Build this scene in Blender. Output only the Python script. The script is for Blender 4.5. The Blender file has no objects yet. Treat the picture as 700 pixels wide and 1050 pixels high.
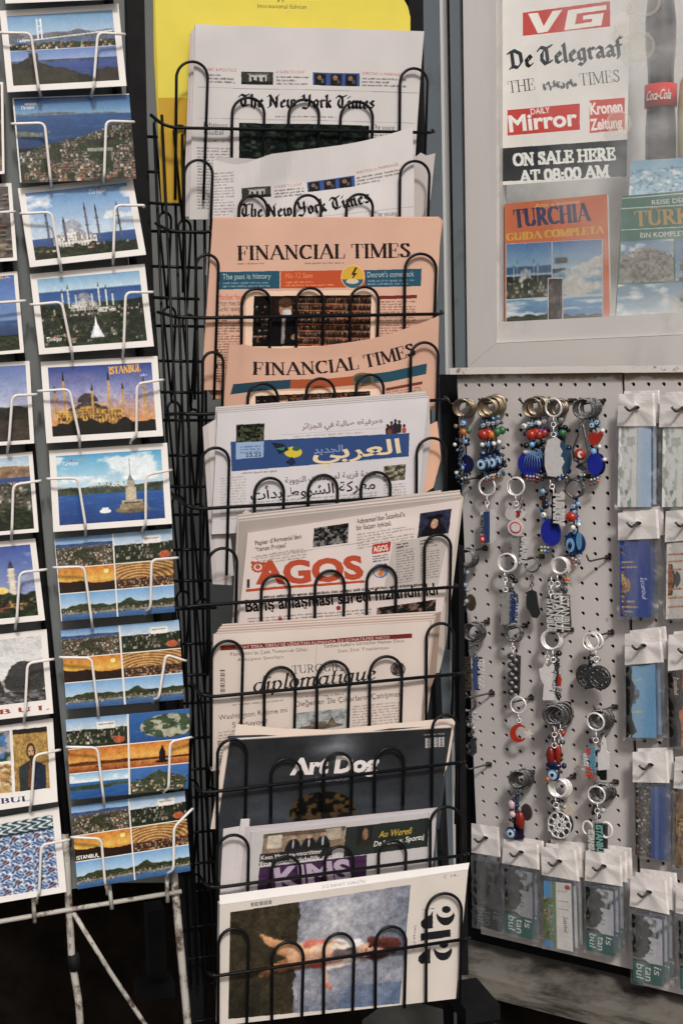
import bpy, bmesh, math, random
import numpy as np
from mathutils import Vector, Matrix
R = math.radians
SC = bpy.context.scene
COL = SC.collection
rng = np.random.default_rng(7)
random.seed(7)

# ------------------------------------------------------------------ camera
CAM_H, PITCH, ROLL, FPX = 1.62, R(6.5), R(1.5), 1458.0
CAM = np.array((0.0, 0.0, CAM_H))
F_ = np.array((0, math.cos(PITCH), -math.sin(PITCH)))
R0 = np.array((1.0, 0, 0))
U0 = np.array((0, math.sin(PITCH), math.cos(PITCH)))
CR = math.cos(ROLL) * R0 - math.sin(ROLL) * U0
CU = math.sin(ROLL) * R0 + math.cos(ROLL) * U0
cd = bpy.data.cameras.new('camera')
cam = bpy.data.objects.new('camera', cd)
COL.objects.link(cam)
m = Matrix.Identity(4)
for i in range(3):
    m[i][0], m[i][1], m[i][2], m[i][3] = CR[i], CU[i], -F_[i], CAM[i]
cam.matrix_world = m
cd.sensor_fit = 'VERTICAL'; cd.sensor_height = 36; cd.lens = 36 * FPX / 1050
cd.clip_start = 0.05; cd.clip_end = 2000
SC.camera = cam
SC.render.resolution_x, SC.render.resolution_y = 682, 1024

def ray(p):
    p = np.asarray(p, float)
    return F_ + CR * ((p[..., 0:1] - 350) / FPX) - CU * ((p[..., 1:2] - 525) / FPX)

class Plane:
    """A real plane in the place: through the point seen at pixel (px,py) at depth Z, turned by yaw degrees, leaning back by lean degrees."""
    def __init__(s, px, py, Z, yaw, lean=0.0):
        s.p0 = CAM + ray((px, py)) * Z
        a, l = R(yaw), R(lean)
        h = np.array((math.sin(a), -math.cos(a), 0))
        s.n = h * math.cos(l) + np.array((0, 0, math.sin(l)))
        s.t = np.array((math.cos(a), math.sin(a), 0))
        s.up = np.cross(s.n, s.t) * -1
        if s.up[2] < 0: s.up = -s.up
        s.h = h
    def at(s, p, d=0.0):
        """pixel(s) -> point(s) on the plane moved d metres towards the street"""
        v = ray(p)
        q = s.p0 + s.n * d
        t = ((q - CAM) @ s.n) / (v @ s.n)
        return CAM + v * np.asarray(t)[..., None] if v.ndim > 1 else CAM + v * t
    def lean_at(s, px, py, lean, d=0.0):
        o = Plane.__new__(Plane)
        o.p0 = s.at((px, py), d)
        l = R(lean)
        o.n = s.h * math.cos(l) + np.array((0, 0, math.sin(l)))
        o.t, o.h = s.t, s.h
        o.up = np.cross(o.t, o.n) * -1
        if o.up[2] < 0: o.up = -o.up
        return o

# ------------------------------------------------------------------ materials
def mat(name, base=(.5, .5, .5), rough=.6, metal=0.0, attr=False, spec=.5, bump=0, bscale=200, var=0.0, vscale=40, coat=0):
    M = bpy.data.materials.new(name); M.use_nodes = True
    N, L = M.node_tree.nodes, M.node_tree.links
    b = N['Principled BSDF']
    b.inputs['Roughness'].default_value = rough
    b.inputs['Metallic'].default_value = metal
    b.inputs['Specular IOR Level'].default_value = spec
    b.inputs['Coat Weight'].default_value = coat
    tc = N.new('ShaderNodeTexCoord')
    if attr:
        a = N.new('ShaderNodeAttribute'); a.attribute_name = 'Col'; src = a.outputs['Color']
    else:
        c = N.new('ShaderNodeRGB'); c.outputs[0].default_value = (*base, 1); src = c.outputs[0]
    if var:
        n = N.new('ShaderNodeTexNoise'); n.inputs['Scale'].default_value = vscale; n.inputs['Detail'].default_value = 6
        L.new(tc.outputs['Object'], n.inputs['Vector'])
        mr = N.new('ShaderNodeMapRange'); mr.inputs['From Min'].default_value = .3; mr.inputs['From Max'].default_value = .7
        mr.inputs['To Min'].default_value = 1 - var; mr.inputs['To Max'].default_value = 1 + var * .35
        L.new(n.outputs['Fac'], mr.inputs['Value'])
        mx = N.new('ShaderNodeVectorMath'); mx.operation = 'SCALE'
        L.new(src, mx.inputs[0]); L.new(mr.outputs[0], mx.inputs['Scale']); src = mx.outputs[0]
    L.new(src, b.inputs['Base Color'])
    if bump:
        n2 = N.new('ShaderNodeTexNoise'); n2.inputs['Scale'].default_value = bscale; n2.inputs['Detail'].default_value = 4
        L.new(tc.outputs['Object'], n2.inputs['Vector'])
        bp = N.new('ShaderNodeBump'); bp.inputs['Strength'].default_value = bump; bp.inputs['Distance'].default_value = .002
        L.new(n2.outputs['Fac'], bp.inputs['Height']); L.new(bp.outputs[0], b.inputs['Normal'])
    return M

def mat_two(name, c1, c2, lo, hi, scale, r1=.4, r2=.8, detail=8, bump=.2, stretch=(1, 1, 1), m1=0, var=.1, spec=.35):
    """paint (c1) worn through to c2 where noise passes a threshold"""
    M = mat(name, c1, r1, m1, spec=spec)
    N, L = M.node_tree.nodes, M.node_tree.links
    b = N['Principled BSDF']; tc = N.new('ShaderNodeTexCoord')
    mp = N.new('ShaderNodeMapping'); mp.inputs['Scale'].default_value = stretch
    L.new(tc.outputs['Object'], mp.inputs['Vector'])
    n = N.new('ShaderNodeTexNoise'); n.inputs['Scale'].default_value = scale; n.inputs['Detail'].default_value = detail; n.inputs['Roughness'].default_value = .65
    L.new(mp.outputs[0], n.inputs['Vector'])
    rp = N.new('ShaderNodeMapRange'); rp.inputs['From Min'].default_value = lo; rp.inputs['From Max'].default_value = hi
    L.new(n.outputs['Fac'], rp.inputs['Value'])
    n3 = N.new('ShaderNodeTexNoise'); n3.inputs['Scale'].default_value = scale * .23; n3.inputs['Detail'].default_value = 5
    L.new(mp.outputs[0], n3.inputs['Vector'])
    m3 = N.new('ShaderNodeMapRange'); m3.inputs['From Min'].default_value = .3; m3.inputs['From Max'].default_value = .7
    m3.inputs['To Min'].default_value = 1 - var; m3.inputs['To Max'].default_value = 1 + var * .3
    L.new(n3.outputs['Fac'], m3.inputs['Value'])
    mx = N.new('ShaderNodeMix'); mx.data_type = 'RGBA'
    mx.inputs['A'].default_value = (*c1, 1); mx.inputs['B'].default_value = (*c2, 1)
    L.new(rp.outputs[0], mx.inputs['Factor'])
    sc = N.new('ShaderNodeVectorMath'); sc.operation = 'SCALE'
    L.new(mx.outputs['Result'], sc.inputs[0]); L.new(m3.outputs[0], sc.inputs['Scale'])
    L.new(sc.outputs[0], b.inputs['Base Color'])
    rr = N.new('ShaderNodeMapRange'); rr.inputs['To Min'].default_value = r1; rr.inputs['To Max'].default_value = r2
    L.new(rp.outputs[0], rr.inputs['Value']); L.new(rr.outputs[0], b.inputs['Roughness'])
    bp = N.new('ShaderNodeBump'); bp.inputs['Strength'].default_value = bump; bp.inputs['Distance'].default_value = .001; bp.invert = True
    L.new(rp.outputs[0], bp.inputs['Height']); L.new(bp.outputs[0], b.inputs['Normal'])
    return M

def mat_clear(name, gloss=.1, rough=.12, tint=(1, 1, 1), bump=0, bscale=60, haze=0.0, grad=True, hs=(7, 1.6)):
    M = bpy.data.materials.new(name); M.use_nodes = True
    N, L = M.node_tree.nodes, M.node_tree.links
    N.remove(N['Principled BSDF'])
    out = N['Material Output']
    t = N.new('ShaderNodeBsdfTransparent'); t.inputs[0].default_value = (*tint, 1)
    g = N.new('ShaderNodeBsdfGlossy'); g.inputs['Roughness'].default_value = rough
    g.inputs['Color'].default_value = (1, 1, 1, 1)
    ge = N.new('ShaderNodeNewGeometry'); dt = N.new('ShaderNodeVectorMath'); dt.operation = 'DOT_PRODUCT'
    L.new(ge.outputs['Normal'], dt.inputs[0]); L.new(ge.outputs['Incoming'], dt.inputs[1])
    ab = N.new('ShaderNodeMath'); ab.operation = 'ABSOLUTE'; L.new(dt.outputs['Value'], ab.inputs[0])
    on = N.new('ShaderNodeMath'); on.operation = 'SUBTRACT'; on.inputs[0].default_value = 1.0; L.new(ab.outputs[0], on.inputs[1])
    fr = N.new('ShaderNodeMath'); fr.operation = 'POWER'; fr.inputs[1].default_value = 4.0; L.new(on.outputs[0], fr.inputs[0])
    ad = N.new('ShaderNodeMath'); ad.operation = 'MULTIPLY_ADD'; ad.inputs[1].default_value = .7; ad.inputs[2].default_value = gloss
    L.new(fr.outputs[0], ad.inputs[0])
    mx = N.new('ShaderNodeMixShader')
    L.new(ad.outputs[0], mx.inputs[0]); L.new(t.outputs[0], mx.inputs[1]); L.new(g.outputs[0], mx.inputs[2])
    last = mx
    if bump:
        tc = N.new('ShaderNodeTexCoord'); n = N.new('ShaderNodeTexNoise'); n.inputs['Scale'].default_value = bscale; n.inputs['Detail'].default_value = 3
        mp = N.new('ShaderNodeMapping'); mp.inputs['Scale'].default_value = (1, 1, .35)
        L.new(tc.outputs['Object'], mp.inputs[0]); L.new(mp.outputs[0], n.inputs['Vector'])
        bp = N.new('ShaderNodeBump'); bp.inputs['Strength'].default_value = bump; bp.inputs['Distance'].default_value = .006
        L.new(n.outputs['Fac'], bp.inputs['Height']); L.new(bp.outputs[0], g.inputs['Normal'])
    if haze:  # diffuse veil in place of glare or highlights
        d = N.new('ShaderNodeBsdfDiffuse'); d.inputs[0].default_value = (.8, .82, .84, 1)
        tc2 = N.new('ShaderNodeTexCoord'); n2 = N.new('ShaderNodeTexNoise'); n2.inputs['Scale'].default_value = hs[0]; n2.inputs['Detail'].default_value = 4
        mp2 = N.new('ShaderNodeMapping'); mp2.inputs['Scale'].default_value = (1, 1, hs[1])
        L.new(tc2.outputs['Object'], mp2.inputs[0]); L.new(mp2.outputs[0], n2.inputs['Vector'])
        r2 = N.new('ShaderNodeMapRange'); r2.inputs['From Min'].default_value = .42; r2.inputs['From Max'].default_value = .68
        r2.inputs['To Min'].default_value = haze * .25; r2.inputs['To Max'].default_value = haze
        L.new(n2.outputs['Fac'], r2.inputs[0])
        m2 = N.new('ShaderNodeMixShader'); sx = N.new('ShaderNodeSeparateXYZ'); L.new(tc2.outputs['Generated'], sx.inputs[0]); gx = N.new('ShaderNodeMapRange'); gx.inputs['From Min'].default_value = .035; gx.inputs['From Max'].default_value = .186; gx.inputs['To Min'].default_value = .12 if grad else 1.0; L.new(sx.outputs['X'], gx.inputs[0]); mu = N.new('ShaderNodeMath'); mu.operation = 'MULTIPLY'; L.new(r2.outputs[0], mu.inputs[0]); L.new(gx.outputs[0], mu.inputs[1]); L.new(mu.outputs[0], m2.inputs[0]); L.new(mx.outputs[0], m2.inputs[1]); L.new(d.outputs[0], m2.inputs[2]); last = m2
    L.new(last.outputs[0], out.inputs['Surface'])
    return M

def lin(c): return tuple(((x + .055) / 1.055) ** 2.4 if x > .04045 else x / 12.92 for x in c)
def rgb(r, g, b): return lin((r / 255, g / 255, b / 255))

MT = {
 'paper': mat('newsprint', attr=True, rough=.85, spec=.08, bump=.12, bscale=90, var=.05, vscale=18),
 'gloss': mat('glossy_card', attr=True, rough=.28, spec=.28, var=.05, vscale=25),
 'enamel': mat('enamel', attr=True, rough=.22, spec=.6, var=.1, vscale=150),
 'black_wire': mat('black_coated_wire', (.006, .006, .007), .38, spec=.2, bump=.1, bscale=300),
 'black_matte': mat('black_matte', (.010, .010, .011), .6, spec=.12, var=.3),
 'white_wire': mat_two('white_painted_wire', (.82, .78, .74), (.16, .08, .045), .63, .69, 55, .35, .85),
 'rust_wire': mat_two('rusty_white_paint', (.47, .45, .41), (.10, .06, .04), .50, .60, 38, .45, .9, bump=.5),
 'chrome': mat('chrome', (.84, .82, .80), .27, .72, var=.2, vscale=120),
 'silver': mat('bright_silver', (.90, .88, .86), .26, .35, var=.12, vscale=160),
 'brass': mat('old_brass', (.40, .33, .24), .35, 1.0, var=.35, vscale=150),
 'pewter': mat('pewter', (.20, .20, .205), .28, .9, bump=.6, bscale=500, var=.4, vscale=200),
 'board': mat_two('white_board_paint', (.61, .572, .562), (.30, .24, .16), .66, .74, 16, .5, .85, bump=.25, var=.16),
 'rail': mat_two('chipped_white_paint', (.78, .74, .70), (.24, .15, .09), .56, .62, 30, .45, .85, bump=.5),
 'alu': mat_two('brushed_aluminium', (.62, .60, .585), (.44, .43, .425), .5, .8, 5, .4, .5, stretch=(1, 1, .2), m1=.15, bump=.05, var=.12),
 'blue_grey': mat_two('blue_grey_paint', rgb(104, 113, 119), rgb(80, 87, 91), .55, .8, 14, .42, .6, bump=.1, var=.15),
 'wall_grey': mat_two('grey_wall_paint', rgb(116, 119, 117), rgb(92, 95, 93), .5, .8, 6, .6, .8, bump=.1, var=.2),
 'lip': mat_two('pale_window_lip', (.60, .585, .57), (.36, .35, .34), .5, .8, 12, .45, .6, bump=.1, var=.15),
 'panel_dark': mat('dark_grey_panel', rgb(118, 123, 124), .55, var=.2, vscale=6),
 'base_dark': mat_two('dark_base', (.009, .0075, .0065), (.022, .016, .012), .4, .7, 9, .85, .9, spec=0),
 'ledge': mat_two('weathered_ledge', (.20, .185, .16), (.05, .043, .037), .44, .62, 26, .7, .9, stretch=(.35, .35, 2), bump=.5, var=.3),
 'ground': mat_two('worn_paving', (.09, .085, .078), (.05, .047, .043), .4, .65, 5, .8, .9, bump=.5, var=.3),
 'black_gap': mat('rubber_gap', (.006, .006, .006), .7),
 'white_edge': mat('white_edge', (.55, .56, .56), .5),
 'glass': mat_clear('window_glass', .045, .0, (.99, 1, 1), haze=.42),  # milky veil, stronger to the right, painted in for reflections and glare
 'clear': mat_clear('clear_plastic', .06, .1, (.98, .98, .985), bump=.7, bscale=45),
 'cello': mat_clear('cellophane', .12, .14, (.97, .97, .97), bump=1.0, bscale=38, haze=.11, grad=False, hs=(46, .22)),  # whitish streaks painted in for highlights on the plastic
 'header': mat('pearly_header', (.74, .70, .685), .34, spec=.6, var=.06, vscale=60),
 'bottle': mat('dark_cola', (.02, .012, .01), .12, spec=.7),
}

# ------------------------------------------------------------------ mesh builder
class MB:
    def __init__(s): s.v = []; s.f = []; s.c = []; s.sm = []
    def add(s, v, f, col=None, smooth=False):
        k = len(s.v); s.v.extend([tuple(map(float, p)) for p in v])
        for q in f:
            s.f.append([i + k for i in q]); s.c.append(col); s.sm.append(smooth)
        return s
    def box(s, c, ax, ay, az, col=None, bev=0):
        c, ax, ay, az = map(np.asarray, (c, ax, ay, az))
        P = [c + i * ax + j * ay + k * az for i in (-1, 1) for j in (-1, 1) for k in (-1, 1)]
        return s.add(P, [(0, 1, 3, 2), (4, 6, 7, 5), (0, 4, 5, 1), (2, 3, 7, 6), (0, 2, 6, 4), (1, 5, 7, 3)], col)
    def slab(s, front, n, t, col=None):
        """closed outline of points (front face), extruded by t against n"""
        front = [np.asarray(p, float) for p in front]; k = len(front)
        b = [p - np.asarray(n) * t for p in front]
        fs = [list(range(k)), list(range(2 * k - 1, k - 1, -1))] + [(i, i + k, (i + 1) % k + k, (i + 1) % k) for i in range(k)]
        return s.add(front + b, fs, col)
    def tube(s, pts, r, n=8, col=None, closed=False, fillet=0.0, cap=True):
        pts = [np.asarray(p, float) for p in pts]
        if fillet: pts = round_path(pts, fillet)
        V = []; N = len(pts); prev = None
        for i, p in enumerate(pts):
            a = pts[(i - 1) % N] if (closed or i > 0) else p
            b = pts[(i + 1) % N] if (closed or i < N - 1) else p
            t = b - a; t = t / (np.linalg.norm(t) + 1e-12)
            if prev is None:
                ref = np.array((0, 0, 1.0)) if abs(t[2]) < .9 else np.array((1.0, 0, 0))
                x = np.cross(t, ref)
            else:
                x = prev - t * (prev @ t)
            x /= np.linalg.norm(x) + 1e-12; prev = x; y = np.cross(t, x)
            rr = r[i] if hasattr(r, '__len__') else r
            V += [p + rr * (math.cos(2 * math.pi * k / n) * x + math.sin(2 * math.pi * k / n) * y) for k in range(n)]
        fs = []
        for i in range(N if closed else N - 1):
            j = (i + 1) % N
            fs += [(i * n + k, i * n + (k + 1) % n, j * n + (k + 1) % n, j * n + k) for k in range(n)]
        if not closed and cap: fs += [list(range(n))[::-1], [(N - 1) * n + k for k in range(n)]]
        return s.add(V, fs, col, True)
    def torus(s, c, ax, R_, r, n=20, k=6, col=None, sx=1.0, u=None):
        ax = np.asarray(ax, float); ax = ax / np.linalg.norm(ax)
        if u is None:
            u = np.cross(ax, (0, 0, 1.0))
            if np.linalg.norm(u) < .1: u = np.cross(ax, (1.0, 0, 0))
        u = np.asarray(u, float); u /= np.linalg.norm(u); w = np.cross(ax, u)
        return s.tube([np.asarray(c) + R_ * (sx * math.cos(t) * u + math.sin(t) * w) for t in np.linspace(0, 2 * math.pi, n, endpoint=False)], r, k, col, True)
    def ball(s, c, r, col=None, n=10, k=7, ax=None):
        c = np.asarray(c, float)
        if ax is None: ax = np.eye(3)
        rr = r if hasattr(r, '__len__') else (r, r, r)
        V = [c + ax[2] * rr[2]]
        for i in range(1, k):
            a = math.pi * i / k
            V += [c + math.sin(a) * (math.cos(2 * math.pi * j / n) * ax[0] * rr[0] + math.sin(2 * math.pi * j / n) * ax[1] * rr[1]) + math.cos(a) * ax[2] * rr[2] for j in range(n)]
        V.append(c - ax[2] * rr[2])
        fs = [(0, 1 + j, 1 + (j + 1) % n) for j in range(n)]
        for i in range(k - 2):
            fs += [(1 + i * n + j, 1 + (i + 1) * n + j, 1 + (i + 1) * n + (j + 1) % n, 1 + i * n + (j + 1) % n) for j in range(n)]
        fs += [(len(V) - 1, 1 + (k - 2) * n + (j + 1) % n, 1 + (k - 2) * n + j) for j in range(n)]
        return s.add(V, fs, col, True)
    def disc(s, c, u, w, rx, ry, n_, t, col=None, n=20):
        c, u, w = map(np.asarray, (c, u, w))
        return s.slab([c + rx * math.cos(a) * u + ry * math.sin(a) * w for a in np.linspace(0, 2 * math.pi, n, endpoint=False)], n_, t, col)
    def lathe(s, c, prof, n=20, col=None, axis=(0, 0, 1.0)):
        c = np.asarray(c, float); ax = np.asarray(axis, float)
        u = np.cross(ax, (0, 1.0, 0)); u /= np.linalg.norm(u); w = np.cross(ax, u)
        V = []
        for r, z in prof: V += [c + ax * z + r * (math.cos(2 * math.pi * j / n) * u + math.sin(2 * math.pi * j / n) * w) for j in range(n)]
        fs = []
        for i in range(len(prof) - 1): fs += [(i * n + j, i * n + (j + 1) % n, (i + 1) * n + (j + 1) % n, (i + 1) * n + j) for j in range(n)]
        fs += [list(range(n))[::-1], [(len(prof) - 1) * n + j for j in range(n)]]
        return s.add(V, fs, col, True)

def round_path(pts, r, k=5):
    out = [pts[0]]
    for i in range(1, len(pts) - 1):
        a, p, b = pts[i - 1], pts[i], pts[i + 1]
        la, lb = np.linalg.norm(a - p), np.linalg.norm(b - p)
        d = min(r, la * .49, lb * .49)
        q0, q1 = p + (a - p) / la * d, p + (b - p) / lb * d
        for t in np.linspace(0, 1, k): out.append((1 - t) ** 2 * q0 + 2 * t * (1 - t) * p + t * t * q1)
    out.append(pts[-1]); return out

def add_obj(name, parts, parent=None, origin=None):
    """parts: list of (MB, material key) joined into ONE mesh object"""
    if isinstance(parts, tuple): parts = [parts]
    V, Fc, mi, C, S = [], [], [], [], []
    hascol = False; arrs = []
    for k, (mb, mk) in enumerate(parts):
        o = len(V); V += mb.v
        Fc += [[i + o for i in q] for q in mb.f]; mi += [k] * len(mb.f); C += mb.c; S += mb.sm
    org = np.asarray(origin if origin is not None else (parent['_org'] if parent is not None and '_org' in parent else (0, 0, 0)), float)
    va = np.asarray(V, float).reshape(-1, 3) - org
    me = bpy.data.meshes.new(name)
    me.from_pydata([tuple(p) for p in va], [], Fc)
    for mb, mk in parts: me.materials.append(MT[mk])
    me.polygons.foreach_set('material_index', mi)
    me.polygons.foreach_set('use_smooth', S)
    if any(c is not None for c in C):
        at = me.color_attributes.new('Col', 'BYTE_COLOR', 'CORNER')
        lt = np.array([len(q) for q in Fc])
        ca = np.array([(*(c if c is not None else (.5, .5, .5)), 1.0) for c in C], np.float32)
        at.data.foreach_set('color_srgb', np.repeat(ca, lt, axis=0).ravel())
    me.update()
    ob = bpy.data.objects.new(name, me); COL.objects.link(ob)
    if parent is not None: ob.parent = parent
    elif origin is not None: ob.location = origin
    ob['_org'] = [float(x) for x in org]
    return ob

def add_empty(name, loc):
    o = bpy.data.objects.new(name, None); COL.objects.link(o)
    o.location = [float(x) for x in loc]; o.empty_display_size = .05; o['_org'] = [float(x) for x in loc]
    return o

def tag(o, label=None, cat=None, group=None, kind=None):
    if label: o['label'] = label
    if cat: o['category'] = cat
    if group: o['group'] = group
    if kind: o['kind'] = kind
    return o

def copy_tree(o, parent=None, loc=None):
    c = o.copy(); COL.objects.link(c)
    if parent is not None: c.parent = parent
    if loc is not None: c.location = loc
    for ch in list(o.children): copy_tree(ch, c)
    return c
# ------------------------------------------------------------------ lettering
_tc = {}
def sans_edges(s, bold=0.0):
    """outline edges (N,4) of a line of text in the built-in font, size 1, and its x range and height"""
    key = (s, bold)
    if key in _tc: return _tc[key]
    c = bpy.data.curves.new('t', 'FONT'); c.body = s; c.resolution_u = 3; c.offset = bold
    o = bpy.data.objects.new('t', c); COL.objects.link(o)
    dg = bpy.context.evaluated_depsgraph_get()
    me = bpy.data.meshes.new_from_object(o.evaluated_get(dg), depsgraph=dg)
    v = np.array([p.co[:2] for p in me.vertices])
    cnt = {}
    for p in me.polygons:
        for e in p.edge_keys: cnt[e] = cnt.get(e, 0) + 1
    E = np.array([(*v[a], *v[b]) for (a, b), k in cnt.items() if k == 1])
    bpy.data.objects.remove(o); bpy.data.curves.remove(c); bpy.data.meshes.remove(me)
    _tc[key] = (E, v[:, 0].min(), v[:, 0].max(), v[:, 1].min(), v[:, 1].max())
    return _tc[key]

_adv = {}
def advance(ch):
    if ch not in _adv:
        bar = sans_edges('|')[2]; _adv[ch] = sans_edges('|' + ch + '|')[2] - sans_edges('||')[2]
    return _adv[ch]

def text_solid(s, extrude, bold=0.0):
    c = bpy.data.curves.new('t', 'FONT'); c.body = s; c.resolution_u = 2; c.offset = bold; c.extrude = extrude
    o = bpy.data.objects.new('t', c); COL.objects.link(o)
    dg = bpy.context.evaluated_depsgraph_get()
    me = bpy.data.meshes.new_from_object(o.evaluated_get(dg), depsgraph=dg)
    v = np.array([p.co[:] for p in me.vertices]); f = [list(p.vertices) for p in me.polygons]
    bpy.data.objects.remove(o); bpy.data.curves.remove(c); bpy.data.meshes.remove(me)
    return v, f

import unicodedata
def arabic(s):
    """joined presentation forms, laid out left to right for drawing"""
    nonj = set('اأإآدذرزوؤةىء')
    out = []
    L = list(s)
    for i, ch in enumerate(L):
        if not ('\u0621' <= ch <= '\u064a'): out.append(ch); continue
        pj = i > 0 and '\u0621' <= L[i - 1] <= '\u064a' and L[i - 1] not in nonj
        nj = i < len(L) - 1 and '\u0621' <= L[i + 1] <= '\u064a' and ch not in nonj and L[i + 1] != 'ء'
        nm = unicodedata.name(ch)
        form = ('MEDIAL' if pj and nj else 'FINAL' if pj else 'INITIAL' if nj else 'ISOLATED')
        try: out.append(unicodedata.lookup(nm + ' ' + form + ' FORM'))
        except KeyError:
            try: out.append(unicodedata.lookup(nm + ' ' + ('FINAL' if pj else 'ISOLATED') + ' FORM'))
            except KeyError: out.append(ch)
    sw = {'«': '»', '»': '«', '(': ')', ')': '('}
    return ''.join(sw.get(c, c) for c in reversed(out))

def arc(cx, cy, rx, ry, a0, a1, n=12):
    return [(cx + rx * math.cos(R(a)), cy + ry * math.sin(R(a))) for a in np.linspace(a0, a1, n)]
SB = lambda x, y=.02, w=.13: (.25, [(x - w, y), (x + w, y)])
HI, LO = .98, .02
SERIF = {  # advance, strokes (weight, points)
 'A': (.86, [(.4, [(.08, 0), (.42, 1)]), (1, [(.42, 1), (.76, 0)]), (.3, [(.2, .33), (.6, .33)]), SB(.08, w=.1), SB(.76)]),
 'B': (.72, [(1, [(.16, 0), (.16, 1)]), (1, arc(.3, .74, .22, .24, 90, -90, 10)), (1, arc(.3, .27, .28, .25, 90, -90, 10)), (.3, [(.03, HI), (.32, HI)]), (.3, [(.03, LO), (.32, LO)]), (.3, [(.16, .51), (.32, .51)])]),
 'C': (.78, [(1, arc(.43, .5, .33, .48, 48, 312, 18)), (.3, [(.68, .98), (.68, .7)])]),
 'D': (.84, [(1, [(.16, 0), (.16, 1)]), (1, arc(.3, .5, .42, .48, 90, -90, 14)), (.3, [(.05, HI), (.32, HI)]), (.3, [(.05, LO), (.32, LO)])]),
 'E': (.7, [(1, [(.16, 0), (.16, 1)]), (.3, [(.03, HI), (.58, HI), (.58, .76)]), (.3, [(.03, LO), (.62, LO), (.62, .26)]), (.3, [(.16, .52), (.46, .52)]), (.3, [(.46, .64), (.46, .4)])]),
 'F': (.64, [(1, [(.16, 0), (.16, 1)]), (.3, [(.03, HI), (.56, HI), (.56, .75)]), (.3, [(.16, .5), (.44, .5)]), (.3, [(.44, .63), (.44, .37)]), SB(.16)]),
 'G': (.84, [(1, arc(.43, .5, .33, .48, 48, 300, 18)), (1, [(.68, .42), (.68, .08)]), (.3, [(.68, .98), (.68, .72)]), SB(.68, .42, .13)]),
 'H': (.86, [(1, [(.16, 0), (.16, 1)]), (1, [(.68, 0), (.68, 1)]), (.3, [(.16, .5), (.68, .5)]), SB(.16), SB(.16, HI), SB(.68), SB(.68, HI)]),
 'I': (.36, [(1, [(.18, 0), (.18, 1)]), SB(.18), SB(.18, HI)]),
 'K': (.82, [(1, [(.16, 0), (.16, 1)]), (.4, [(.16, .4), (.62, .98)]), (1, [(.32, .58), (.68, .02)]), SB(.16), SB(.16, HI), SB(.66, HI, .1), SB(.7)]),
 'L': (.66, [(1, [(.16, 0), (.16, 1)]), (.3, [(.03, LO), (.58, LO), (.6, .28)]), SB(.16, HI)]),
 'M': (1.02, [(.4, [(.13, 0), (.13, 1)]), (1, [(.15, .98), (.49, .06)]), (.4, [(.49, .06), (.84, .98)]), (1, [(.86, 0), (.86, 1)]), SB(.13, w=.1), SB(.1, HI, .08), SB(.86), SB(.88, HI, .08)]),
 'N': (.84, [(.4, [(.14, 0), (.14, 1)]), (1, [(.14, .98), (.68, .04)]), (.4, [(.68, 0), (.68, 1)]), SB(.14, w=.1), SB(.09, HI, .08), SB(.68, HI, .1)]),
 'O': (.84, [(1, arc(.42, .5, .34, .48, 0, 360, 24))]),
 'P': (.68, [(1, [(.16, 0), (.16, 1)]), (1, arc(.3, .74, .26, .24, 90, -90, 10)), (.3, [(.03, HI), (.32, HI)]), (.3, [(.16, .5), (.32, .5)]), SB(.16)]),
 'Q': (.84, [(1, arc(.42, .5, .34, .48, 0, 360, 24)), (.8, [(.42, .1), (.56, -.12), (.82, -.14)])]),
 'R': (.78, [(1, [(.16, 0), (.16, 1)]), (1, arc(.3, .74, .25, .24, 90, -90, 10)), (.3, [(.03, HI), (.32, HI)]), (.3, [(.16, .5), (.32, .5)]), (1, [(.34, .5), (.64, .02)]), SB(.16), SB(.68, w=.09)]),
 'S': (.62, [(1, [(.48, .8), (.42, .94), (.28, .98), (.13, .9), (.11, .74), (.26, .58), (.42, .44), (.5, .28), (.44, .09), (.27, .02), (.13, .07), (.08, .22)]), (.3, [(.48, .98), (.48, .74)]), (.3, [(.08, .02), (.08, .26)])]),
 'T': (.74, [(1, [(.37, 0), (.37, 1)]), (.3, [(.05, .74), (.05, HI), (.69, HI), (.69, .74)]), SB(.37)]),
 'U': (.82, [(1, [(.15, 1), (.15, .3)]), (1, arc(.4, .3, .25, .28, 180, 360, 10)), (.4, [(.65, .3), (.65, 1)]), SB(.15, HI), SB(.65, HI, .1)]),
 'Y': (.78, [(1, [(.1, .98), (.4, .48)]), (.4, [(.68, .98), (.4, .48)]), (1, [(.4, .5), (.4, 0)]), SB(.1, HI), SB(.68, HI, .1), SB(.4)]),
 '0': (.66, [(1, arc(.33, .5, .24, .48, 0, 360, 20))]),
 '8': (.66, [(1, arc(.33, .74, .2, .24, 0, 360, 16)), (1, arc(.33, .26, .23, .25, 0, 360, 16))]),
 ':': (.3, [(1, [(.15, .12), (.15, .2)]), (1, [(.15, .52), (.15, .6)])]),
 ' ': (.32, []),
}
SERIF['Ü'] = (.82, SERIF['U'][1] + [(.8, [(.27, 1.14), (.27, 1.2)]), (.8, [(.55, 1.14), (.55, 1.2)])])
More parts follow.
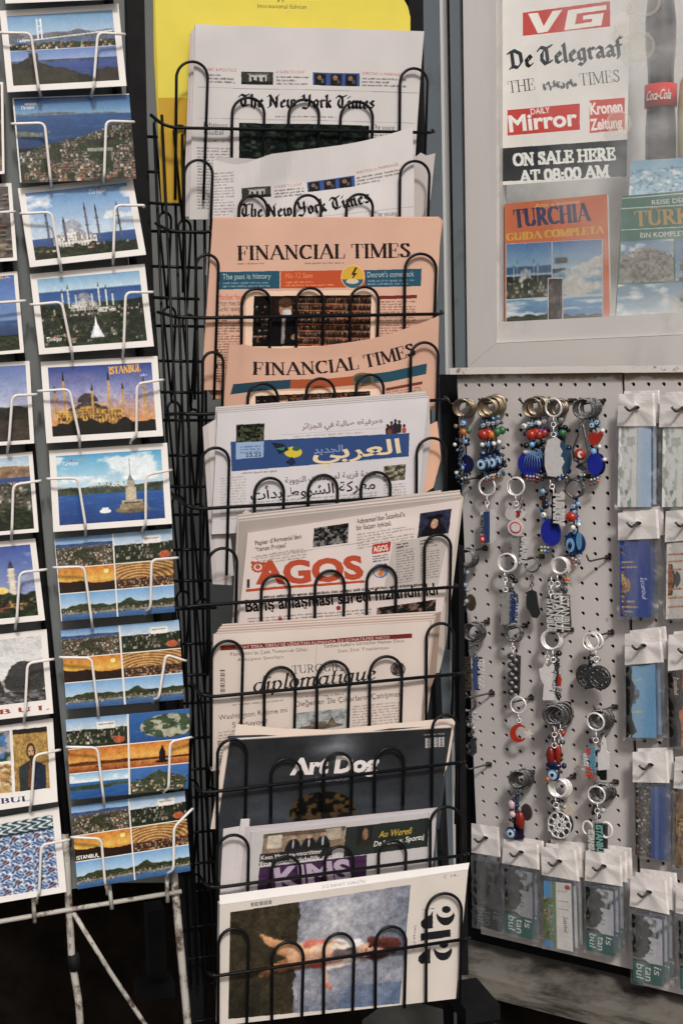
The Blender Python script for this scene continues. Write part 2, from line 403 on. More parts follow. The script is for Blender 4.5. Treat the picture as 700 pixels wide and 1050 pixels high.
ITAL = {
 'd': (.6, [(1, arc(.26, .3, .19, .29, 60, 330, 12)), (1, [(.5, 1), (.46, .1), (.54, .02), (.6, .06)])]),
 'i': (.32, [(1, [(.06, .5), (.16, .6), (.16, .08), (.24, .02), (.32, .1)]), (1, [(.17, .82), (.17, .87)])]),
 'p': (.6, [(1, [(.04, .5), (.14, .6), (.14, -.3)]), (1, arc(.3, .3, .2, .29, 150, -150, 12))]),
 'l': (.3, [(1, [(.16, 1), (.14, .1), (.22, .02), (.3, .1)])]),
 'o': (.58, [(1, arc(.29, .3, .2, .29, 0, 360, 16))]),
 'm': (.92, [(1, [(.04, .5), (.12, .6), (.12, 0)]), (1, [(.12, .4), (.28, .6), (.42, .55), (.42, 0)]), (1, [(.42, .4), (.58, .6), (.72, .55), (.72, .08), (.82, .02), (.9, .1)])]),
 'a': (.6, [(1, arc(.26, .3, .19, .29, 50, 330, 12)), (1, [(.46, .6), (.44, .1), (.52, .02), (.6, .1)])]),
 't': (.38, [(1, [(.18, .85), (.16, .12), (.24, .02), (.36, .1)]), (.3, [(.03, .58), (.34, .58)])]),
 'q': (.6, [(1, arc(.26, .3, .19, .29, 50, 330, 12)), (1, [(.46, .6), (.44, -.3)])]),
 'u': (.6, [(1, [(.05, .55), (.12, .6), (.12, .14), (.22, .02), (.36, .1), (.44, .3)]), (1, [(.46, .6), (.44, .1), (.52, .02), (.6, .1)])]),
 'e': (.5, [(1, [(.1, .3), (.36, .36), (.4, .5), (.28, .6), (.13, .5), (.09, .25), (.18, .04), (.32, .03), (.44, .14)])]), ' ': (.3, []),
}
def mn(x): return (1, [(x - .07, .5), (x, .6), (x, .1), (x + .08, .02)])
FRAK = {
 'T': (.74, [(1, [(.02, .8), (.14, .97), (.4, .87), (.68, .99)]), (1, [(.38, .88), (.18, .62), (.14, .3), (.3, .04), (.62, .16)]), (1, [(.42, .84), (.42, .18)])]),
 'N': (.8, [(1, [(.02, .86), (.12, .97), (.2, .86), (.2, .1), (.06, .02)]), (1, [(.2, .86), (.56, .14), (.6, .02)]), (1, [(.6, .04), (.6, .86), (.74, .97)])]),
 'Y': (.74, [(1, [(.04, .88), (.16, .97), (.2, .62), (.34, .48), (.54, .56)]), (1, [(.56, .98), (.54, .2), (.36, -.1), (.1, .0)])]),
 'D': (.76, [(1, [(.2, .9), (.2, .08)]), (1, [(.02, .86), (.3, .98), (.6, .76), (.62, .3), (.42, .03), (.2, .12), (.04, .04)])]),
 'n': (.5, [mn(.12), mn(.36), (.8, [(.12, .46), (.36, .6)])]),
 'm': (.76, [mn(.12), mn(.36), mn(.6), (.8, [(.12, .46), (.36, .6)]), (.8, [(.36, .46), (.6, .6)])]),
 'i': (.27, [mn(.12), (1, [(.09, .82), (.15, .9)])]),
 'h': (.5, [(1, [(.04, .94), (.12, 1), (.12, .1), (.19, .02)]), (1, [(.12, .44), (.3, .6), (.37, .5), (.37, .1), (.28, -.1)])]),
 'l': (.27, [(1, [(.04, .94), (.12, 1), (.12, .1), (.2, .02)])]),
 'e': (.42, [(1, [(.12, .3), (.34, .44), (.26, .6), (.11, .46), (.11, .12), (.22, .02), (.36, .12)])]),
 'o': (.48, [(1, [(.1, .5), (.1, .12), (.22, .02), (.36, .12), (.36, .5), (.22, .6), (.1, .5)])]),
 'w': (.72, [(1, [(.05, .54), (.12, .62), (.12, .12), (.22, .02), (.36, .12)]), (1, [(.36, .6), (.36, .12), (.46, .02), (.58, .12), (.58, .5), (.48, .62)])]),
 'r': (.38, [mn(.12), (1, [(.12, .46), (.26, .6), (.34, .53)])]),
 'k': (.48, [(1, [(.04, .94), (.12, 1), (.12, .1), (.19, .02)]), (1, [(.12, .38), (.32, .6), (.34, .48), (.2, .36), (.38, .03)])]),
 's': (.42, [(1, [(.34, .54), (.22, .6), (.11, .48), (.33, .22), (.22, .03), (.06, .1)])]),
 'g': (.5, [(1, [(.36, .58), (.22, .6), (.1, .5), (.1, .14), (.2, .04), (.36, .14)]), (1, [(.36, .6), (.36, -.1), (.22, -.24), (.06, -.16)])]),
 'a': (.5, [(1, [(.08, .52), (.22, .61), (.35, .5), (.35, .1), (.44, .02)]), (1, [(.35, .36), (.11, .26), (.11, .1), (.22, .02), (.35, .14)])]),
 'f': (.34, [(1, [(.36, .94), (.26, 1), (.14, .88), (.14, .02), (.08, -.12)]), (.7, [(.0, .57), (.32, .57)])]), ' ': (.28, []),
}
FONTS = {'serif': (SERIF, .185, .055, 0), 'fat': (SERIF, .26, .06, 0), 'slab': (SERIF, .22, .16, 0), 'light': (SERIF, .1, .04, 0),
         'ital': (ITAL, .12, .04, 20), 'frak': (FRAK, .195, .05, 42)}
def hull(P):
    P = sorted(set(map(tuple, P)))
    def half(Q):
        h = []
        for p in Q:
            while len(h) > 1 and (h[-1][0] - h[-2][0]) * (p[1] - h[-2][1]) - (h[-1][1] - h[-2][1]) * (p[0] - h[-2][0]) <= 0: h.pop()
            h.append(p)
        return h
    a, b = half(P), half(P[::-1]); return a[:-1] + b[:-1]
def nib_text(s, font):
    tab, w, t, ang = FONTS[font]
    x, out = 0.0, []
    ca, sa = math.cos(R(ang)), math.sin(R(ang))
    for ch in s:
        adv, st = tab.get(ch, tab[' '])
        for wt, pts in st:
            ww = max(w * wt, t) / 2; tt = t / 2
            nib = [(i * ww * ca - j * tt * sa, i * ww * sa + j * tt * ca) for i, j in ((-1, -1), (1, -1), (1, 1), (-1, 1))]
            for a, b in zip(pts[:-1], pts[1:]):
                out.append(np.array(hull([(x + p[0] + n[0], p[1] + n[1]) for p in (a, b) for n in nib])))
        x += adv
    return out, x

# ------------------------------------------------------------------ printed sheets
def homography(src, dst):
    A, B = [], []
    for (x, y), (u, v) in zip(src, dst):
        A += [[x, y, 1, 0, 0, 0, -u * x, -u * y], [0, 0, 0, x, y, 1, -v * x, -v * y]]; B += [u, v]
    h = np.linalg.solve(np.array(A, float), np.array(B, float)); return np.append(h, 1).reshape(3, 3)
def hmap(H, p):
    p = np.asarray(p, float); q = np.concatenate([p, np.ones(p.shape[:-1] + (1,))], -1) @ H.T
    return q[..., :2] / q[..., 2:3]
def hexc(c): return np.array(c, float) / 255 if max(c) > 1.01 else np.array(c, float)

class Sheet:
    """the printed face of a flat thing: its four corners, a colour per small cell, an optional cut-out outline"""
    def __init__(s, quad, cells, base, outline=None):
        s.q = [np.array(p, float) for p in quad]
        d = lambda a, b: np.linalg.norm(s.q[a] - s.q[b])
        s.W = max(8, int(round((d(0, 1) + d(3, 2)) / 2 * cells))); s.H = max(8, int(round((d(0, 3) + d(1, 2)) / 2 * cells)))
        s.Hm = homography(s.q, [(0, 0), (s.W, 0), (s.W, s.H), (0, s.H)]); s.Hi = np.linalg.inv(s.Hm)
        s.base = hexc(base)
        s.img = np.ones((s.H, s.W, 3)) * s.base
        s.mask = np.ones((s.H, s.W), bool); s.outline = outline
        if outline is not None:
            s.mask[:] = False; s._scan(s._edges(outline), lambda j, a, b: s.mask.__setitem__((j, slice(a, b)), True))
    def _edges(s, poly):
        P = hmap(s.Hm, poly); Q = np.roll(P, -1, 0); return np.concatenate([P, Q], 1)
    def _scan(s, E, put):
        x0, y0, x1, y1 = E.T
        j0, j1 = max(0, int(math.floor(min(y0.min(), y1.min())))), min(s.H, int(math.ceil(max(y0.max(), y1.max()))) + 1)
        for j in range(j0, j1):
            yc = j + .5; k = (y0 <= yc) != (y1 <= yc)
            if not k.any(): continue
            xs = np.sort(x0[k] + (yc - y0[k]) * (x1[k] - x0[k]) / (y1[k] - y0[k]))
            for a, b in zip(xs[0::2], xs[1::2]):
                ia, ib = max(0, int(math.ceil(a - .5))), min(s.W, int(math.ceil(b - .5)))
                if ib > ia: put(j, ia, ib)
    def poly(s, pts, c, a=1.0):
        c = hexc(c)
        def put(j, i0, i1): s.img[j, i0:i1] = s.img[j, i0:i1] * (1 - a) + c * a
        s._scan(s._edges(np.array(pts, float)), put); return s
    def rect(s, x0, y0, x1, y1, c, slope=0.0, a=1.0):
        w = x1 - x0; return s.poly([(x0, y0), (x1, y0 + slope * w), (x1, y1 + slope * w), (x0, y1)], c, a)
    def line(s, p, q, w, c):
        p, q = np.array(p, float), np.array(q, float); d = q - p; n = np.array((-d[1], d[0])) / (np.linalg.norm(d) + 1e-9) * w / 2
        return s.poly([p + n, q + n, q - n, p - n], c)
    def disc(s, x, y, rx, ry, c, a=1.0): return s.poly(arc(x, y, rx, ry, 0, 360, 28)[:-1], c, a)
    def pic(s, quad, arr):
        h, w = arr.shape[:2]
        Hq = homography(quad, [(0, 0), (w, 0), (w, h), (0, h)])
        ii, jj = np.meshgrid(np.arange(s.W) + .5, np.arange(s.H) + .5)
        uv = hmap(Hq @ s.Hi, np.stack([ii, jj], -1))
        k = (uv[..., 0] >= 0) & (uv[..., 0] < w) & (uv[..., 1] >= 0) & (uv[..., 1] < h)
        s.img[k] = arr[uv[..., 1][k].astype(int), uv[..., 0][k].astype(int)]; return s
    def text(s, t, p0, p1, h, c, font='sans', bold=0.0, shear=0.0, pm=None, ar=False):
        c = hexc(c); p0, p1 = np.array(p0, float), np.array(p1, float)
        pm = (p0 + p1) / 2 if pm is None else np.array(pm, float)
        ctl = 2 * pm - (p0 + p1) / 2
        def mp(xy, X0, X1, ys):
            u = (xy[:, 0] - X0) / (X1 - X0); y = xy[:, 1] * ys
            b = ((1 - u) ** 2)[:, None] * p0 + (2 * u * (1 - u))[:, None] * ctl + (u ** 2)[:, None] * p1
            d = (2 * (1 - u))[:, None] * (ctl - p0) + (2 * u)[:, None] * (p1 - ctl)
            d /= np.linalg.norm(d, axis=1)[:, None] + 1e-9
            return b + np.stack([d[:, 1], -d[:, 0]], 1) * y[:, None] + d * (shear * y)[:, None]
        def put(j, a, b): s.img[j, a:b] = c
        if font == 'sans' and (bold or ar):
            # letter by letter, so that joined or thickened strokes overlap solidly
            pen, parts = 0.0, []
            for ch in t:
                if ch != ' ': parts.append((pen, sans_edges(ch, bold)))
                pen += advance(ch)
            x0 = min(p + q[1] for p, q in parts); x1 = max(p + q[2] for p, q in parts)
            ylo, yhi = min(q[3] for p, q in parts), max(q[4] for p, q in parts); ys = h / (yhi - ylo) if ar else h / .69
            for p, q in parts:
                E = q[0]; o = np.array((p, 0.0)); a, b = mp(E[:, :2] + o, x0, x1, ys), mp(E[:, 2:] + o, x0, x1, ys)
                s._scan(np.concatenate([hmap(s.Hm, a), hmap(s.Hm, b)], 1), put)
        elif font == 'sans':
            E, x0, x1, ylo, yhi = sans_edges(t, bold)
            ys = h / .69
            a, b = mp(E[:, :2], x0, x1, ys), mp(E[:, 2:], x0, x1, ys)
            s._scan(np.concatenate([hmap(s.Hm, a), hmap(s.Hm, b)], 1), put)
        else:
            polys, adv = nib_text(t, font)
            if FONTS[font][3] and not shear: pass
            for P in polys:
                s._scan(s._edges(mp(P, 0, adv, h)), put)
        return s
    def greek(s, x0, y0, x1, y1, pitch, c, slope=0.0, w=.45, seed=1, word=(3, 9)):
        """columns of body text far too small to read: broken thin strokes"""
        r = random.Random(seed); y = y0
        while y < y1:
            x = x0; end = x1 - (r.random() < .15) * r.random() * (x1 - x0) * .6
            while x < end:
                l = min(r.uniform(*word), end - x)
                q = x
                while q < x + l - .3:
                    st = r.uniform(.8, 1.5); up = r.random(); yy = y + slope * (q - x0)
                    s.rect(q, yy - (pitch * .14 if up > .7 else 0), min(q + st, x + l), yy + pitch * (w + (.12 if up < .12 else 0)), c, slope, r.uniform(.4, .95)); q += st
                x += l + r.uniform(.8, 1.6)
            y += pitch
        return s
    def grain(s, amt, seed=0):
        s.img = np.clip(s.img + np.random.default_rng(seed).normal(0, amt, (s.H, s.W, 1)), 0, 1); return s
    def mesh(s, plane, d=0.0, bend=None, merge=True, maxrun=14):
        """-> MB of the printed face"""
        q = np.clip(np.round(s.img * 63), 0, 63).astype(np.int64) * 4 if merge else np.clip(np.round(s.img * 255), 0, 255).astype(np.int64)
        code = (q[..., 0] << 16) | (q[..., 1] << 8) | q[..., 2]
        code[~s.mask] = -1
        act, done = {}, []
        for j in range(s.H):
            row = code[j]; br = np.flatnonzero(np.diff(row)) + 1
            st = np.concatenate([[0], br]); en = np.concatenate([br, [s.W]])
            new = {}
            for a, b in zip(st.tolist(), en.tolist()):
                cc = int(row[a])
                if cc < 0: continue
                while a < b:
                    e = min(b, (a // maxrun + 1) * maxrun)
                    k = (a, e, cc)
                    o = act.pop(k, None)
                    if o is not None and j - o < maxrun: new[k] = o
                    else:
                        if o is not None: done.append((a, e, o, j, cc))
                        new[k] = j
                    a = e
            done += [(k[0], k[1], o, j, k[2]) for k, o in act.items()]
            act = new
        done += [(k[0], k[1], o, s.H, k[2]) for k, o in act.items()]
        D = np.array(done)
        ij = np.stack([D[:, [0, 1, 1, 0]], D[:, [3, 3, 2, 2]]], -1).reshape(-1, 2)
        keys, inv = np.unique(ij[:, 1] * (s.W + 1) + ij[:, 0], return_inverse=True)
        uv = np.stack([keys % (s.W + 1), keys // (s.W + 1)], -1).astype(float)
        px = hmap(s.Hi, uv)
        P = plane.at(px, d)
        if bend is not None: P = P + plane.n * bend(px)[:, None]
        cols = np.stack([(D[:, 4] >> 16) & 255, (D[:, 4] >> 8) & 255, D[:, 4] & 255], -1) / 255
        mb = MB(); mb.v = [tuple(p) for p in P]; mb.f = inv.reshape(-1, 4).tolist()
        mb.c = [tuple(c) for c in cols]; mb.sm = [bend is not None] * len(mb.f)
        return mb
def subdiv(poly, step=8):
    out = []
    P = [np.array(p, float) for p in poly]
    for a, b in zip(P, P[1:] + P[:1]):
        n = max(1, int(np.linalg.norm(b - a) / step))
        out += [a + (b - a) * k / n for k in range(n)]
    return np.array(out)
# ------------------------------------------------------------------ small printed photographs
def vnoise(h, w, fy, fx, seed, octv=4):
    r = np.random.default_rng(seed); out = np.zeros((h, w)); amp, tot = 1.0, 0
    for o in range(octv):
        gy, gx = max(2, int(fy * 2 ** o) + 2), max(2, int(fx * 2 ** o) + 2)
        g = r.random((gy, gx))
        y = np.linspace(0, gy - 1.001, h); x = np.linspace(0, gx - 1.001, w)
        yi, xi = y.astype(int), x.astype(int); ty, tx = (y - yi)[:, None], (x - xi)[None]
        ty, tx = ty * ty * (3 - 2 * ty), tx * tx * (3 - 2 * tx)
        a = g[yi][:, xi] * (1 - tx) + g[yi][:, xi + 1] * tx; b = g[yi + 1][:, xi] * (1 - tx) + g[yi + 1][:, xi + 1] * tx
        out += amp * (a * (1 - ty) + b * ty); tot += amp; amp *= .5
    return out / tot
class Pic:
    def __init__(s, w, h, seed=1, ss=2):
        s.ss = ss; w, h = w * ss, h * ss; s.w, s.h, s.seed = w, h, seed
        s.a = np.zeros((h, w, 3)); s.Y, s.X = np.mgrid[0:h, 0:w]; s.Y = (s.Y + .5) / h; s.X = (s.X + .5) / w
    def put(s, m, c, a=1.0):
        c = c if isinstance(c, np.ndarray) and c.ndim == 3 else hexc(c)
        mm = (m * a)[..., None]; s.a = s.a * (1 - mm) + c * mm; return s
    def grad(s, y0, y1, c0, c1, c2=None):
        t = np.clip((s.Y - y0) / (y1 - y0), 0, 1)[..., None]
        c = hexc(c0) * (1 - t) + hexc(c1) * t if c2 is None else np.where(t < .5, hexc(c0) * (1 - 2 * t) + hexc(c1) * 2 * t, hexc(c1) * (2 - 2 * t) + hexc(c2) * (2 * t - 1))
        k = (s.Y >= y0) & (s.Y <= y1); s.a[k] = c[k]; return s
    def n(s, fy, fx, o=4):
        s.seed += 1; return vnoise(s.h, s.w, fy, fx, s.seed, o)
    def clouds(s, y0, y1, c=(235, 238, 242), th=.52, a=.8):
        k = np.clip((s.n(5, 4) - th) * 7, 0, 1) * (s.Y > y0) * (s.Y < y1); return s.put(k, c, a)
    def hills(s, y, amp, c, c2=None, f=4, bottom=1.0, tex=.25):
        s.seed += 1; e = vnoise(2, s.w, 1, f, s.seed, 4)[0] - .5
        m = (s.Y > (y + amp * e)[None]) & (s.Y < bottom)
        t = s.n(14, 18)[..., None]; cc = hexc(c) * (1 - tex + 2 * tex * t) if c2 is None else hexc(c) * (1 - t) + hexc(c2) * t
        return s.put(m.astype(float), np.clip(cc, 0, 1) * np.ones_like(s.a))
    def trees(s, y, amp, f=9, bottom=1.0, c=(24, 36, 22), c2=(66, 86, 44)):
        s.seed += 1; e = vnoise(2, s.w, 1, f, s.seed, 3)[0] - .5
        m = (s.Y > (y + amp * e)[None]) & (s.Y < bottom)
        q = s.n(16, 22, 4); g = np.clip((q - np.roll(q, max(1, s.h // 60), 0)) * 9 + .42, 0, 1); t = np.clip(.65 * g + .5 * (s.n(6, 8, 2) - .3), 0, 1)[..., None]
        return s.put(m.astype(float), hexc(c) * (1 - t) + hexc(c2) * t)
    def city(s, y0, y1, pal, nx=40, ny=14, dens=.8, jit=.5, x0=0, x1=1):
        r = np.random.default_rng(s.seed + 50); s.seed += 1
        for j in range(ny):
            y = y0 + (y1 - y0) * j / ny; sc = .6 + .8 * j / ny
            for i in range(nx):
                if r.random() > dens: continue
                x = x0 + (x1 - x0) * (i + r.uniform(-jit, jit)) / nx; w = (x1 - x0) / nx * r.uniform(.4, 1.1) * sc; h = (y1 - y0) / ny * r.uniform(.5, 1.2)
                a, b, c, d = int(y * s.h), int((y + h) * s.h) + 1, int(x * s.w), int((x + w) * s.w) + 1
                a, c = max(a, 0), max(c, 0); col = hexc(pal[r.integers(len(pal))]) * r.uniform(.7, 1.1)
                s.a[a:b, c:d] = np.clip(col, 0, 1); e = c + max(1, (d - c) * 2 // 3); s.a[a:b, e:d] *= .62
                k = a + max(1, (b - a) // 3); rf = hexc((168, 112, 84)) if r.random() < .45 else hexc((150, 146, 138)); s.a[a:k, c:d] = rf * r.uniform(.7, 1.1)
                if b - k > 3 and d - c > 4: s.a[k + 1:b - 1:3, c + 1:d - 1:3] *= .55
        return s
    def sea(s, y0, y1, c0, c1):
        s.grad(y0, y1, c0, c1); k = ((s.Y > y0) & (s.Y < y1)) * np.clip((s.n(40, 6) - .55) * 3, 0, 1); return s.put(k, (255, 255, 255), .12)
    def ell(s, x, y, rx, ry, c, a=1.0, up=False):
        m = ((s.X - x) / rx) ** 2 + ((s.Y - y) / ry) ** 2 < 1
        if up: m &= s.Y < y
        return s.put(m.astype(float), c, a)
    def rect(s, x0, y0, x1, y1, c, a=1.0):
        m = (s.X >= x0) & (s.X < x1) & (s.Y >= y0) & (s.Y < y1); return s.put(m.astype(float), c, a)
    def tri(s, x, yb, yt, w, c):
        t = (s.Y - yt) / (yb - yt); m = (t > 0) & (t < 1) & (abs(s.X - x) < w * t); return s.put(m.astype(float), c)
    def minaret(s, x, yb, yt, w, c, cap=(60, 65, 75)):
        s.rect(x - w / 2, yt + (yb - yt) * .22, x + w / 2, yb, c); s.tri(x, yt + (yb - yt) * .23, yt, w * .6, cap)
        for k in (.4, .6): s.rect(x - w * .9, yt + (yb - yt) * k, x + w * .9, yt + (yb - yt) * (k + .03), c)
        return s
    def facade(s, x0, x1, y0, y1, body, dark, rows=3, n=16):
        s.rect(x0, y0, x1, y1, body)
        for j in range(rows):
            ya, yb = y0 + (y1 - y0) * (j + .2) / rows, y0 + (y1 - y0) * (j + .95) / rows
            for i in range(n):
                x = x0 + (x1 - x0) * (i + .5) / n; w = (x1 - x0) / n * .28
                s.rect(x - w, ya + (yb - ya) * .35, x + w, yb, dark, .75); s.ell(x, ya + (yb - ya) * .4, w, (yb - ya) * .3, dark, .75, up=True)
            s.rect(x0, y0 + (y1 - y0) * j / rows, x1, y0 + (y1 - y0) * (j + .07) / rows, tuple(np.minimum(np.array(body) * 1.25, 255)), .8)
        return s
    def mosque(s, cx, yb, sc, body, dome, mins, mc, mcap=(60, 65, 75)):
        for dx, w, h in ((-.2, .12, .16), (.2, .12, .16), (-.1, .12, .22), (.1, .12, .22), (0, .2, .3)):
            s.rect(cx + (dx - w / 2) * sc, yb - h * .6 * sc, cx + (dx + w / 2) * sc, yb, body); s.rect(cx + (dx + w * .2) * sc, yb - h * .6 * sc, cx + (dx + w / 2) * sc, yb, tuple(np.array(body) * .68))
            s.ell(cx + dx * sc, yb - h * .6 * sc, w * .5 * sc, h * .42 * sc, dome, up=True); s.ell(cx + (dx - .12 * w) * sc, yb - h * .62 * sc, w * .2 * sc, h * .3 * sc, tuple(np.minimum(np.array(dome) * 1.3, 255)), .8, up=True)
        s.ell(cx, yb - .26 * sc, .13 * sc, .17 * sc, dome, up=True)
        r = np.random.default_rng(5)
        for k in range(60):
            x = cx + r.uniform(-.26, .26) * sc; y = yb - (.03 + .05 * (k % 3)) * sc; s.rect(x, y, x + .012 * sc, y + .03 * sc, tuple(np.array(body) * .55))
        for dx, h in mins: s.minaret(cx + dx * sc, yb, yb - h * sc, .02 * sc + .004, mc, mcap)
        return s
    def out(s, amt=.02, tooth=1.0):
        # tooth of a real print: fine light and dark in everything but clear sky, then more contrast
        if s.ss > 1:
            # a photograph has soft edges: blur a little, then average down
            b = s.a; b = (b + np.roll(b, 1, 0) + np.roll(b, -1, 0)) / 3 if s.h > 8 else b
            b = (b + np.roll(b, 1, 1) + np.roll(b, -1, 1)) / 3; b[0], b[-1], b[:, 0], b[:, -1] = s.a[0], s.a[-1], s.a[:, 0], s.a[:, -1]
            s.w //= s.ss; s.h //= s.ss; s.a = b.reshape(s.h, s.ss, s.w, s.ss, 3).mean((1, 3))
        t = vnoise(s.h, s.w, s.h / 2.2, s.w / 2.2, s.seed + 3, 2)[..., None]; t2 = vnoise(s.h, s.w, s.h / 9, s.w / 9, s.seed + 4, 2)[..., None]
        lum = s.a.mean(-1, keepdims=True); sky = np.clip((s.a[..., 2:3] - s.a[..., 0:1] - .12) * 6, 0, 1)
        k = np.clip(1.25 - lum, .25, 1) * (1 - .75 * sky)
        s.a = s.a * (1 + k * tooth * (.42 * (t - .5) + .4 * (t2 - .5)))
        s.a = np.clip(s.a, 0, 1); s.a = s.a + .48 * (s.a * s.a * (3 - 2 * s.a) - s.a) - .012
        g = s.a.mean(-1, keepdims=True); s.a = np.clip(g + (s.a - g) * .70, 0, 1)
        s.a = np.clip(s.a + np.random.default_rng(s.seed).normal(0, amt * .4, (s.h, s.w, 1)), 0, 1); return s.a
MINS = [(-.42, .6), (-.3, .72), (-.16, .5), (.16, .5), (.3, .72), (.44, .62)]
TERRA = [(176, 150, 124), (204, 192, 174), (150, 112, 84), (222, 212, 198), (120, 112, 98), (90, 84, 70), (76, 84, 58), (60, 66, 44)]
PALE = [(205, 200, 190), (175, 170, 160), (150, 140, 125), (110, 110, 105), (80, 95, 75), (225, 220, 210)]

def ph_bridge():
    p = Pic(170, 116, 11); p.grad(0, .5, (96, 150, 205), (190, 205, 220)); p.hills(.27, .1, (84, 92, 108), (120, 120, 125), bottom=.5)
    p.sea(.36, .5, (70, 110, 165), (62, 96, 140)); p.hills(.33, .12, (96, 104, 110), bottom=.38)
    p.trees(.42, .08, bottom=.5); p.city(.4, .5, [(220, 190, 110), (190, 90, 60), (80, 90, 50), (230, 220, 190)], 30, 3, .6)
    for x in (.27, .31): p.rect(x, .06, x + .012, .36, (225, 228, 230))
    for y in (.08, .16, .24): p.rect(.27, y, .322, y + .015, (225, 228, 230))
    p.put((abs(p.Y - (.36 - .1 * (p.X - .25))) < .008) * (p.X > .1) * 1.0, (215, 220, 225))
    p.rect(0, .5, 1, .51, (235, 235, 240)); p.grad(.51, .72, (96, 130, 200), (150, 170, 215)); p.sea(.66, 1, (60, 92, 168), (34, 60, 120))
    p.hills(.66, .04, (70, 84, 120), f=2, bottom=.7); q = Pic(170, 116, 3)
    p.put(((p.Y > .58 + .5 * abs(p.X - .16) ** .9 + .06 * p.n(3, 12)) & (p.Y > .51)) * 1.0, (38, 38, 30)); p.put(((p.Y > .66 + .35 * abs(p.X - .25) + .1 * p.n(9, 14))) * (p.X < .62) * 1.0, (58, 58, 38))
    p.rect(.17, .55, .26, .72, (78, 66, 52)); p.put((p.X > .78) * (p.Y > .88 - .1 * p.n(4, 9)) * 1.0, (60, 50, 40)); return p.out()
def ph_aerial():
    p = Pic(175, 125, 21); p.grad(0, .22, (34, 96, 170), (120, 160, 195)); p.hills(.2, .06, (86, 104, 120), (110, 120, 130), bottom=.3)
    p.sea(.22, .6, (40, 92, 150), (22, 66, 120)); p.put((p.Y > .36 + .1 * p.n(4, 5)) * (p.X < .4 - (p.Y - .34) * 1.4) * (p.Y < .47) * 1.0, (112, 120, 108))
    m = p.Y > .62 - .36 * p.X + .08 * p.n(3, 7)
    c = Pic(175, 125, 31); c.a[:] = hexc((66, 70, 58)); c.city(.25, 1, PALE + [(70, 82, 50), (58, 70, 44), (150, 120, 95)], 46, 26, .85); c.city(.78, 1, [(175, 110, 75), (150, 85, 55), (200, 185, 165), (80, 85, 60)], 26, 6, .8)
    p.put(m * 1.0, c.a); p.put(m * (p.n(6, 8) > .58) * 1.0, (42, 58, 34), .8)
    p.rect(.6, .62, .82, .66, (140, 140, 130)); p.rect(.1, .07, .2, .09, (230, 230, 235)); return p.out(.03)
def ph_mosque_day():
    p = Pic(165, 110, 41); p.grad(0, .75, (86, 138, 205), (196, 212, 232)); p.clouds(.05, .5, th=.58); p.sea(.7, .85, (52, 92, 160), (44, 80, 140))
    p.facade(.2, .62, .72, .86, (214, 208, 198), (120, 118, 124), 2, 14); p.mosque(.4, .78, .74, (226, 220, 212), (150, 156, 168), [(-.58, .62), (-.32, .72), (-.1, .52), (.2, .78), (.34, .72)], (96, 98, 112))
    p.minaret(.86, .8, .24, .018, (96, 98, 112)); p.trees(.83, .12); p.city(.84, .9, [(225, 215, 205), (190, 150, 120)], 18, 2, .35); return p.out()
def ph_mosque_aerial():
    p = Pic(165, 108, 51); p.grad(0, .22, (110, 165, 215), (180, 205, 225)); p.sea(.2, .42, (38, 84, 152), (58, 104, 168))
    p.a[p.Y > .4] = hexc((46, 60, 38)); p.trees(.38, .08); p.facade(.56, .74, .47, .54, (216, 212, 204), (110, 112, 112), 2, 9); p.facade(.3, .58, .44, .5, (196, 192, 184), (112, 112, 114), 1, 12); p.mosque(.44, .46, .5, (200, 196, 186), (130, 136, 145), MINS, (205, 205, 200))
    p.city(.46, .62, PALE, 36, 4, .35); p.trees(.6, .1, 14); p.city(.7, .96, [(96, 110, 70), (150, 150, 130), (60, 80, 45), (170, 165, 150)], 26, 7, .3)
    p.minaret(.72, .46, .24, .016, (215, 215, 210)); p.tri(.53, .9, .66, .07, (200, 212, 225)); p.tri(.53, .88, .58, .03, (235, 240, 245)); return p.out(.03)
def ph_sunset():
    p = Pic(165, 108, 61); p.grad(0, .85, (52, 76, 160), (150, 150, 190), (238, 150, 84)); p.clouds(.1, .6, (120, 110, 160), .5, .4)
    p.facade(.06, .68, .64, .86, (232, 172, 64), (120, 70, 26), 3, 20); p.facade(.2, .52, .56, .66, (226, 166, 70), (110, 66, 30), 1, 12); p.mosque(.36, .72, .74, (214, 156, 62), (70, 64, 70), [(-.42, .62), (-.3, .9), (.06, .62), (.28, .86), (.46, .62), (.74, .72)], (204, 150, 66), (40, 40, 60))
    p.city(.66, .86, [(236, 182, 70), (190, 120, 40), (120, 80, 40)], 40, 5, .5, x0=.05, x1=.7); p.trees(.82, .22, 6, c=(16, 14, 12), c2=(44, 34, 22)); return p.out()
def ph_maiden():
    p = Pic(170, 112, 71); p.grad(0, .5, (74, 160, 220), (190, 220, 236)); p.clouds(.02, .42, (238, 244, 248), .47); p.hills(.48, .06, (62, 78, 62), (96, 106, 82), bottom=.62)
    p.city(.42, .5, [(225, 222, 215), (190, 180, 165)], 30, 2, .5, x0=.3, x1=.75); p.sea(.58, 1, (40, 96, 176), (24, 70, 140))
    p.ell(.7, .84, .17, .05, (120, 105, 80)); p.rect(.6, .7, .8, .82, (176, 160, 128)); p.rect(.58, .76, .84, .83, (150, 132, 100)); p.rect(.64, .52, .74, .7, (188, 172, 140)); p.rect(.66, .4, .72, .52, (170, 160, 140)); p.tri(.69, .42, .32, .03, (110, 116, 120)); p.rect(.688, .1, .695, .34, (90, 90, 95))
    p.rect(.62, .73, .78, .75, (84, 70, 56)); p.ell(.44, .84, .055, .03, (235, 235, 235)); p.rect(.41, .79, .47, .83, (225, 228, 230)); return p.out()
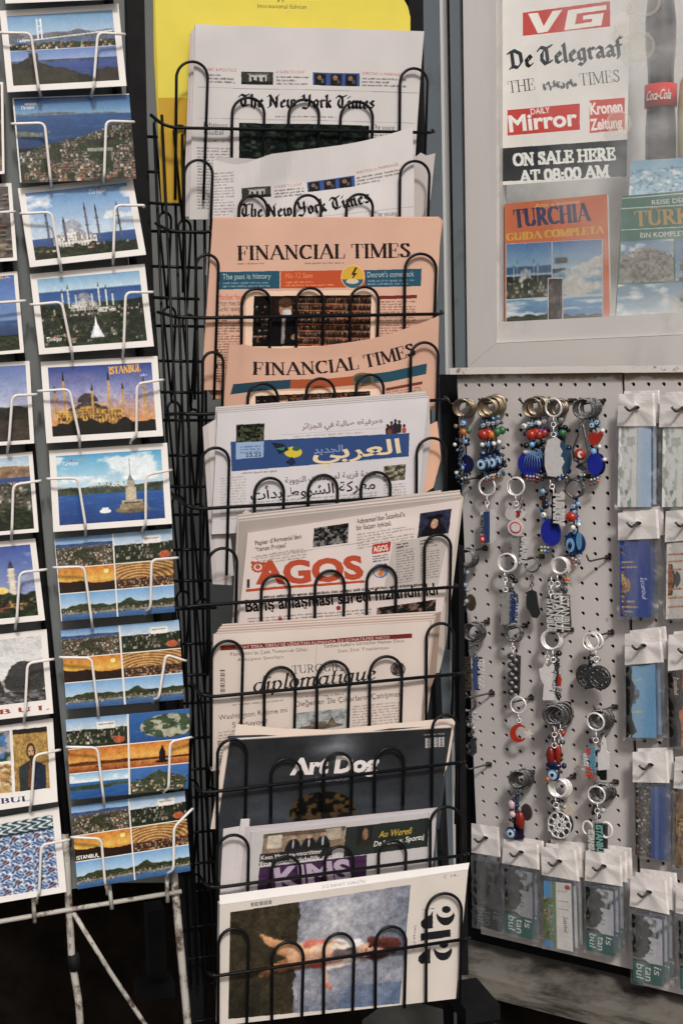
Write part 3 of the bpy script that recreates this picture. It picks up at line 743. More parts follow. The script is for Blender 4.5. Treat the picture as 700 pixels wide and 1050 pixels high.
def ph_collage(kind):
    W, H = 250, 174; p = Pic(W, H, 81 + kind, 1); p.a[:] = hexc((226, 222, 215))
    def cell(x0, y0, x1, y1, f):
        a, b, c, d = int(y0 * H), int(y1 * H), int(x0 * W), int(x1 * W); q = Pic(d - c, b - a, 90 + kind * 17 + int(100 * y0 + 10 * x0)); f(q); p.a[a:b, c:d] = q.out(.03)
    def town(q): q.grad(0, .35, (90, 140, 205), (170, 195, 222)); q.hills(.22, .06, (60, 84, 130), bottom=.4); q.a[q.Y > .36] = hexc((92, 84, 64)); q.city(.32, 1, TERRA, 26, 9, .85); q.put((q.n(5, 7) > .62) * (q.Y > .4) * 1.0, (52, 62, 36), .8)
    def quay(q): q.grad(0, .4, (120, 165, 215), (190, 205, 222)); q.trees(.42, .2, 5); q.city(.38, .9, PALE, 22, 5, .5); q.rect(.5, .18, .8, .42, (222, 218, 210)); q.rect(.52, .24, .78, .28, (150, 150, 150)); q.ell(.86, .82, .1, .12, (190, 90, 50))
    def sun(q): q.grad(0, 1, (222, 122, 30), (250, 176, 66), (160, 66, 16)); q.ell(.86, .22, .05, .09, (255, 226, 130)); q.hills(.62, .4, (56, 28, 14), f=3, tex=.2)
    def sun2(q): q.grad(0, 1, (216, 112, 34), (246, 160, 62), (150, 70, 26)); q.hills(.6, .1, (110, 56, 26), f=2, bottom=.72); q.rect(.46, .78, .56, .84, (40, 24, 14)); q.rect(.5, .7, .51, .8, (40, 24, 14))
    def tower(q): q.grad(0, 1, (224, 120, 34), (248, 170, 70), (170, 80, 30)); q.hills(.64, .06, (96, 48, 22), f=3, bottom=.72); q.rect(.5, .4, .6, .82, (36, 22, 16)); q.tri(.55, .42, .14, .04, (36, 22, 16)); q.ell(.55, .84, .12, .06, (36, 22, 16))
    def bazaar(q):
        q.a[:] = hexc((150, 96, 44)); r = np.sqrt((q.X - .4) ** 2 + (q.Y - .75) ** 2); q.put((np.sin(r * 60) > .1) * 1.0, (226, 178, 104), .8); q.put((q.Y > .62) * 1.0, (84, 50, 26)); q.city(.6, 1, [(220, 190, 150), (120, 60, 40), (60, 50, 60), (200, 140, 70)], 26, 4, .8)
    def fort(q): q.grad(0, .6, (104, 158, 220), (176, 202, 228)); q.trees(.44, .3, 4, c=(44, 56, 30), c2=(100, 104, 62)); q.sea(.74, 1, (70, 116, 170), (50, 90, 140)); q.city(.62, .8, PALE, 24, 3, .6); q.hills(.7, .04, (140, 130, 110), bottom=.76)
    def isle(q): q.grad(0, .4, (120, 176, 225), (210, 225, 235)); q.clouds(0, .4); q.sea(.36, 1, (40, 106, 180), (28, 84, 150)); q.ell(.3, .56, .42, .09, (60, 84, 52)); q.ell(.85, .5, .3, .06, (74, 96, 66))
    def coast(q): q.sea(0, 1, (54, 112, 186), (34, 86, 156)); q.put((q.Y > .15 + .8 * abs(q.X - .5) ** .7 * .9 + .2 * q.n(4, 5) - .15) * (q.X < .95) * 1.0, (72, 84, 54)); q.city(.4, 1, TERRA, 18, 6, .5)
    def hook(q): q.sea(0, 1, (40, 104, 178), (30, 84, 150)); m = ((q.X - .68) / .5) ** 2 + ((q.Y - .5) / .4) ** 2 < 1; q.put(m * 1.0, (70, 92, 64)); q.put(m * (q.n(8, 9) > .52) * 1.0, (188, 180, 160), .8)
    if kind == 0: L = (town, quay, sun, bazaar, fort, fort)
    else: L = (quay, hook, sun2, tower, isle, coast)
    ys = (0, .355, .665, 1)
    for k, f in enumerate(L):
        i, j = k % 2, k // 2; cell(i * .505, ys[j] + (.012 if j else 0), .495 + i * .505, ys[j + 1], f)
    return p.a
def ph_night():
    p = Pic(90, 110, 121); p.grad(0, .8, (64, 92, 176), (150, 160, 200)); p.clouds(.1, .6, (190, 195, 215), .5, .5); p.minaret(.8, .7, .2, .05, (226, 210, 180)); p.minaret(.3, .7, .26, .05, (226, 210, 180)); p.trees(.62, .2, 5); p.ell(.7, .62, .06, .05, (250, 200, 100)); p.city(.76, .9, [(236, 170, 70), (150, 80, 40), (60, 40, 30)], 20, 3, .8); return p.out()
def ph_tower():
    p = Pic(80, 100, 131); p.grad(0, .7, (70, 110, 190), (120, 150, 205)); p.sea(.6, .8, (56, 92, 150), (40, 70, 120)); p.minaret(.72, .86, .2, .09, (176, 130, 90)); p.trees(.8, .1); return p.out()
def ph_dusk():
    p = Pic(90, 100, 141); p.grad(0, .6, (96, 120, 190), (176, 180, 205)); p.minaret(.55, .5, .1, .07, (220, 214, 205)); p.trees(.48, .25, 4, c=(30, 26, 18), c2=(66, 60, 40)); p.a[p.Y > .72] = hexc((70, 58, 48)); p.ell(.4, .84, .3, .08, (200, 170, 160)); p.ell(.4, .84, .18, .05, (150, 60, 50)); return p.out()
def ph_city2():
    p = Pic(100, 100, 151); p.sea(.1, .4, (60, 96, 160), (44, 76, 136)); p.grad(0, .14, (150, 185, 220), (190, 205, 220)); p.hills(.12, .08, (150, 120, 90), bottom=.28); p.a[p.Y > .36] = hexc((80, 84, 70)); p.city(.34, 1, PALE + [(60, 80, 46)], 24, 12, .8); p.trees(.75, .2); return p.out()
def ph_stone():
    p = Pic(60, 100, 161); p.a[:] = hexc((96, 92, 88)); p.city(.05, .6, [(130, 126, 120), (90, 86, 80), (70, 70, 72)], 9, 9, .8); p.city(.6, 1, [(214, 190, 150), (160, 130, 90), (70, 60, 50)], 12, 6, .8); return p.out()
def ph_bw():
    p = Pic(110, 110, 171); p.grad(0, 1, (196, 196, 196), (226, 226, 224)); p.hills(.6, .3, (150, 150, 150), f=3, tex=.3)
    for x in (.1, .18, .42): p.minaret(x, .7, .1, .025, (170, 170, 170), (140, 140, 140))
    for x in (.55, .3, .22): p.tri(x, .85, .35, .09, (60, 60, 60))
    p.put(((p.X - .85) / .22) ** 2 + ((p.Y - .62) / .25) ** 2 < .6 + .8 * p.n(8, 8), (70, 70, 70)); p.trees(.82, .1, c=(50, 50, 50), c2=(140, 140, 140)); return p.out(.04)
def ph_icon():
    p = Pic(80, 120, 181); p.a[:] = hexc((164, 124, 58)); p.put(np.clip(p.n(30, 22) - .4, 0, 1) * 2, (214, 178, 98), .8); p.rect(0, 0, 1, .08, (50, 40, 30)); p.ell(.5, .37, .24, .16, (186, 146, 70)); p.ell(.5, .37, .13, .13, (84, 58, 36)); p.ell(.5, .38, .085, .1, (196, 152, 112)); p.rect(.44, .36, .48, .375, (40, 26, 20)); p.rect(.53, .36, .57, .375, (40, 26, 20)); p.ell(.5, .47, .07, .04, (80, 54, 34))
    p.put((p.Y > .5 + abs(p.X - .5) * .3) * (abs(p.X - .5) < .36) * 1.0, (58, 66, 70)); p.put((p.Y > .54) * (p.X > .5) * (p.X < .9) * (p.Y > .5 + abs(p.X - .5) * .3) * 1.0, (40, 56, 84)); p.tri(.47, .95, .5, .12, (130, 80, 44)); return p.out(.03)
def ph_tiles():
    p = Pic(130, 120, 191); u, v = p.X * 5.0, p.Y * 5.0
    p.a[:] = hexc((60, 92, 150)); k = np.sin(u * 6.283) * np.sin(v * 6.283) + .5 * np.sin(u * 12.5 + 1.3 * np.cos(v * 12.5)); p.put((abs(k) < .22) * 1.0, (214, 220, 228)); p.put((k > .86) * 1.0, (112, 56, 60)); p.put((k < -.8) * 1.0, (120, 160, 196))
    sp = np.sin(np.hypot((u % 1) - .5, (v % 1) - .5) * 38); p.put((sp > .8) * 1.0, (222, 226, 232), .85)
    p.put((p.Y < .17) * 1.0, (48, 84, 96)); p.put((p.Y < .17) * (np.sin(p.X * 70 + 3 * np.sin(p.Y * 60)) > .2) * 1.0, (206, 214, 216)); p.put((abs(p.Y - .18) < .015) * 1.0, (30, 50, 60)); return p.out(.03)
def ph_blur(seed, cols, f=(6, 6), w=80, h=60, th=True):
    p = Pic(w, h, seed); p.a[:] = hexc(cols[0])
    for c in cols[1:]: p.put(np.clip((p.n(*f) - .48) * (8 if th else 3), 0, 1), c, .85)
    return p.out(.03)
def ph_house():
    p = Pic(70, 36, 201); p.a[:] = hexc((70, 72, 70)); p.rect(.25, .2, .8, .9, (176, 172, 165)); p.rect(.2, .12, .85, .25, (120, 116, 110)); 
    for x in (.32, .5, .68): p.rect(x, .4, x + .07, .9, (50, 50, 52))
    p.trees(.75, .4, c=(30, 34, 30), c2=(80, 84, 74)); return p.out(.04)
def ph_three():
    p = Pic(80, 28, 211); p.a[:] = hexc((62, 92, 160)); 
    for x in (.04, .38, .7): p.rect(x, .1, x + .24, 1, (52, 48, 46)); p.ell(x + .1, .4, .05, .2, (150, 116, 92)); p.rect(x + .14, .5, x + .2, .8, (90, 90, 110))
    return p.out(.04)
def ph_shop():
    p = Pic(190, 90, 221); p.a[:] = hexc((54, 36, 28))
    for k in range(7):
        y = .06 + .135 * k
        p.city(y, y + .1, [(110, 74, 52), (150, 110, 80), (80, 90, 70), (60, 44, 40), (170, 140, 110), (120, 50, 36)], 44, 1, .9, x0=.36); p.put((abs(p.Y - y - .11 - .05 * (p.X - .6)) < .012) * (p.X > .34) * 1.0, (176, 104, 66))
    p.put((p.X < .16) * 1.0, (34, 28, 26)); p.city(.2, .9, [(60, 66, 80), (90, 70, 60), (40, 40, 46)], 5, 6, .6, x0=0, x1=.14)
    p.ell(.26, 1.0, .13, .68, (30, 30, 34)); p.rect(.245, .38, .275, .95, (150, 140, 136)); p.ell(.27, .26, .055, .17, (176, 124, 96)); p.ell(.268, .14, .06, .1, (90, 66, 48)); p.ell(.285, .34, .04, .07, (196, 200, 206)); p.ell(.36, .82, .035, .06, (176, 124, 96)); return p.out(.03)
def ph_group():
    p = Pic(110, 50, 231); p.a[:] = hexc((150, 128, 104)); p.rect(0, 0, 1, .2, (112, 92, 74)); p.rect(.05, .1, .22, .7, (196, 182, 160)); p.rect(.75, .05, .95, .6, (176, 160, 140))
    for x, h in ((.36, .3), (.55, .34), (.72, .28)): p.ell(x, 1.05, .1, .7, (34, 34, 40)); p.ell(x, h, .035, .1, (190, 146, 120)); p.rect(x - .01, h + .12, x + .01, .8, (200, 196, 192))
    return p.out(.03)
def ph_figure():
    p = Pic(240, 150, 241); p.a[:] = hexc((118, 122, 136)); t = p.n(3, 4)[..., None]; p.a = hexc((102, 110, 132)) * (1 - t) + hexc((160, 160, 168)) * t
    p.put(np.clip(1.3 - np.hypot((p.X - .68) / .2, (p.Y - .2) / .3), 0, 1) * p.n(3, 4), (208, 204, 204), .8)
    p.put((p.X < .41 - .02 * p.Y) * 1.0, (70, 62, 46)); p.put((p.X < .4) * np.clip(p.n(4, 5) - .45, 0, 1) * 2, (96, 84, 58), .8); p.put((p.X < .2) * (p.Y > .55) * p.n(2, 3), (40, 38, 32), .8)
    j = (p.n(9, 14) - .5) * .2
    def blob(x0, y0, x1, y1, r0, r1, c, a=.95):
        u = np.clip(((p.X - x0) * (x1 - x0) + (p.Y - y0) * (y1 - y0)) / ((x1 - x0) ** 2 + (y1 - y0) ** 2), 0, 1)
        d = np.hypot(p.X - x0 - u * (x1 - x0), (p.Y - y0 - u * (y1 - y0)) * .8); q = p.n(9, 12)[..., None]; sh = np.clip(1.15 - (p.Y - y0 - u * (y1 - y0)) / (r0 + .02) * .35, .5, 1.25)[..., None]; cc = np.clip(hexc(c) * (.86 + .28 * q) * sh, 0, 1) * np.ones_like(p.a); p.put(np.clip((r0 + (r1 - r0) * u + j * .14 - d) * 70, 0, 1), cc, a)
    blob(.19, .25, .33, .40, .022, .05, (176, 122, 82)); blob(.33, .40, .45, .47, .06, .08, (184, 128, 88)); blob(.20, .60, .40, .52, .03, .07, (150, 98, 62))
    blob(.42, .46, .56, .49, .09, .085, (196, 140, 104)); blob(.47, .38, .60, .40, .035, .05, (190, 92, 76)); blob(.50, .55, .64, .57, .04, .05, (176, 78, 66)); blob(.54, .47, .68, .49, .075, .07, (206, 156, 126))
    blob(.60, .36, .74, .42, .03, .03, (222, 206, 198)); blob(.62, .44, .76, .46, .025, .035, (214, 196, 190)); blob(.60, .60, .74, .57, .03, .03, (208, 186, 178)); blob(.66, .50, .80, .52, .05, .045, (96, 84, 84)); blob(.70, .47, .78, .49, .02, .022, (70, 92, 88))
    blob(.79, .49, .86, .50, .055, .05, (204, 150, 122)); blob(.82, .42, .93, .48, .04, .05, (92, 46, 40)); blob(.84, .55, .95, .53, .045, .03, (78, 42, 38)); blob(.88, .40, .97, .44, .02, .012, (120, 60, 48))
    wy, wx = p.n(14, 20) - .5, p.n(14, 20) - .5; iy = np.clip(np.arange(p.h)[:, None] + wy * p.h * .05, 0, p.h - 1).astype(int); ix = np.clip(np.arange(p.w)[None] + wx * p.w * .035, 0, p.w - 1).astype(int); p.a = p.a[iy, ix]; p.a = p.a * (.90 + .20 * p.n(26, 40, 3)[..., None])
    p.ell(.815, .47, .008, .012, (50, 34, 32)); p.ell(.815, .53, .008, .012, (50, 34, 32)); p.ell(.795, .5, .006, .02, (168, 84, 74))
    blob(.575, .62, .585, .74, .012, .016, (190, 138, 108)); blob(.575, .76, .61, .79, .018, .012, (178, 92, 74))
    p.put((p.Y > .8) * (p.X > .66) * p.n(2, 3), (74, 104, 150), .7); return p.out(.012, .9)
def ph_cover():
    p = Pic(220, 100, 251); t = p.Y[..., None]; p.a = hexc((50, 52, 55)) * (1 - t) + hexc((66, 71, 79)) * t
    p.put(np.clip(p.n(4, 4) - .4, 0, 1) * 1.6, (96, 100, 108), .4); p.put(np.clip(1 - np.hypot((p.X - .52) / .16, (p.Y - .12) / .22), 0, 1) * p.n(6, 8), (190, 196, 206), .8); p.put((p.Y > .6) * np.clip(p.n(6, 3) - .42, 0, 1) * 2, (88, 95, 108), .5)
    m = ((p.X - .5) / .15) ** 2 + ((p.Y - .82) / .22) ** 2 < 1; p.put(m * 1.0, (24, 22, 20)); p.put(m * (p.n(24, 40, 2) > .56) * 1.0, (112, 84, 42), .8); return p.out(.008, .25)
def ph_sidewise(kind, dim=1.0):
    """pictures of the narrow souvenir magnets: the scene lies on its side, sky to the right"""
    W, H = 70, 120; p = Pic(H, W, 300 + kind * 7)
    if kind == 0:   # pale sketch
        p.grad(0, 1, (160, 194, 240), (214, 226, 244)); p.put((p.Y > .45) * 1.0, (228, 230, 228)); p.put((p.Y > .62 + .5 * (p.n(5, 6) - .5)) * (p.n(9, 9) > .5) * 1.0, (160, 168, 158), .7); p.put((p.X > .8) * (p.Y > .6) * (p.n(5, 5) > .5) * 1.0, (90, 120, 96), .7); p.rect(0, .42, 1, .45, (196, 190, 160))
    elif kind == 1:  # blue with gold mosque
        p.a[:] = hexc((38, 78, 172)); g = (222, 170, 96); p.mosque(.6, .95, .7, g, (196, 140, 80), [(-.44, .66), (-.34, .8), (.3, .66), (.4, .8), (.48, .6)], g, g); p.city(.78, .95, [g, (150, 100, 70), (60, 70, 130)], 24, 3, .5)
    elif kind == 2:  # light blue, dark trees
        p.grad(0, 1, (92, 160, 222), (130, 184, 226)); g = (214, 206, 96); p.mosque(.4, .74, .5, (130, 140, 110), (90, 110, 130), [(-.4, .7), (.5, .66)], g, g); p.trees(.72, .3, 6, c=(22, 28, 22), c2=(40, 50, 34)); p.put((p.X > .75) * (p.Y > .7) * (p.n(4, 4) > .5) * 1.0, (180, 176, 168))
    elif kind == 3:  # dark town and deep blue
        p.a[:] = hexc((48, 84, 160)); p.a[p.Y > .45] = hexc((50, 48, 44)); p.city(.45, 1, [(196, 190, 176), (120, 112, 100), (60, 60, 56), (150, 70, 56)], 26, 6, .7); p.rect(0, .2, 1, .32, (112, 128, 172), .6)
    elif kind == 4:  # orange evening with black silhouette
        p.grad(0, 1, (206, 90, 44), (226, 130, 60)); p.rect(0, 0, .3, .5, (190, 84, 56)); p.trees(.6, .3, 4, c=(24, 22, 18), c2=(60, 48, 30)); p.minaret(.5, .8, .1, .02, (60, 40, 30)); p.minaret(.8, .8, .2, .02, (60, 40, 30))
    elif kind == 5:  # white with orange domes
        p.a[:] = hexc((206, 200, 192)); p.mosque(.5, .95, .8, (190, 112, 60), (52, 46, 42), MINS, (196, 122, 70), (70, 50, 40))
    elif kind == 6:  # brown
        p.a[:] = hexc((150, 116, 70)); p.put(np.clip(p.n(8, 10) - .42, 0, 1) * 4, (84, 60, 40), .9); p.rect(0, 0, .35, .4, (60, 84, 140)); p.mosque(.6, .9, .5, (190, 150, 90), (90, 70, 50), MINS[:3], (210, 180, 120))
    elif kind == 7:  # green town strip
        p.a[:] = hexc((214, 212, 208)); p.put((p.Y > .55) * 1.0, (96, 130, 70)); p.mosque(.55, .82, .45, (150, 156, 160), (110, 124, 140), [(-.4, .5), (.4, .5)], (170, 170, 170)); p.city(.72, 1, [(80, 120, 60), (190, 150, 90), (60, 100, 50)], 20, 4, .6); p.rect(0, .7, .25, 1, (70, 140, 206)); p.rect(.9, .7, 1, 1, (70, 140, 206))
        p.ell(.07, .14, .035, .1, (196, 60, 40))
        for x in (.13, .28, .4): p.rect(x, .12, x + .012, .5, (160, 140, 110))
    else:            # misty skyline: dark trees in the lower half of the lying picture
        p.grad(0, 1, (176, 178, 192), (196, 190, 196)); p.put((p.X < .3) * np.clip(p.n(12, 16) - .42, 0, 1) * 4, (66, 74, 70), .8)
        e = vnoise(2, p.w, 1, 9, 77, 3)[0] - .5
        p.put((p.Y > (.52 + .5 * e - .1 * np.sin(p.X[0] * 6))[None]) * 1.0, (22, 27, 26)); p.put((p.Y > .6) * np.clip(p.n(12, 18) - .5, 0, 1) * 5, (96, 102, 92), .7); p.rect(.62, .62, .66, 1, (170, 160, 150), .5)
        for x in (.4, .47, .53): p.rect(x, .3, x + .008, .6, (96, 96, 104))
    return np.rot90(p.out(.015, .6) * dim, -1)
# ------------------------------------------------------------------ planes of the place
WALL = Plane(465, 330, 2.55, -20)          # kiosk front
BOARD = Plane(608, 530, 2.35, -34)         # pegboard, swung out on its right side
RACK = Plane(330, 525, 2.10, 15.7)         # newspaper rack
CARDS = Plane(100, 525, 1.70, 18)          # postcard rack
VIEWN = lambda pl: pl.n

def px_slab(mb, pl, poly, d, t, col=None): return mb.slab([pl.at(p, d) for p in np.array(poly, float)], pl.n, t, col)

# ------------------------------------------------------------------ ground
g = MB(); S = 400.0
gm = []
N_ = 24
xs = np.sign(np.linspace(-1, 1, N_)) * np.abs(np.linspace(-1, 1, N_)) ** 3 * S
g.add([(x, y, 0) for y in xs for x in xs], [(j * N_ + i, j * N_ + i + 1, (j + 1) * N_ + i + 1, (j + 1) * N_ + i) for j in range(N_ - 1) for i in range(N_ - 1)])
tag(add_obj('ground', (g, 'ground')), kind='structure')

# ------------------------------------------------------------------ kiosk
base = WALL.at((455, 1000)); base[2] = 0
kiosk = add_empty('kiosk', base); tag(kiosk, 'grey metal newsstand kiosk with an aluminium framed display window', 'kiosk')
def on_z(pl, px, d, z):
    p = pl.at((px, 400.0), d).copy(); p[2] = z; return p
def wbox(mb, x0, x1, y0, y1, d0, d1, pl=WALL, col=None):
    """box on the wall between pixel columns, front at d1, back at d0; y given in pixels or ('z', metres)"""
    q = [(x0, y0), (x1, y0), (x1, y1), (x0, y1)]
    return px_slab(mb, pl, q, d1, d1 - d0, col)
def wquad(mb, q, d0, d1, pl=WALL): return px_slab(mb, pl, q, d1, d1 - d0)
zt = 2.4
def wall_strip(mb, xa_top, xa_bot, xb_top, xb_bot, d0, d1, ytop=-60, ybot=1160):
    return wquad(mb, [(xa_top, ytop), (xb_top, ytop), (xb_bot, ybot), (xa_bot, ybot)], d0, d1)
m = MB(); wall_strip(m, -320, -320, 433, 456, -.06, -.02, ybot=905); add_obj('back_wall', (m, 'wall_grey'), kiosk)
m = MB(); wquad(m, [(-320, 905), (470, 905), (478, 1250), (-320, 1250)], -.30, -.26); wquad(m, [(-320, 900), (480, 900), (480, 906), (-320, 906)], -.26, -.021); add_obj('dark_base', (m, 'base_dark'), kiosk)  # near-black colour stands in for the deep shade down here
# post: grey face, white edge, rubber gap, narrow strip
L0 = lambda y: 450.5 + (y / 240.) * 5.0      # white edge, drifting as the post does in the photo
def strip(dx0, dx1, d0, d1, y0=-60, y1=1160):
    f = lambda y, dx: L0(y) * 1.0 + dx if y < 500 else L0(500) + (y - 500) * .012 + dx
    m = MB(); wquad(m, [(f(y0, dx0), y0), (f(y0, dx1), y0), (f(y1, dx1), y1), (f(y1, dx0), y1)], d0, d1); return m
add_obj('corner_post', [(strip(-19, 0, -.04, .02), 'blue_grey'), (strip(.1, 3.2, -.04, .022), 'white_edge')], kiosk)
add_obj('rubber_seal', (strip(3.4, 10, -.05, -.012), 'black_gap'), kiosk)
add_obj('door_strip', [(strip(10.2, 20.5, -.04, .012), 'blue_grey'), (strip(20.6, 22.4, -.04, -.005), 'black_gap')], kiosk)
# window
fr = MB()
wquad(fr, [(473.5, -60), (507, -60), (508.5, 352), (479, 376)], -.05, .010)      # left stile
wquad(fr, [(479.1, 376.2), (508.5, 352.2), (1500, 306.1), (1500, 420), (479.5, 420)], -.05, .010)   # bottom rail
st = MB(); wquad(st, [(1430, -60), (1510, -60), (1510, 425), (1430, 425)], -.40, .013); add_obj('side_stile', (st, 'alu'), kiosk)
st = MB(); wquad(st, [(481, 421), (1509, 426), (1509, 1700), (484, 1700)], -.06, -.03); add_obj('lower_wall', (st, 'blue_grey'), kiosk)
lip = MB()
wquad(lip, [(507.2, -60), (511.5, -60), (512.0, 330), (508.8, 351.6)], -.05, .004)
wquad(lip, [(508.8, 351.8), (512.2, 330.2), (1500, 278.8), (1500, 305.8)], -.05, .004)
frame = add_obj('window_frame', (fr, 'alu'), kiosk); add_obj('inner_lip', (lip, 'lip'), frame)
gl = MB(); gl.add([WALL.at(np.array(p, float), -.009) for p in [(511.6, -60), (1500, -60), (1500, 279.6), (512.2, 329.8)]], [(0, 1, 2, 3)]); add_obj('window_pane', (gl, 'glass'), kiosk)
# inside of the display: shelf and pale back
ins = MB(); wquad(ins, [(470, -120), (1500, -120), (1500, 380), (470, 380)], -.40, -.38); add_obj('display_back', (ins, 'lip'), kiosk)
sh = MB(); a, b = WALL.at((500, 331), -.055), WALL.at((1500, 279.6), -.055)
sh.slab([a, b, b + WALL.n * -.33, a + WALL.n * -.33], (0, 0, 1.0), .015); add_obj('display_shelf', (sh, 'lip'), kiosk)
# weathered ledge under the pegboard, recess and plinth
pb0, pb1 = BOARD.at((470, 966), .0), BOARD.at((780, 1062), .0)
zl = pb0[2] - .012
def flat(p, z): q = np.array(p, float); q[2] = z; return q
dirx = BOARD.t
f0 = flat(pb0, zl); 
def ray_z(px, z):
    v = ray(px); return CAM + v * ((z - CAM[2]) / v[2])
lf = ray_z((471, 996), zl)
dep = float((lf - f0) @ BOARD.n)
p0 = f0 - dirx * .12 - BOARD.n * .10; p1 = f0 + dirx * .9 - BOARD.n * .10
lm = MB(); 
def slab_h(mb, a, b, dep, z, th): return mb.slab([flat(a, z), flat(b, z), flat(b + BOARD.n * dep, z), flat(a + BOARD.n * dep, z)], (0, 0, 1.0), th)
slab_h(lm, p0, p1, dep + .10, zl, .035); add_obj('ledge', (lm, 'ledge'), kiosk)
lm = MB(); slab_h(lm, p0, p1, dep + .05, zl - .036, .07); add_obj('ledge_support', (lm, 'base_dark'), kiosk)
lm = MB(); slab_h(lm, p0, p1, dep + .16, zl - .107, max(.02, zl - .107)); add_obj('plinth', (lm, 'ground'), kiosk)

# things behind the window glass
def flat_thing(name, label, cat, sheet, pl, d, t, mk='paper', group=None, edge=(225, 222, 216), quad=None, merge=True, maxrun=14):
    q = sheet.q if sheet.outline is None else sheet.outline
    pts = [pl.at(np.array(p, float), d) for p in q]
    org = min(pts, key=lambda p: p[2]); org = sum(pts) / len(pts); org = org.copy(); org[2] = min(p[2] for p in pts)
    body = MB(); body.slab([pl.at(np.array(p, float), d - .00025) for p in q], pl.n, t, tuple(hexc(edge)))
    o = add_obj(name, [(sheet.mesh(pl, d, merge=merge, maxrun=maxrun), mk), (body, mk)], None, org)
    return tag(o, label, cat, group)
s = Sheet([(512.5, -24), (646, -40), (642, 181), (513.5, 190)], 3.0, (240, 236, 232))
RED = (206, 66, 58)
s.rect(513, -12, 560, -2, (40, 60, 120), -.06)
s.poly([(535.5, 13), (625, 1), (625, 27), (535.5, 37)], RED)
for seg in ([(541, 14), (551, 13), (557, 27), (566, 11.5), (576, 10), (561, 32.5), (551, 34)],): s.poly(seg, (250, 245, 240))
s.poly([(582, 10.5), (621, 5), (621, 10), (591, 14), (589, 25), (606, 22.5), (607, 19), (597, 20.3), (597.5, 16), (618.5, 13.2), (616, 26), (578, 31)], (250, 245, 240))
s.text('De Telegraaf', (522, 71), (638.5, 56.5), 19, (26, 30, 42), 'frak')
s.text('THE', (521, 95.5), (549, 92), 12, (30, 30, 32), 'light'); s.text('TIMES', (594, 88), (636, 83.5), 12.5, (60, 60, 64), 'light')
for k in range(30): s.disc(556 + k * 1.15, 88.5 - k * .1 + (k * 7 % 5) * 1.3 - 2.6, .8 + (k % 3) * .5, 1.2 + (k * 5 % 3) * .8, (70, 70, 74) if k % 4 else (225, 222, 220), .75)
s.poly([(520, 113), (594, 106), (594, 133), (520, 139)], RED)
s.text('Mirror', (522, 135), (592, 128), 16, (252, 250, 246), bold=.03); s.text('DAILY', (544, 117.5), (563.5, 115.5), 6, (252, 250, 246), bold=.01)
s.poly([(604, 103), (640, 100), (640, 133), (604, 136.5)], (212, 92, 84)); s.text('Kronen', (605, 117.5), (638, 114.5), 11.5, (250, 244, 240), bold=.035); s.text('Zeitung', (605, 133.5), (638, 130.5), 11, (250, 244, 240), bold=.035)
s.poly([(514, 152), (643, 143), (642, 181), (513.5, 186)], (44, 48, 54))
s.text('ON SALE HERE', (526, 170), (631, 163.5), 12, (244, 242, 238), 'slab'); s.text('AT 08:00 AM', (533, 187), (624, 181), 11.5, (244, 242, 238), 'slab')
flat_thing('poster', 'white poster listing newspaper names in red and black, taped inside the window', 'poster', s, WALL, -.020, .0012)
# the two guide books and the blue map, standing on the shelf
s = Sheet([(517, 209), (622, 199), (625, 327), (517, 333)], 2.6, (214, 104, 56))
s.text('Arte e turismo', (548, 213), (594, 208.5), 4, (226, 190, 120), bold=.01)
s.text('TURCHIA', (527, 233.5), (605, 226), 18, (26, 38, 84), 'fat'); s.text('GUIDA COMPLETA', (519, 247), (619, 239), 7.5, (230, 176, 56), 'fat')
s.poly([(518.5, 250), (617.5, 245), (618, 328), (518.5, 332)], (196, 204, 212))
q = Pic(50, 52, 401); q.grad(0, .6, (60, 120, 190), (150, 190, 220)); q.sea(.42, .56, (34, 84, 140), (40, 90, 140)); q.mosque(.42, .72, .62, (196, 196, 190), (140, 146, 150), MINS, (200, 200, 196)); q.trees(.66, .2); q.city(.72, 1, PALE, 14, 4, .6); s.pic([(519, 250.5), (565, 248), (565, 304), (519, 307)], q.out())
q = Pic(50, 52, 403); q.grad(0, .5, (54, 112, 186), (150, 186, 214)); q.put((q.Y > .55 - .3 * q.X + .1 * q.n(3, 6)) * 1.0, (200, 198, 190)); q.put((q.Y > .5) * np.clip(q.n(7, 5) - .45, 0, 1) * 4, (96, 150, 190), .8); q.rect(.05, .3, .3, .4, (60, 56, 52)); s.pic([(566, 248), (616.5, 245.5), (617, 301), (566, 304)], q.out())
q = Pic(90, 30, 405); q.sea(0, 1, (96, 156, 208), (60, 120, 186)); q.clouds(0, 1); q.trees(.75, .3, 6); s.pic([(519, 308), (617, 303.5), (617.5, 327), (519, 331)], q.out())
s.rect(561, 285, 577, 329, (206, 206, 200), -.04); s.pic([(562, 286), (576, 285.4), (576, 327), (562, 328)], ph_blur(407, [(60, 46, 40), (120, 90, 76), (40, 30, 30)], (5, 3), 20, 50))
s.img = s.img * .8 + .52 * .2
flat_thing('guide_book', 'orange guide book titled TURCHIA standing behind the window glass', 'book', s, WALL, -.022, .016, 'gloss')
s = Sheet([(637, 201), (742, 192), (744, 319), (630, 326)], 2.6, (60, 106, 92))
s.rect(636, 203, 742, 204, (210, 220, 214), -.08); s.text('REISE DER ZEIT', (668, 210), (722, 205.5), 4.5, (226, 230, 226), bold=.01); s.rect(636, 213.5, 743, 214.6, (200, 214, 206), -.06)
s.text('TÜRKEI', (650, 232), (728, 227), 15, (196, 150, 84), 'serif'); s.rect(636, 235.5, 743, 236.4, (200, 214, 206), -.05); s.text('EIN KOMPLETTES BUCH', (656, 243.8), (736, 240), 5, (226, 230, 226), bold=.01)
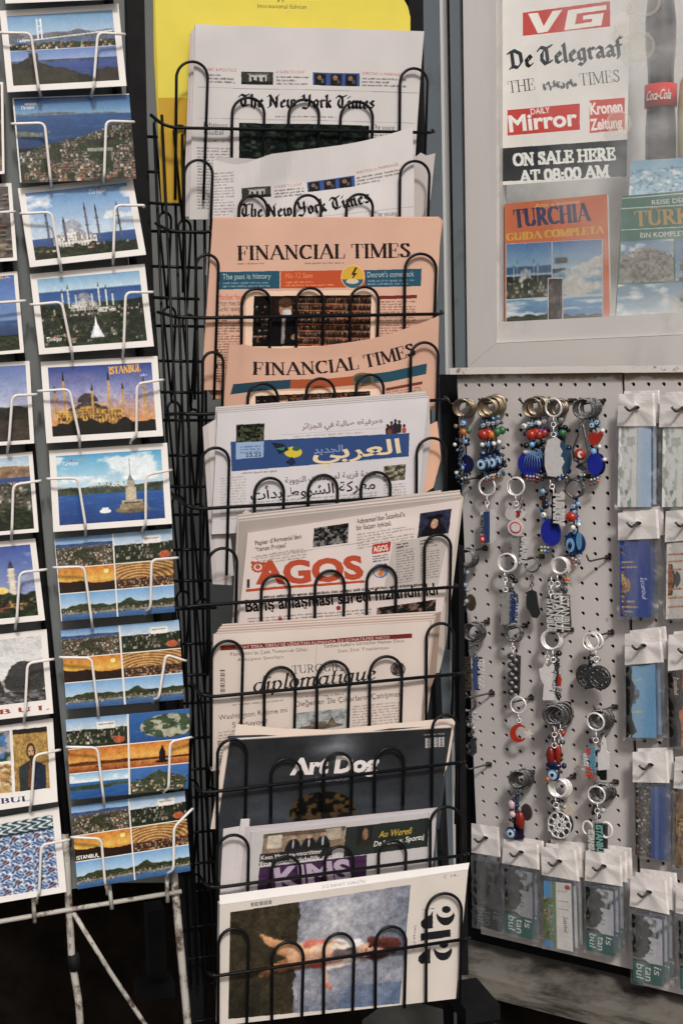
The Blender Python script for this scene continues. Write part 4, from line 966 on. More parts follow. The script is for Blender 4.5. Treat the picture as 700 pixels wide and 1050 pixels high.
q = Pic(70, 60, 411); q.grad(0, .6, (96, 140, 186), (170, 196, 214)); q.put((q.Y > .35 - .25 * np.sin(q.X * 3.4) + .1 * q.n(4, 6)) * 1.0, (150, 146, 136)); q.put((q.Y > .25) * np.clip(q.n(14, 18) - .45, 0, 1) * 3, (84, 84, 78), .8); q.clouds(0, .4); s.pic([(636, 248), (690, 245), (690, 288), (634, 291)], q.out())
q = Pic(40, 60, 413); q.grad(0, 1, (70, 110, 170), (150, 176, 206)); q.city(.5, 1, PALE, 10, 5, .7); s.pic([(692, 245), (741, 242), (742, 286), (692, 288)], q.out())
q = Pic(100, 40, 415); q.grad(0, 1, (96, 140, 176), (160, 184, 200)); q.put((q.X > .4) * (q.Y > .2) * np.clip(q.n(6, 9) - .38, 0, 1) * 4, (190, 184, 174), .9); q.put((q.X < .45) * np.clip(q.n(4, 6) - .48, 0, 1) * 5, (214, 222, 228)); q.ell(.64, .5, .1, .24, (150, 144, 134)); q.rect(.56, .5, .72, .64, (70, 66, 62)); s.pic([(633, 292), (742, 288), (744, 318), (631, 325)], q.out())
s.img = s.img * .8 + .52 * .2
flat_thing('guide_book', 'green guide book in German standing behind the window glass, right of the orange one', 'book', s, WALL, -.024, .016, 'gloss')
s = Sheet([(646.5, 165), (760, 158), (760, 196), (644, 204)], 2.2, (140, 184, 214))
q = Pic(90, 40, 421); q.grad(0, 1, (120, 170, 206), (170, 204, 224)); q.put(np.clip(q.n(9, 14) - .5, 0, 1) * 4 * (q.Y > .3), (226, 236, 242)); q.put((abs(q.n(12, 16) - .5) < .02) * (q.Y > .25) * 1.0, (52, 84, 120)); q.rect(.36, .2, .375, .3, (60, 70, 90)); s.pic(s.q, q.out()); 
flat_thing('folded_map', 'pale blue folded map above the green guide book in the window', 'map', s, WALL, -.045, .006, 'gloss')
# cola bottle with the red label, in the window
bc = WALL.at((677, 158), -.20); zb = WALL.at((677, 168), -.20)[2]; bc[2] = zb
w1 = np.linalg.norm(WALL.at((694, 120), -.20) - WALL.at((660, 120), -.20)) / 2
hh = WALL.at((681, -70), -.20)[2] - zb
bt = add_empty('cola_bottle', bc); tag(bt, 'dark cola bottle with a red label standing behind the window glass', 'bottle')
b = MB(); b.lathe(bc, [(w1 * .86, 0), (w1 * .95, .01), (w1 * .95, hh * .14), (w1 * .9, hh * .2), (w1 * .78, hh * .34), (w1 * .8, hh * .42), (w1 * .93, hh * .52), (w1 * .93, hh * .62), (w1 * .75, hh * .74), (w1 * .4, hh * .88), (w1 * .3, hh * .95), (w1 * .3, hh)], 24); add_obj('bottle_body', (b, 'bottle'), bt)
lz0, lz1 = WALL.at((681, 110), -.20)[2] - zb, WALL.at((681, 87), -.20)[2] - zb
b = MB(); b.lathe(bc, [(w1 * .985, lz0), (w1 * .985, lz1)], 28, tuple(hexc((214, 56, 46)))); add_obj('label', (b, 'gloss'), bt)
v, f = text_solid('Coca-Cola', .0004, .012); fr_ = np.array(bc) + WALL.n * (w1 * .985 + .0012)
rt, up = WALL.t, np.array((0, 0, 1.0)); sc = (lz1 - lz0) * .62
P = [fr_ + rt * ((p[0] - 2.4) * sc * .42 + (p[1]) * .2 * sc) + up * ((lz0 + (lz1 - lz0) * .26) + p[1] * sc) + WALL.n * (p[2] - abs((p[0] - 2.4) * .42) ** 2 * sc * sc / (2 * w1)) for p in v]
b = MB(); b.add(P, f, (.96, .94, .92)); add_obj('lettering', (b, 'gloss'), bt)
b = MB(); b.lathe(bc + np.array((0, 0, hh)), [(w1 * .36, 0), (w1 * .36, .02)], 20, tuple(hexc((200, 110, 40)))); add_obj('cap', (b, 'gloss'), bt)

cb = WALL.at((712, 158), -.19); cb[2] = zb
t = add_empty('squeeze_bottle', cb); tag(t, 'cream squeeze bottle standing right of the cola in the window', 'bottle')
b = MB(); b.lathe(cb, [(w1 * .95, 0), (w1 * 1.05, .008), (w1 * 1.05, hh * .22), (w1 * .9, hh * .34), (w1 * .4, hh * .42), (w1 * .35, hh * .46)], 22, tuple(hexc((206, 186, 140)))); add_obj('bottle_body', (b, 'gloss'), t)
b = MB(); b.lathe(cb + np.array((0, 0, hh * .46)), [(w1 * .5, 0), (w1 * .45, hh * .05), (w1 * .15, hh * .12)], 18, tuple(hexc((206, 110, 44)))); add_obj('cap', (b, 'gloss'), t)
def mat_milky(name, k, c):
    M = bpy.data.materials.new(name); M.use_nodes = True; N, L = M.node_tree.nodes, M.node_tree.links; N.remove(N['Principled BSDF'])
    t = N.new('ShaderNodeBsdfTransparent'); d = N.new('ShaderNodeBsdfDiffuse'); d.inputs[0].default_value = (*c, 1); x = N.new('ShaderNodeMixShader'); x.inputs[0].default_value = k
    L.new(t.outputs[0], x.inputs[1]); L.new(d.outputs[0], x.inputs[2]); L.new(x.outputs[0], N['Material Output'].inputs['Surface']); return M
MT['reflection'] = mat_milky('milky_reflection_rim', .38, (.72, .68, .6)); MT['reflection2'] = mat_milky('milky_reflection', .2, (.75, .7, .6))  # milky discs painted on the pane as its ghost reflections
for (x, y, r_), lb in zip(((655, 47, 16), (661, 1, 16), (634, 126, 13), (643, 27, 13)), ('milky round glare painted on the window beside the gothic poster lettering', 'milky round glare painted at the top of the window pane', 'faint round glare painted over the right edge of the poster, beside the last red box', 'faint round glare painted on the poster edge under the red logo')):
    m = MB(); P = [WALL.at(np.array(p, float), -.0078) for p in arc(x, y, r_, r_, 0, 360, 33)[:-1]]; Q = [WALL.at(np.array(p, float), -.0078) for p in arc(x, y, r_ * .8, r_ * .8, 0, 360, 33)[:-1]]
    m.add(P + Q, [(k, (k + 1) % 32, 32 + (k + 1) % 32, 32 + k) for k in range(32)]); m2 = MB(); m2.add(Q, [list(range(32))])
    o = add_obj('window_reflection', [(m, 'reflection'), (m2, 'reflection2')], None, sum(P) / 32); tag(o, lb, 'reflection', 'round glare spots painted on the window pane')

# ------------------------------------------------------------------ yellow header board of the newspaper rack
s = Sheet([(157, -60), (421, -60), (421, 208), (166, 208)], 2.0, (232, 216, 88), [(157, -16), (396, -9), (406, -6.5), (413.5, -1), (418, 7), (420.5, 18), (420.5, 60), (420, 208), (166, 208), (158, 60)])
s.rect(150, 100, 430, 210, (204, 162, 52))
s.text('International Edition', (264, 8), (314, 9.2), 4.2, (60, 54, 30), bold=.0); s.text('y', (284, .5), (288, .5), 5, (50, 44, 26), bold=.02); s.text('y', (289, .5), (292, .5), 5, (50, 44, 26), bold=.02)
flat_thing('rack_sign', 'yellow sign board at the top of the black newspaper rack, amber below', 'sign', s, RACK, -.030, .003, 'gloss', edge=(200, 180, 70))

# ------------------------------------------------------------------ newspapers and magazines
STEP, LEAN = .032, 1.0
def tier_plane(k, y): return RACK.lean_at(330, y, LEAN, .0 + STEP * k)
def paper(name, label, cat, sheet, pl, t, edge, backs=(), mk='paper', bend=None, group=None, maxrun=14, merge=True):
    q = sheet.q if sheet.outline is None else list(sheet.outline)
    if bend is None and mk == 'paper':
        X0, Y0 = q[0]; ph = X0 * 1.3 + Y0
        def bend(px): x, y = px[:, 0] - X0, px[:, 1] - Y0; return .0016 + .0018 * np.sin(x / 34. + ph + y / 70.) + .0009 * np.sin(x / 13. - y / 25. + ph) + .0016 * np.exp(-(np.abs(x - 118 - 6 * math.sin(ph)) / 9.)) - .0022 * np.exp(-np.clip(y + .1 * x, 0, 99) / 6.) * (.5 + .5 * np.sin(x / 50. + ph))
    pts = np.array([pl.at(np.array(p, float)) for p in q]); org = pts.mean(0); org[2] = pts[:, 2].min()
    body = MB(); e = tuple(hexc(edge))
    def out3(poly, d):
        poly = np.array(poly, float); P = pl.at(poly, d)
        if bend is not None: P = P + pl.n * bend(poly)[:, None]
        return P
    def sheetgrid(poly, d, th):
        if sheet.outline is None: body.slab(list(pl.at(np.array(poly, float), d - .0024 if bend is not None else d)), pl.n, th, e)
    sheetgrid(q, -.0003, t)
    o = add_obj(name, [(sheet.mesh(pl, 0, bend, merge, maxrun), mk), (body, mk)], None, org)
    tag(o, label, cat, group)
    if backs:
        bm = MB()
        for poly, d, th, c in backs: bm.slab(list(pl.at(np.array(poly, float), -d)), pl.n, th, tuple(hexc(c)))
        add_obj('inner_pages', (bm, 'paper'), o)
    return o
def fan(q, n, dx, dy, d0, dd, c, th=.0003, jit=.8, bl=0.0):
    """n loose sheets behind the front page, each peeping out a little further"""
    out = []; r = random.Random(int(q[0][0] * 7 + q[0][1]))
    for k in range(1, n + 1):
        jx, jy = r.uniform(-jit, jit), r.uniform(-jit * .5, jit * .5)
        tl, tr, br, bl_ = [np.array(p, float) for p in q]
        o = np.array((dx * k / n + jx, dy * k / n + jy)); f = .93 + .07 * r.random()
        out.append(([tl + o, tr + o + (r.uniform(0, .8), 0), br + o, bl_ + o + (bl * k / n, 0)], d0 + dd * k, th, tuple(v * f * (.80 if k % 2 else 1) for v in c)))
    return out
NP = 'newspapers in the tiers of the black rack'
INK, GREY = (44, 42, 44), (112, 106, 106)
NYC = (210, 205, 205)
# New York Times, upper
q = [(200, 25), (434, 32.5), (421, 225), (194, 225)]
s = Sheet(q, 2.8, NYC); sl = .02
s.text('ART & POLITICS', (212, 73), (242, 73.6), 3.2, (176, 96, 84)); s.greek(212, 76.5, 241, 86, 3.4, GREY, sl, seed=1)
s.pic([(247.5, 73), (280, 73.8), (280, 87), (247.5, 86.2)], ph_house()); s.text('A GUIDE TO LIGHT', (283, 75.3), (312, 75.9), 3.0, (176, 96, 84)); s.greek(283, 78.5, 316, 88, 3.4, GREY, sl, seed=2)
s.pic([(320, 74.5), (368, 75.8), (368, 89), (320, 87.8)], ph_three()); s.text('WRITING A MARRIAGE', (370, 77.4), (411, 78.4), 3.0, (176, 96, 84)); s.greek(370, 80.5, 416, 90, 3.4, GREY, sl, seed=3)
s.line((203, 89.5), (428, 95.5), .6, (150, 146, 146))
s.text('The New York Times', (245, 109.6), (383.5, 112), 13.2, (34, 32, 34), 'frak')
s.greek(282, 119, 344, 121.5, 3, (140, 134, 134), .02, seed=4); s.line((203, 121), (427, 126.5), .5, (160, 156, 156))
s.pic([(245, 126), (378, 129), (378, 166), (245, 163)], ph_blur(61, [(30, 42, 38), (44, 62, 54), (70, 84, 76), (22, 28, 28)], (12, 26), 150, 44))
s.text('Editions', (209, 130.5), (233, 131), 5.4, (70, 68, 70)); s.text('Global', (209, 138), (229, 138.3), 5.2, (70, 68, 70)); s.text('movement', (209, 145.5), (236, 146), 5.0, (70, 68, 70)); s.greek(202, 151, 238, 215, 3.1, (140, 134, 134), .02, seed=5)
s.text('The young', (381, 133), (404, 133.6), 5.2, (70, 68, 70)); s.greek(381, 138, 420, 200, 3.1, (140, 134, 134), .02, seed=6); s.greek(245, 170, 376, 215, 3.1, (140, 134, 134), .02, seed=7)
paper('newspaper', 'folded grey newspaper with gothic masthead in the topmost tier under the yellow sign', 'newspaper', s, tier_plane(0, 130), .004, NYC,
      [([(195, 34), (425, 36), (421, 225), (188, 222)], .006, .0012, (196, 188, 188)), ([(197, 30), (428, 35), (420, 225), (192, 222)], .0045, .001, (205, 198, 198))], group=NP)
# New York Times, lower, with a curling top edge
ol = [(221, 162), (227, 163.5), (234, 166.5), (243, 168.5), (253, 167.5), (263, 163.5), (278, 158), (303, 153.6), (330, 150), (355, 146.6), (375, 143), (400, 136.8), (423, 130), (424, 232), (217, 232)]
s = Sheet([(216, 128), (425, 128), (425, 234), (216, 234)], 2.8, NYC, ol)
s.pic([(247, 193.5), (278, 190.5), (278.5, 201.5), (247.5, 204)], ph_house()); s.text('A GUIDE TO LIGHT', (282, 192.5), (312, 189), 2.8, (176, 96, 84)); s.greek(282, 194.5, 314, 203, 3.2, GREY, -.11, seed=8)
s.pic([(317, 185.5), (366, 178.5), (366.5, 190), (317.5, 196)], ph_three()); s.text('WRITING A MARRIAGE', (368, 177.5), (409, 169.5), 3.0, (176, 96, 84)); s.greek(368, 180.5, 412, 190, 3.4, GREY, -.17, seed=9)
s.text('The New York Times', (246, 222.5), (382, 206.5), 13.5, (34, 32, 34), 'frak', pm=(312, 219.5)); s.line((222, 232), (424, 212), .5, (160, 156, 156)); s.text('The young', (384, 222), (407, 221), 5, (70, 68, 70))
s.greek(220, 176, 240, 226, 3.1, (150, 144, 144), .0, seed=10)
def bend_n(px): x, y = px[:, 0], px[:, 1]; t = np.clip((x - 216) / 209, 0, 1); return np.interp(x + (y - 165) * .25, [214, 226, 240, 252, 268, 300, 340, 380, 410, 430], [-.0155, -.0145, -.006, .0045, .0045, -.012, -.0155, -.013, -.004, .004]) * np.clip((246 - y) / 60, 0, 1) + .0005
pl = tier_plane(1, 200)
paper('newspaper', 'folded grey newspaper with gothic masthead and a curling wavy top edge, second tier', 'newspaper', s, pl, .003, NYC,
      [([(222, 161), (262, 163), (330, 158), (423, 157), (426, 161), (431, 156.5), (437, 159.5), (446, 157), (441, 205), (428, 232), (214, 232)], .0165, .0012, (190, 183, 182)), ([(217, 172), (232, 168), (424, 160), (444, 159), (437, 222), (424, 236), (222, 262), (214, 282), (211, 282)], .0182, .001, (170, 164, 164))], bend=bend_n, group=NP)
# Financial Times, upper
FTC = (214, 174, 154)
q = [(218.5, 224), (452, 223.5), (441, 400), (206, 400)]
s = Sheet(q, 2.8, FTC); FI = (50, 38, 34)
s.text('FINANCIAL TIMES', (243, 267), (421, 263.8), 14.5, (40, 32, 32), 'serif'); s.greek(243, 270, 270, 272, 3, (150, 116, 98), -.01, seed=11); s.greek(312, 269.5, 352, 271.5, 3, (150, 116, 98), -.01, seed=12)
BL, RD = (46, 84, 106), (190, 84, 52)
s.poly([(225, 279), (286, 278), (286, 296), (224.5, 297)], BL); s.poly([(287, 278), (374, 277), (374, 294.5), (287, 296)], RD); s.poly([(374, 277), (431.5, 275.5), (431, 293.5), (374, 294.5)], BL)
s.text('The past is history', (228, 286.6), (277, 285.8), 5.6, (176, 190, 196)); s.greek(228, 290, 276, 294, 3.2, (140, 160, 170), -.014, seed=13); s.text('No 12 Sam', (292, 285.4), (320, 285), 5.4, (230, 140, 96)); s.greek(292, 289, 342, 293, 3.2, (226, 150, 112), -.014, seed=14)
s.text('Detroit’s comeback', (376.5, 284.4), (424, 283.4), 5.6, (176, 190, 196)); s.greek(376.5, 287.5, 424, 292, 3.2, (140, 160, 170), -.014, seed=15)
s.disc(361.5, 283.8, 12.3, 12.3, (236, 196, 150)); s.disc(361.5, 283.8, 11.4, 11.4, (214, 168, 66)); s.poly(arc(361.5, 284.5, 11.2, 11, 10, 170, 14), (62, 96, 112)); s.poly([(364, 274), (359.5, 282), (362, 282), (359.5, 288), (366, 280), (363, 280), (366, 274.5)], (40, 36, 34)); s.disc(361, 288.5, 6.5, 2.6, (206, 196, 176))
s.poly([(252, 301.5), (256, 299), (380, 297), (384, 299), (383, 400), (250, 400)], (240, 206, 184)); s.pic([(260, 303.8), (380.5, 302.4), (379, 354), (258, 355.5)], ph_shop())
s.text('Market fears', (223, 307.6), (251, 307.2), 5.6, (196, 84, 52)); s.text('Price rises bite', (223, 313.6), (250, 313.2), 5.2, (70, 52, 44)); s.text('Turks’ savings', (223, 319.4), (248, 319), 5.2, (70, 52, 44))
s.greek(221.5, 323, 248, 392, 2.7, (120, 90, 76), -.01, seed=16, word=(2, 7)); s.poly([(387, 303.4), (427, 302.4), (427, 306), (387, 307)], (112, 50, 44)); s.greek(387, 309, 426, 392, 2.7, (132, 100, 86), -.01, seed=17, word=(2, 7))
s.text('U', (221.5, 366), (228, 366), 7.5, FI, 'serif'); s.text('n', (221.5, 378), (228, 378), 7.5, FI)
paper('newspaper', 'salmon pink newspaper with a supermarket photo and blue and orange banner, third tier', 'newspaper', s, tier_plane(2, 300), .004, FTC,
      [([(220, 225.5), (454, 225.5), (444, 300), (430, 400), (219, 409), (207, 391), (208, 385)], .0055, .001, (214, 162, 132)), ([(219, 222.8), (450, 222.2), (441, 398), (210, 398)], .0045, .0008, (224, 178, 150))], group=NP)
# Financial Times, lower, curved
ol = [(235, 353), (243, 353.4), (251, 353.2), (262, 355.5), (278, 357), (294, 357), (312, 356), (330, 354.6), (356, 351.3), (383, 347), (402, 342), (419, 336), (436, 329.5), (449.5, 324), (447, 420), (228, 425)]
s = Sheet([(226, 322), (451, 322), (451, 426), (226, 426)], 2.8, (207, 166, 145), ol)
s.text('FINANCIAL TIMES', (259, 384), (428, 363.5), 13, (40, 32, 32), 'serif', pm=(350, 381))
s.poly([(239, 394), (270, 391), (299, 389.2), (298, 398.5), (268, 400.5), (236, 404.5)], (42, 68, 84)); s.poly([(299, 389.2), (335, 388.5), (364, 385.5), (364, 395), (330, 398), (298, 398.5)], (160, 80, 54)); s.poly([(364, 385.5), (400, 381), (438, 372.5), (437, 383.5), (400, 391.5), (364, 395)], (42, 76, 94))
s.disc(373, 389, 11, 7, (120, 96, 60)); s.disc(373, 389, 9, 5, (58, 70, 74))
s.text('FIRST', (370, 396), (392, 394), 3, (180, 140, 112)); s.poly([(255, 403), (285, 401), (392, 398.5), (390, 426), (252, 426)], (240, 206, 184)); s.pic([(262, 406), (380, 401), (380, 430), (262, 430)], ph_shop()); s.poly([(396, 398), (433, 391), (433, 394), (396, 401)], (112, 56, 48)); s.greek(396, 402, 432, 424, 2.7, (132, 100, 86), -.16, seed=18)
def bend_f(px): x, y = px[:, 0], px[:, 1]; return -.010 * np.sin(np.clip((x - 228) / 222, 0, 1) * math.pi) * np.clip((426 - y) / 60, 0, 1) + .0045 * np.exp(-((x - 240) / 9.) ** 2) * np.clip((426 - y) / 60, 0, 1)
paper('newspaper', 'salmon pink newspaper sagging in a curve, its banner half hidden, fourth tier', 'newspaper', s, tier_plane(3, 380), .003, FTC,
      [([(235, 352), (300, 361), (383, 353), (430, 341), (436, 333), (441, 337), (446, 330), (450, 325), (448, 395), (438, 425), (226, 430), (232, 380)], .0160, .0012, (206, 156, 128))], bend=bend_f, group=NP)
# Arabic daily
ARC = (212, 208, 209)
q = [(223, 424), (438, 408), (427, 535), (217, 548)]
s = Sheet(q, 2.8, ARC)
s.text(arabic('«حرفية» صالبة في الجزائر'), (309, 440), (392, 433.5), 9, (116, 84, 66), ar=True, bold=.012)
s.greek(300, 447, 372, 449, 3, (176, 168, 166), -.06, seed=21); s.line((288, 446), (412, 437), .5, (170, 164, 164))
r = random.Random(4)
for x, y, h, c in ((397, 437, 9, (44, 40, 44)), (401, 434, 11, (70, 50, 44)), (405, 432, 13, (40, 44, 60)), (409, 433, 11, (50, 40, 40)), (414, 437, 7, (170, 80, 60)), (399, 439, 7, (120, 70, 50))): s.poly([(x - 2, y + h), (x - 2.4, y + 3), (x, y), (x + 2.4, y + 3), (x + 2, y + h)], c); s.disc(x, y - .6, 1.5, 1.7, (60, 46, 42))
s.poly([(236.5, 453), (419.5, 444), (419, 468), (237.5, 483.5)], (52, 76, 124)); s.pic([(242.5, 435.5), (271, 434), (270.5, 452), (242, 453.5)], ph_blur(63, [(36, 46, 34), (70, 84, 56), (24, 28, 22), (100, 104, 80)], (7, 9)))
s.poly([(242, 454), (270.5, 452.4), (270, 468.6), (242, 471)], (150, 176, 206)); s.text('23.22', (252, 469), (268, 467.8), 4, (50, 60, 90), bold=.02); s.greek(246, 458, 267, 464, 2.8, (92, 116, 156), -.06, seed=22)
s.disc(300, 463.5, 9, 5.6, (206, 186, 62)); s.poly([(278, 453.5), (290, 455), (296, 461), (286, 466)], (36, 40, 54)); s.poly([(292, 474), (299, 468), (303, 474), (298, 478)], (36, 44, 70)); s.disc(303, 460, 4, 2.4, (60, 90, 80)); s.poly([(282, 460), (292, 458), (290, 462)], (60, 120, 110))
s.text(arabic('العربي'), (320, 470.5), (411, 464), 24, (228, 206, 168), ar=True, bold=.022, pm=(366, 468)); s.text(arabic('الجديد'), (321, 465), (351, 462.8), 9, (136, 150, 186), ar=True, bold=.01); s.greek(370, 471.5, 402, 474, 2.6, (176, 184, 204), -.07, seed=23)
s.greek(248, 485, 285, 487, 3, (140, 134, 134), -.07, seed=24)
s.text(arabic('عودة قريبة لمحادثات النووية'), (292, 495.5), (385, 487), 8.5, (84, 80, 82), ar=True, bold=.012); s.text(arabic('معركة الشروط بدأت'), (257, 513), (384.5, 501), 17, (26, 25, 28), ar=True, bold=.016)
s.pic([(393, 478), (416, 475.8), (415, 492), (392, 494)], ph_blur(65, [(150, 146, 124), (96, 92, 70), (70, 66, 56)], (5, 6))); s.greek(393, 497, 416, 526, 2.8, (160, 152, 150), -.08, seed=25); s.greek(226, 490, 252, 532, 2.8, (176, 170, 168), -.07, seed=26); s.greek(256, 515, 386, 540, 2.8, (150, 144, 144), -.08, seed=27)
paper('newspaper', 'white newspaper in Arabic with a dark blue masthead band, fifth tier', 'newspaper', s, tier_plane(4, 470), .006, ARC,
      fan(q, 6, -1.5, -6.5, .0068, .0006, (209, 203, 203)) + [([(208, 438), (224, 428), (238, 600), (218, 599)], .0095, .003, (196, 190, 190)), ([(213, 436), (226, 428), (240, 590), (222, 596)], .0085, .0008, (208, 202, 202)), ([(300, 420), (440, 406.5), (441, 455), (430, 535), (300, 535)], .0095, .0012, (192, 186, 186)), ([(430, 440), (448, 432), (452, 470), (444, 500), (428, 510)], .0135, .0008, (222, 176, 150))], group=NP)
# Agos
AGC = (213, 203, 199)
q = [(254, 547), (473, 512.5), (451, 640), (243, 652)]
s = Sheet(q, 2.8, AGC); K = -.155
s.text('Papier d’Armenie’den', (262, 559.5), (309, 552), 4.8, (60, 56, 56), bold=.015); s.text('‘Yaman Projesi’', (262, 566), (294, 561), 4.6, (60, 56, 56), bold=.015); s.greek(262, 570, 314, 580, 2.8, (150, 140, 136), K, seed=31); s.line((258, 572), (372, 556), .5, (150, 142, 140))
s.pic([(322, 541.5), (357, 536), (356, 556.5), (320, 561.5)], ph_blur(67, [(40, 42, 44), (90, 92, 92), (24, 24, 26), (140, 136, 130)], (7, 10)))
s.text('Adıyaman’dan İstanbul’a', (365, 537), (415, 529.5), 5, (60, 56, 56), bold=.015); s.text('bir başarı öyküsü', (365, 543.5), (400, 538.5), 4.8, (60, 56, 56), bold=.015); s.greek(365, 547.5, 424, 562, 2.8, (150, 140, 136), K, seed=32)
p = Pic(60, 50, 71); p.a[:] = hexc((52, 56, 82)); p.ell(.5, .95, .4, .5, (34, 32, 40)); p.ell(.5, .52, .2, .34, (44, 32, 30)); p.ell(.5, .5, .12, .2, (186, 138, 112)); p.rect(.25, .16, .75, .3, (28, 28, 36)); p.ell(.5, .56, .04, .02, (150, 80, 76)); s.pic([(430.5, 526.5), (463, 521.5), (459, 547), (427.5, 551.5)], p.out())
s.poly([(402, 556), (460, 546.5), (449, 600), (392, 607)], (186, 178, 174)); s.poly([(381, 558), (400, 555), (398.5, 565), (380, 568)], (176, 58, 42)); s.text('AGOS', (382, 566), (397, 563.6), 5.6, (236, 220, 210), bold=.03); s.greek(381, 570, 397, 577, 2.6, (80, 74, 74), K, seed=33)
for x0, x1 in ((405, 424), (430, 450)): s.greek(x0, 562 - (x0 - 405) * .15, x1, 598 - (x0 - 405) * .15, 2.7, (130, 122, 120), K, seed=x0); s.greek(x0, 558 - (x0 - 405) * .15, x1 - 6, 561 - (x0 - 405) * .15, 2.7, (60, 56, 56), K, seed=x0 + 1)
s.disc(389, 585, 8, 7.5, (92, 130, 176)); s.disc(388, 586, 5.4, 5, (206, 196, 190)); s.poly([(386, 589), (394, 577), (397, 580), (390, 591)], (204, 120, 66)); s.disc(394, 580, 2.6, 2.6, (40, 70, 130))
OR = (178, 76, 54)
s.text('AGOS', (262, 598), (372.5, 591.5), 22, OR, bold=.045, pm=(316, 596.5))
for a in np.linspace(0, 330, 12): s.disc(264.5 + 5.6 * math.cos(R(a)), 581.5 + 4.6 * math.sin(R(a)), 1.5, 1.4, OR)
s.disc(264.5, 581.5, 2.6, 2.2, OR); s.disc(271, 578, 2.4, 2.0, OR); s.disc(259, 577, 2, 1.8, OR)
s.poly([(252, 604), (373, 594.5), (373, 597), (252, 607)], OR); s.rect(253, 594, 256, 603, (60, 54, 54), -.1)
s.greek(270, 611.5, 434, 614.5, 3.6, (70, 64, 64), -.082, seed=35, w=.62, word=(6, 14)); s.text('Barış anlaşması süreci hızlandırıldı', (252, 627.5), (449, 609.5), 12, (22, 21, 23), bold=.026)
s.pic([(386, 623), (447, 614.5), (445, 640), (384, 646)], ph_blur(69, [(38, 34, 36), (90, 50, 46), (30, 44, 40), (150, 120, 100)], (4, 8))); s.greek(254, 634, 380, 650, 3, (130, 122, 120), -.08, seed=36); s.disc(346, 623, 2.4, 2.4, (150, 50, 50)); s.disc(287, 635, 2.4, 2.4, (150, 50, 50))
paper('newspaper', 'white Turkish newspaper with large orange red masthead letters, sixth tier', 'newspaper', s, tier_plane(5, 580), .005, AGC,
      fan([(246, 536), (473.5, 510.5), (452, 640), (241, 650)], 6, -3, -8, .0058, .0006, (214, 202, 196)) + [([(246, 530), (252, 522.5), (260, 527), (440, 504.5), (452, 502.5), (452, 512), (474.5, 509), (455, 640), (238, 640)], .0092, .0012, (198, 187, 180)), ([(440, 520), (475, 510), (457, 660), (450, 690), (436, 690)], .0105, .0008, (190, 180, 172))], group=NP)
# Le Monde diplomatique
LMC = (210, 197, 191)
q = [(219, 651), (441, 637.5), (427, 765), (216, 790)]
s = Sheet(q, 2.8, LMC); K = -.07
s.poly([(226, 662), (422, 649.5), (422, 654), (226, 666.8)], (110, 42, 36)); s.text('YAPAY ZEKA, ORDU VE UZAKTAN KUMANDA İLE DONATILMIŞ NATO', (240, 665.2), (399, 655), 3.0, (206, 170, 160), bold=.015)
s.text('Kazakistan’da Çelik Tomurcuk Günü', (236, 672), (314, 667.2), 3.6, (90, 82, 80)); s.text('Anlaşma Sınırları', (243, 677.6), (290, 674.5), 3.2, (110, 100, 98)); s.text('Tarihsel Kabul’e Girmeden Hemen Önce', (331, 664), (414, 658.6), 3.6, (90, 82, 80)); s.text('Son Söz Toplantısı', (346, 669), (398, 665.6), 3.2, (110, 100, 98)); s.line((324, 662), (323, 680), .5, (150, 138, 134))
s.text('TURQUIE', (299, 691), (350, 687), 8.6, (60, 54, 52), 'light'); s.text('diplomatique', (258, 709), (385, 697), 15.5, (44, 40, 40), 'ital', shear=.28)
s.disc(407.6, 686, 7.6, 7.4, (70, 64, 62)); s.disc(407.6, 686, 6.6, 6.4, (150, 138, 134)); s.pic([(402, 681), (413, 680), (413, 691), (402, 692)], ph_blur(73, [(60, 54, 52), (150, 138, 134), (90, 82, 80)], (6, 6), 20, 20))
for k in range(15): s.rect(225.5, 687 + k * 1.65, 230.5, 687 + k * 1.65 + (.6 if k % 3 else 1.1), (56, 50, 50), K)
s.line((236, 716), (412, 703), .5, (170, 156, 150)); s.greek(300, 714.6, 352, 716.4, 3, (140, 126, 122), K, seed=41); s.text('Değerler İle Çıkarların Çatışması', (303, 724.5), (412, 713.8), 5.4, (64, 58, 56)); s.greek(238, 722, 290, 724, 3, (140, 126, 122), -.1, seed=42)
s.text('Washington Rejime mi', (224, 738), (294, 729.6), 5.2, (78, 70, 68)); s.text('Sıkışıyor?', (238, 745.5), (274, 741.5), 5.2, (78, 70, 68)); s.greek(223, 750, 294, 785, 3, (150, 136, 132), -.1, seed=43)
p = Pic(70, 40, 75); p.grad(0, 1, (150, 158, 162), (176, 178, 176)); p.ell(.5, .75, .42, .12, (104, 92, 76)); p.rect(.3, .5, .6, .72, (120, 108, 90)); p.tri(.7, .7, .3, .1, (110, 100, 84)); p.put(np.clip(p.n(8, 10) - .5, 0, 1) * 3, (84, 84, 80), .6); s.pic([(302, 731), (357, 726), (356, 748), (301, 753)], p.out())
s.text('Bir', (223, 764), (232, 763), 5, (78, 70, 68)); s.greek(361, 724, 410, 760, 2.8, (150, 136, 132), -.09, seed=44)
paper('newspaper', 'thick stack of folded newspapers with an italic title under a dark red strip, seventh tier', 'newspaper', s, tier_plane(6, 690), .006, LMC,
      fan(q, 8, 9, -11, .0066, .0013, (224, 206, 196), jit=.6, bl=-8) + [([(400, 650), (452, 627), (447, 690), (436, 720), (428, 765), (400, 765)], .0135, .0006, (150, 130, 118))], group=NP)
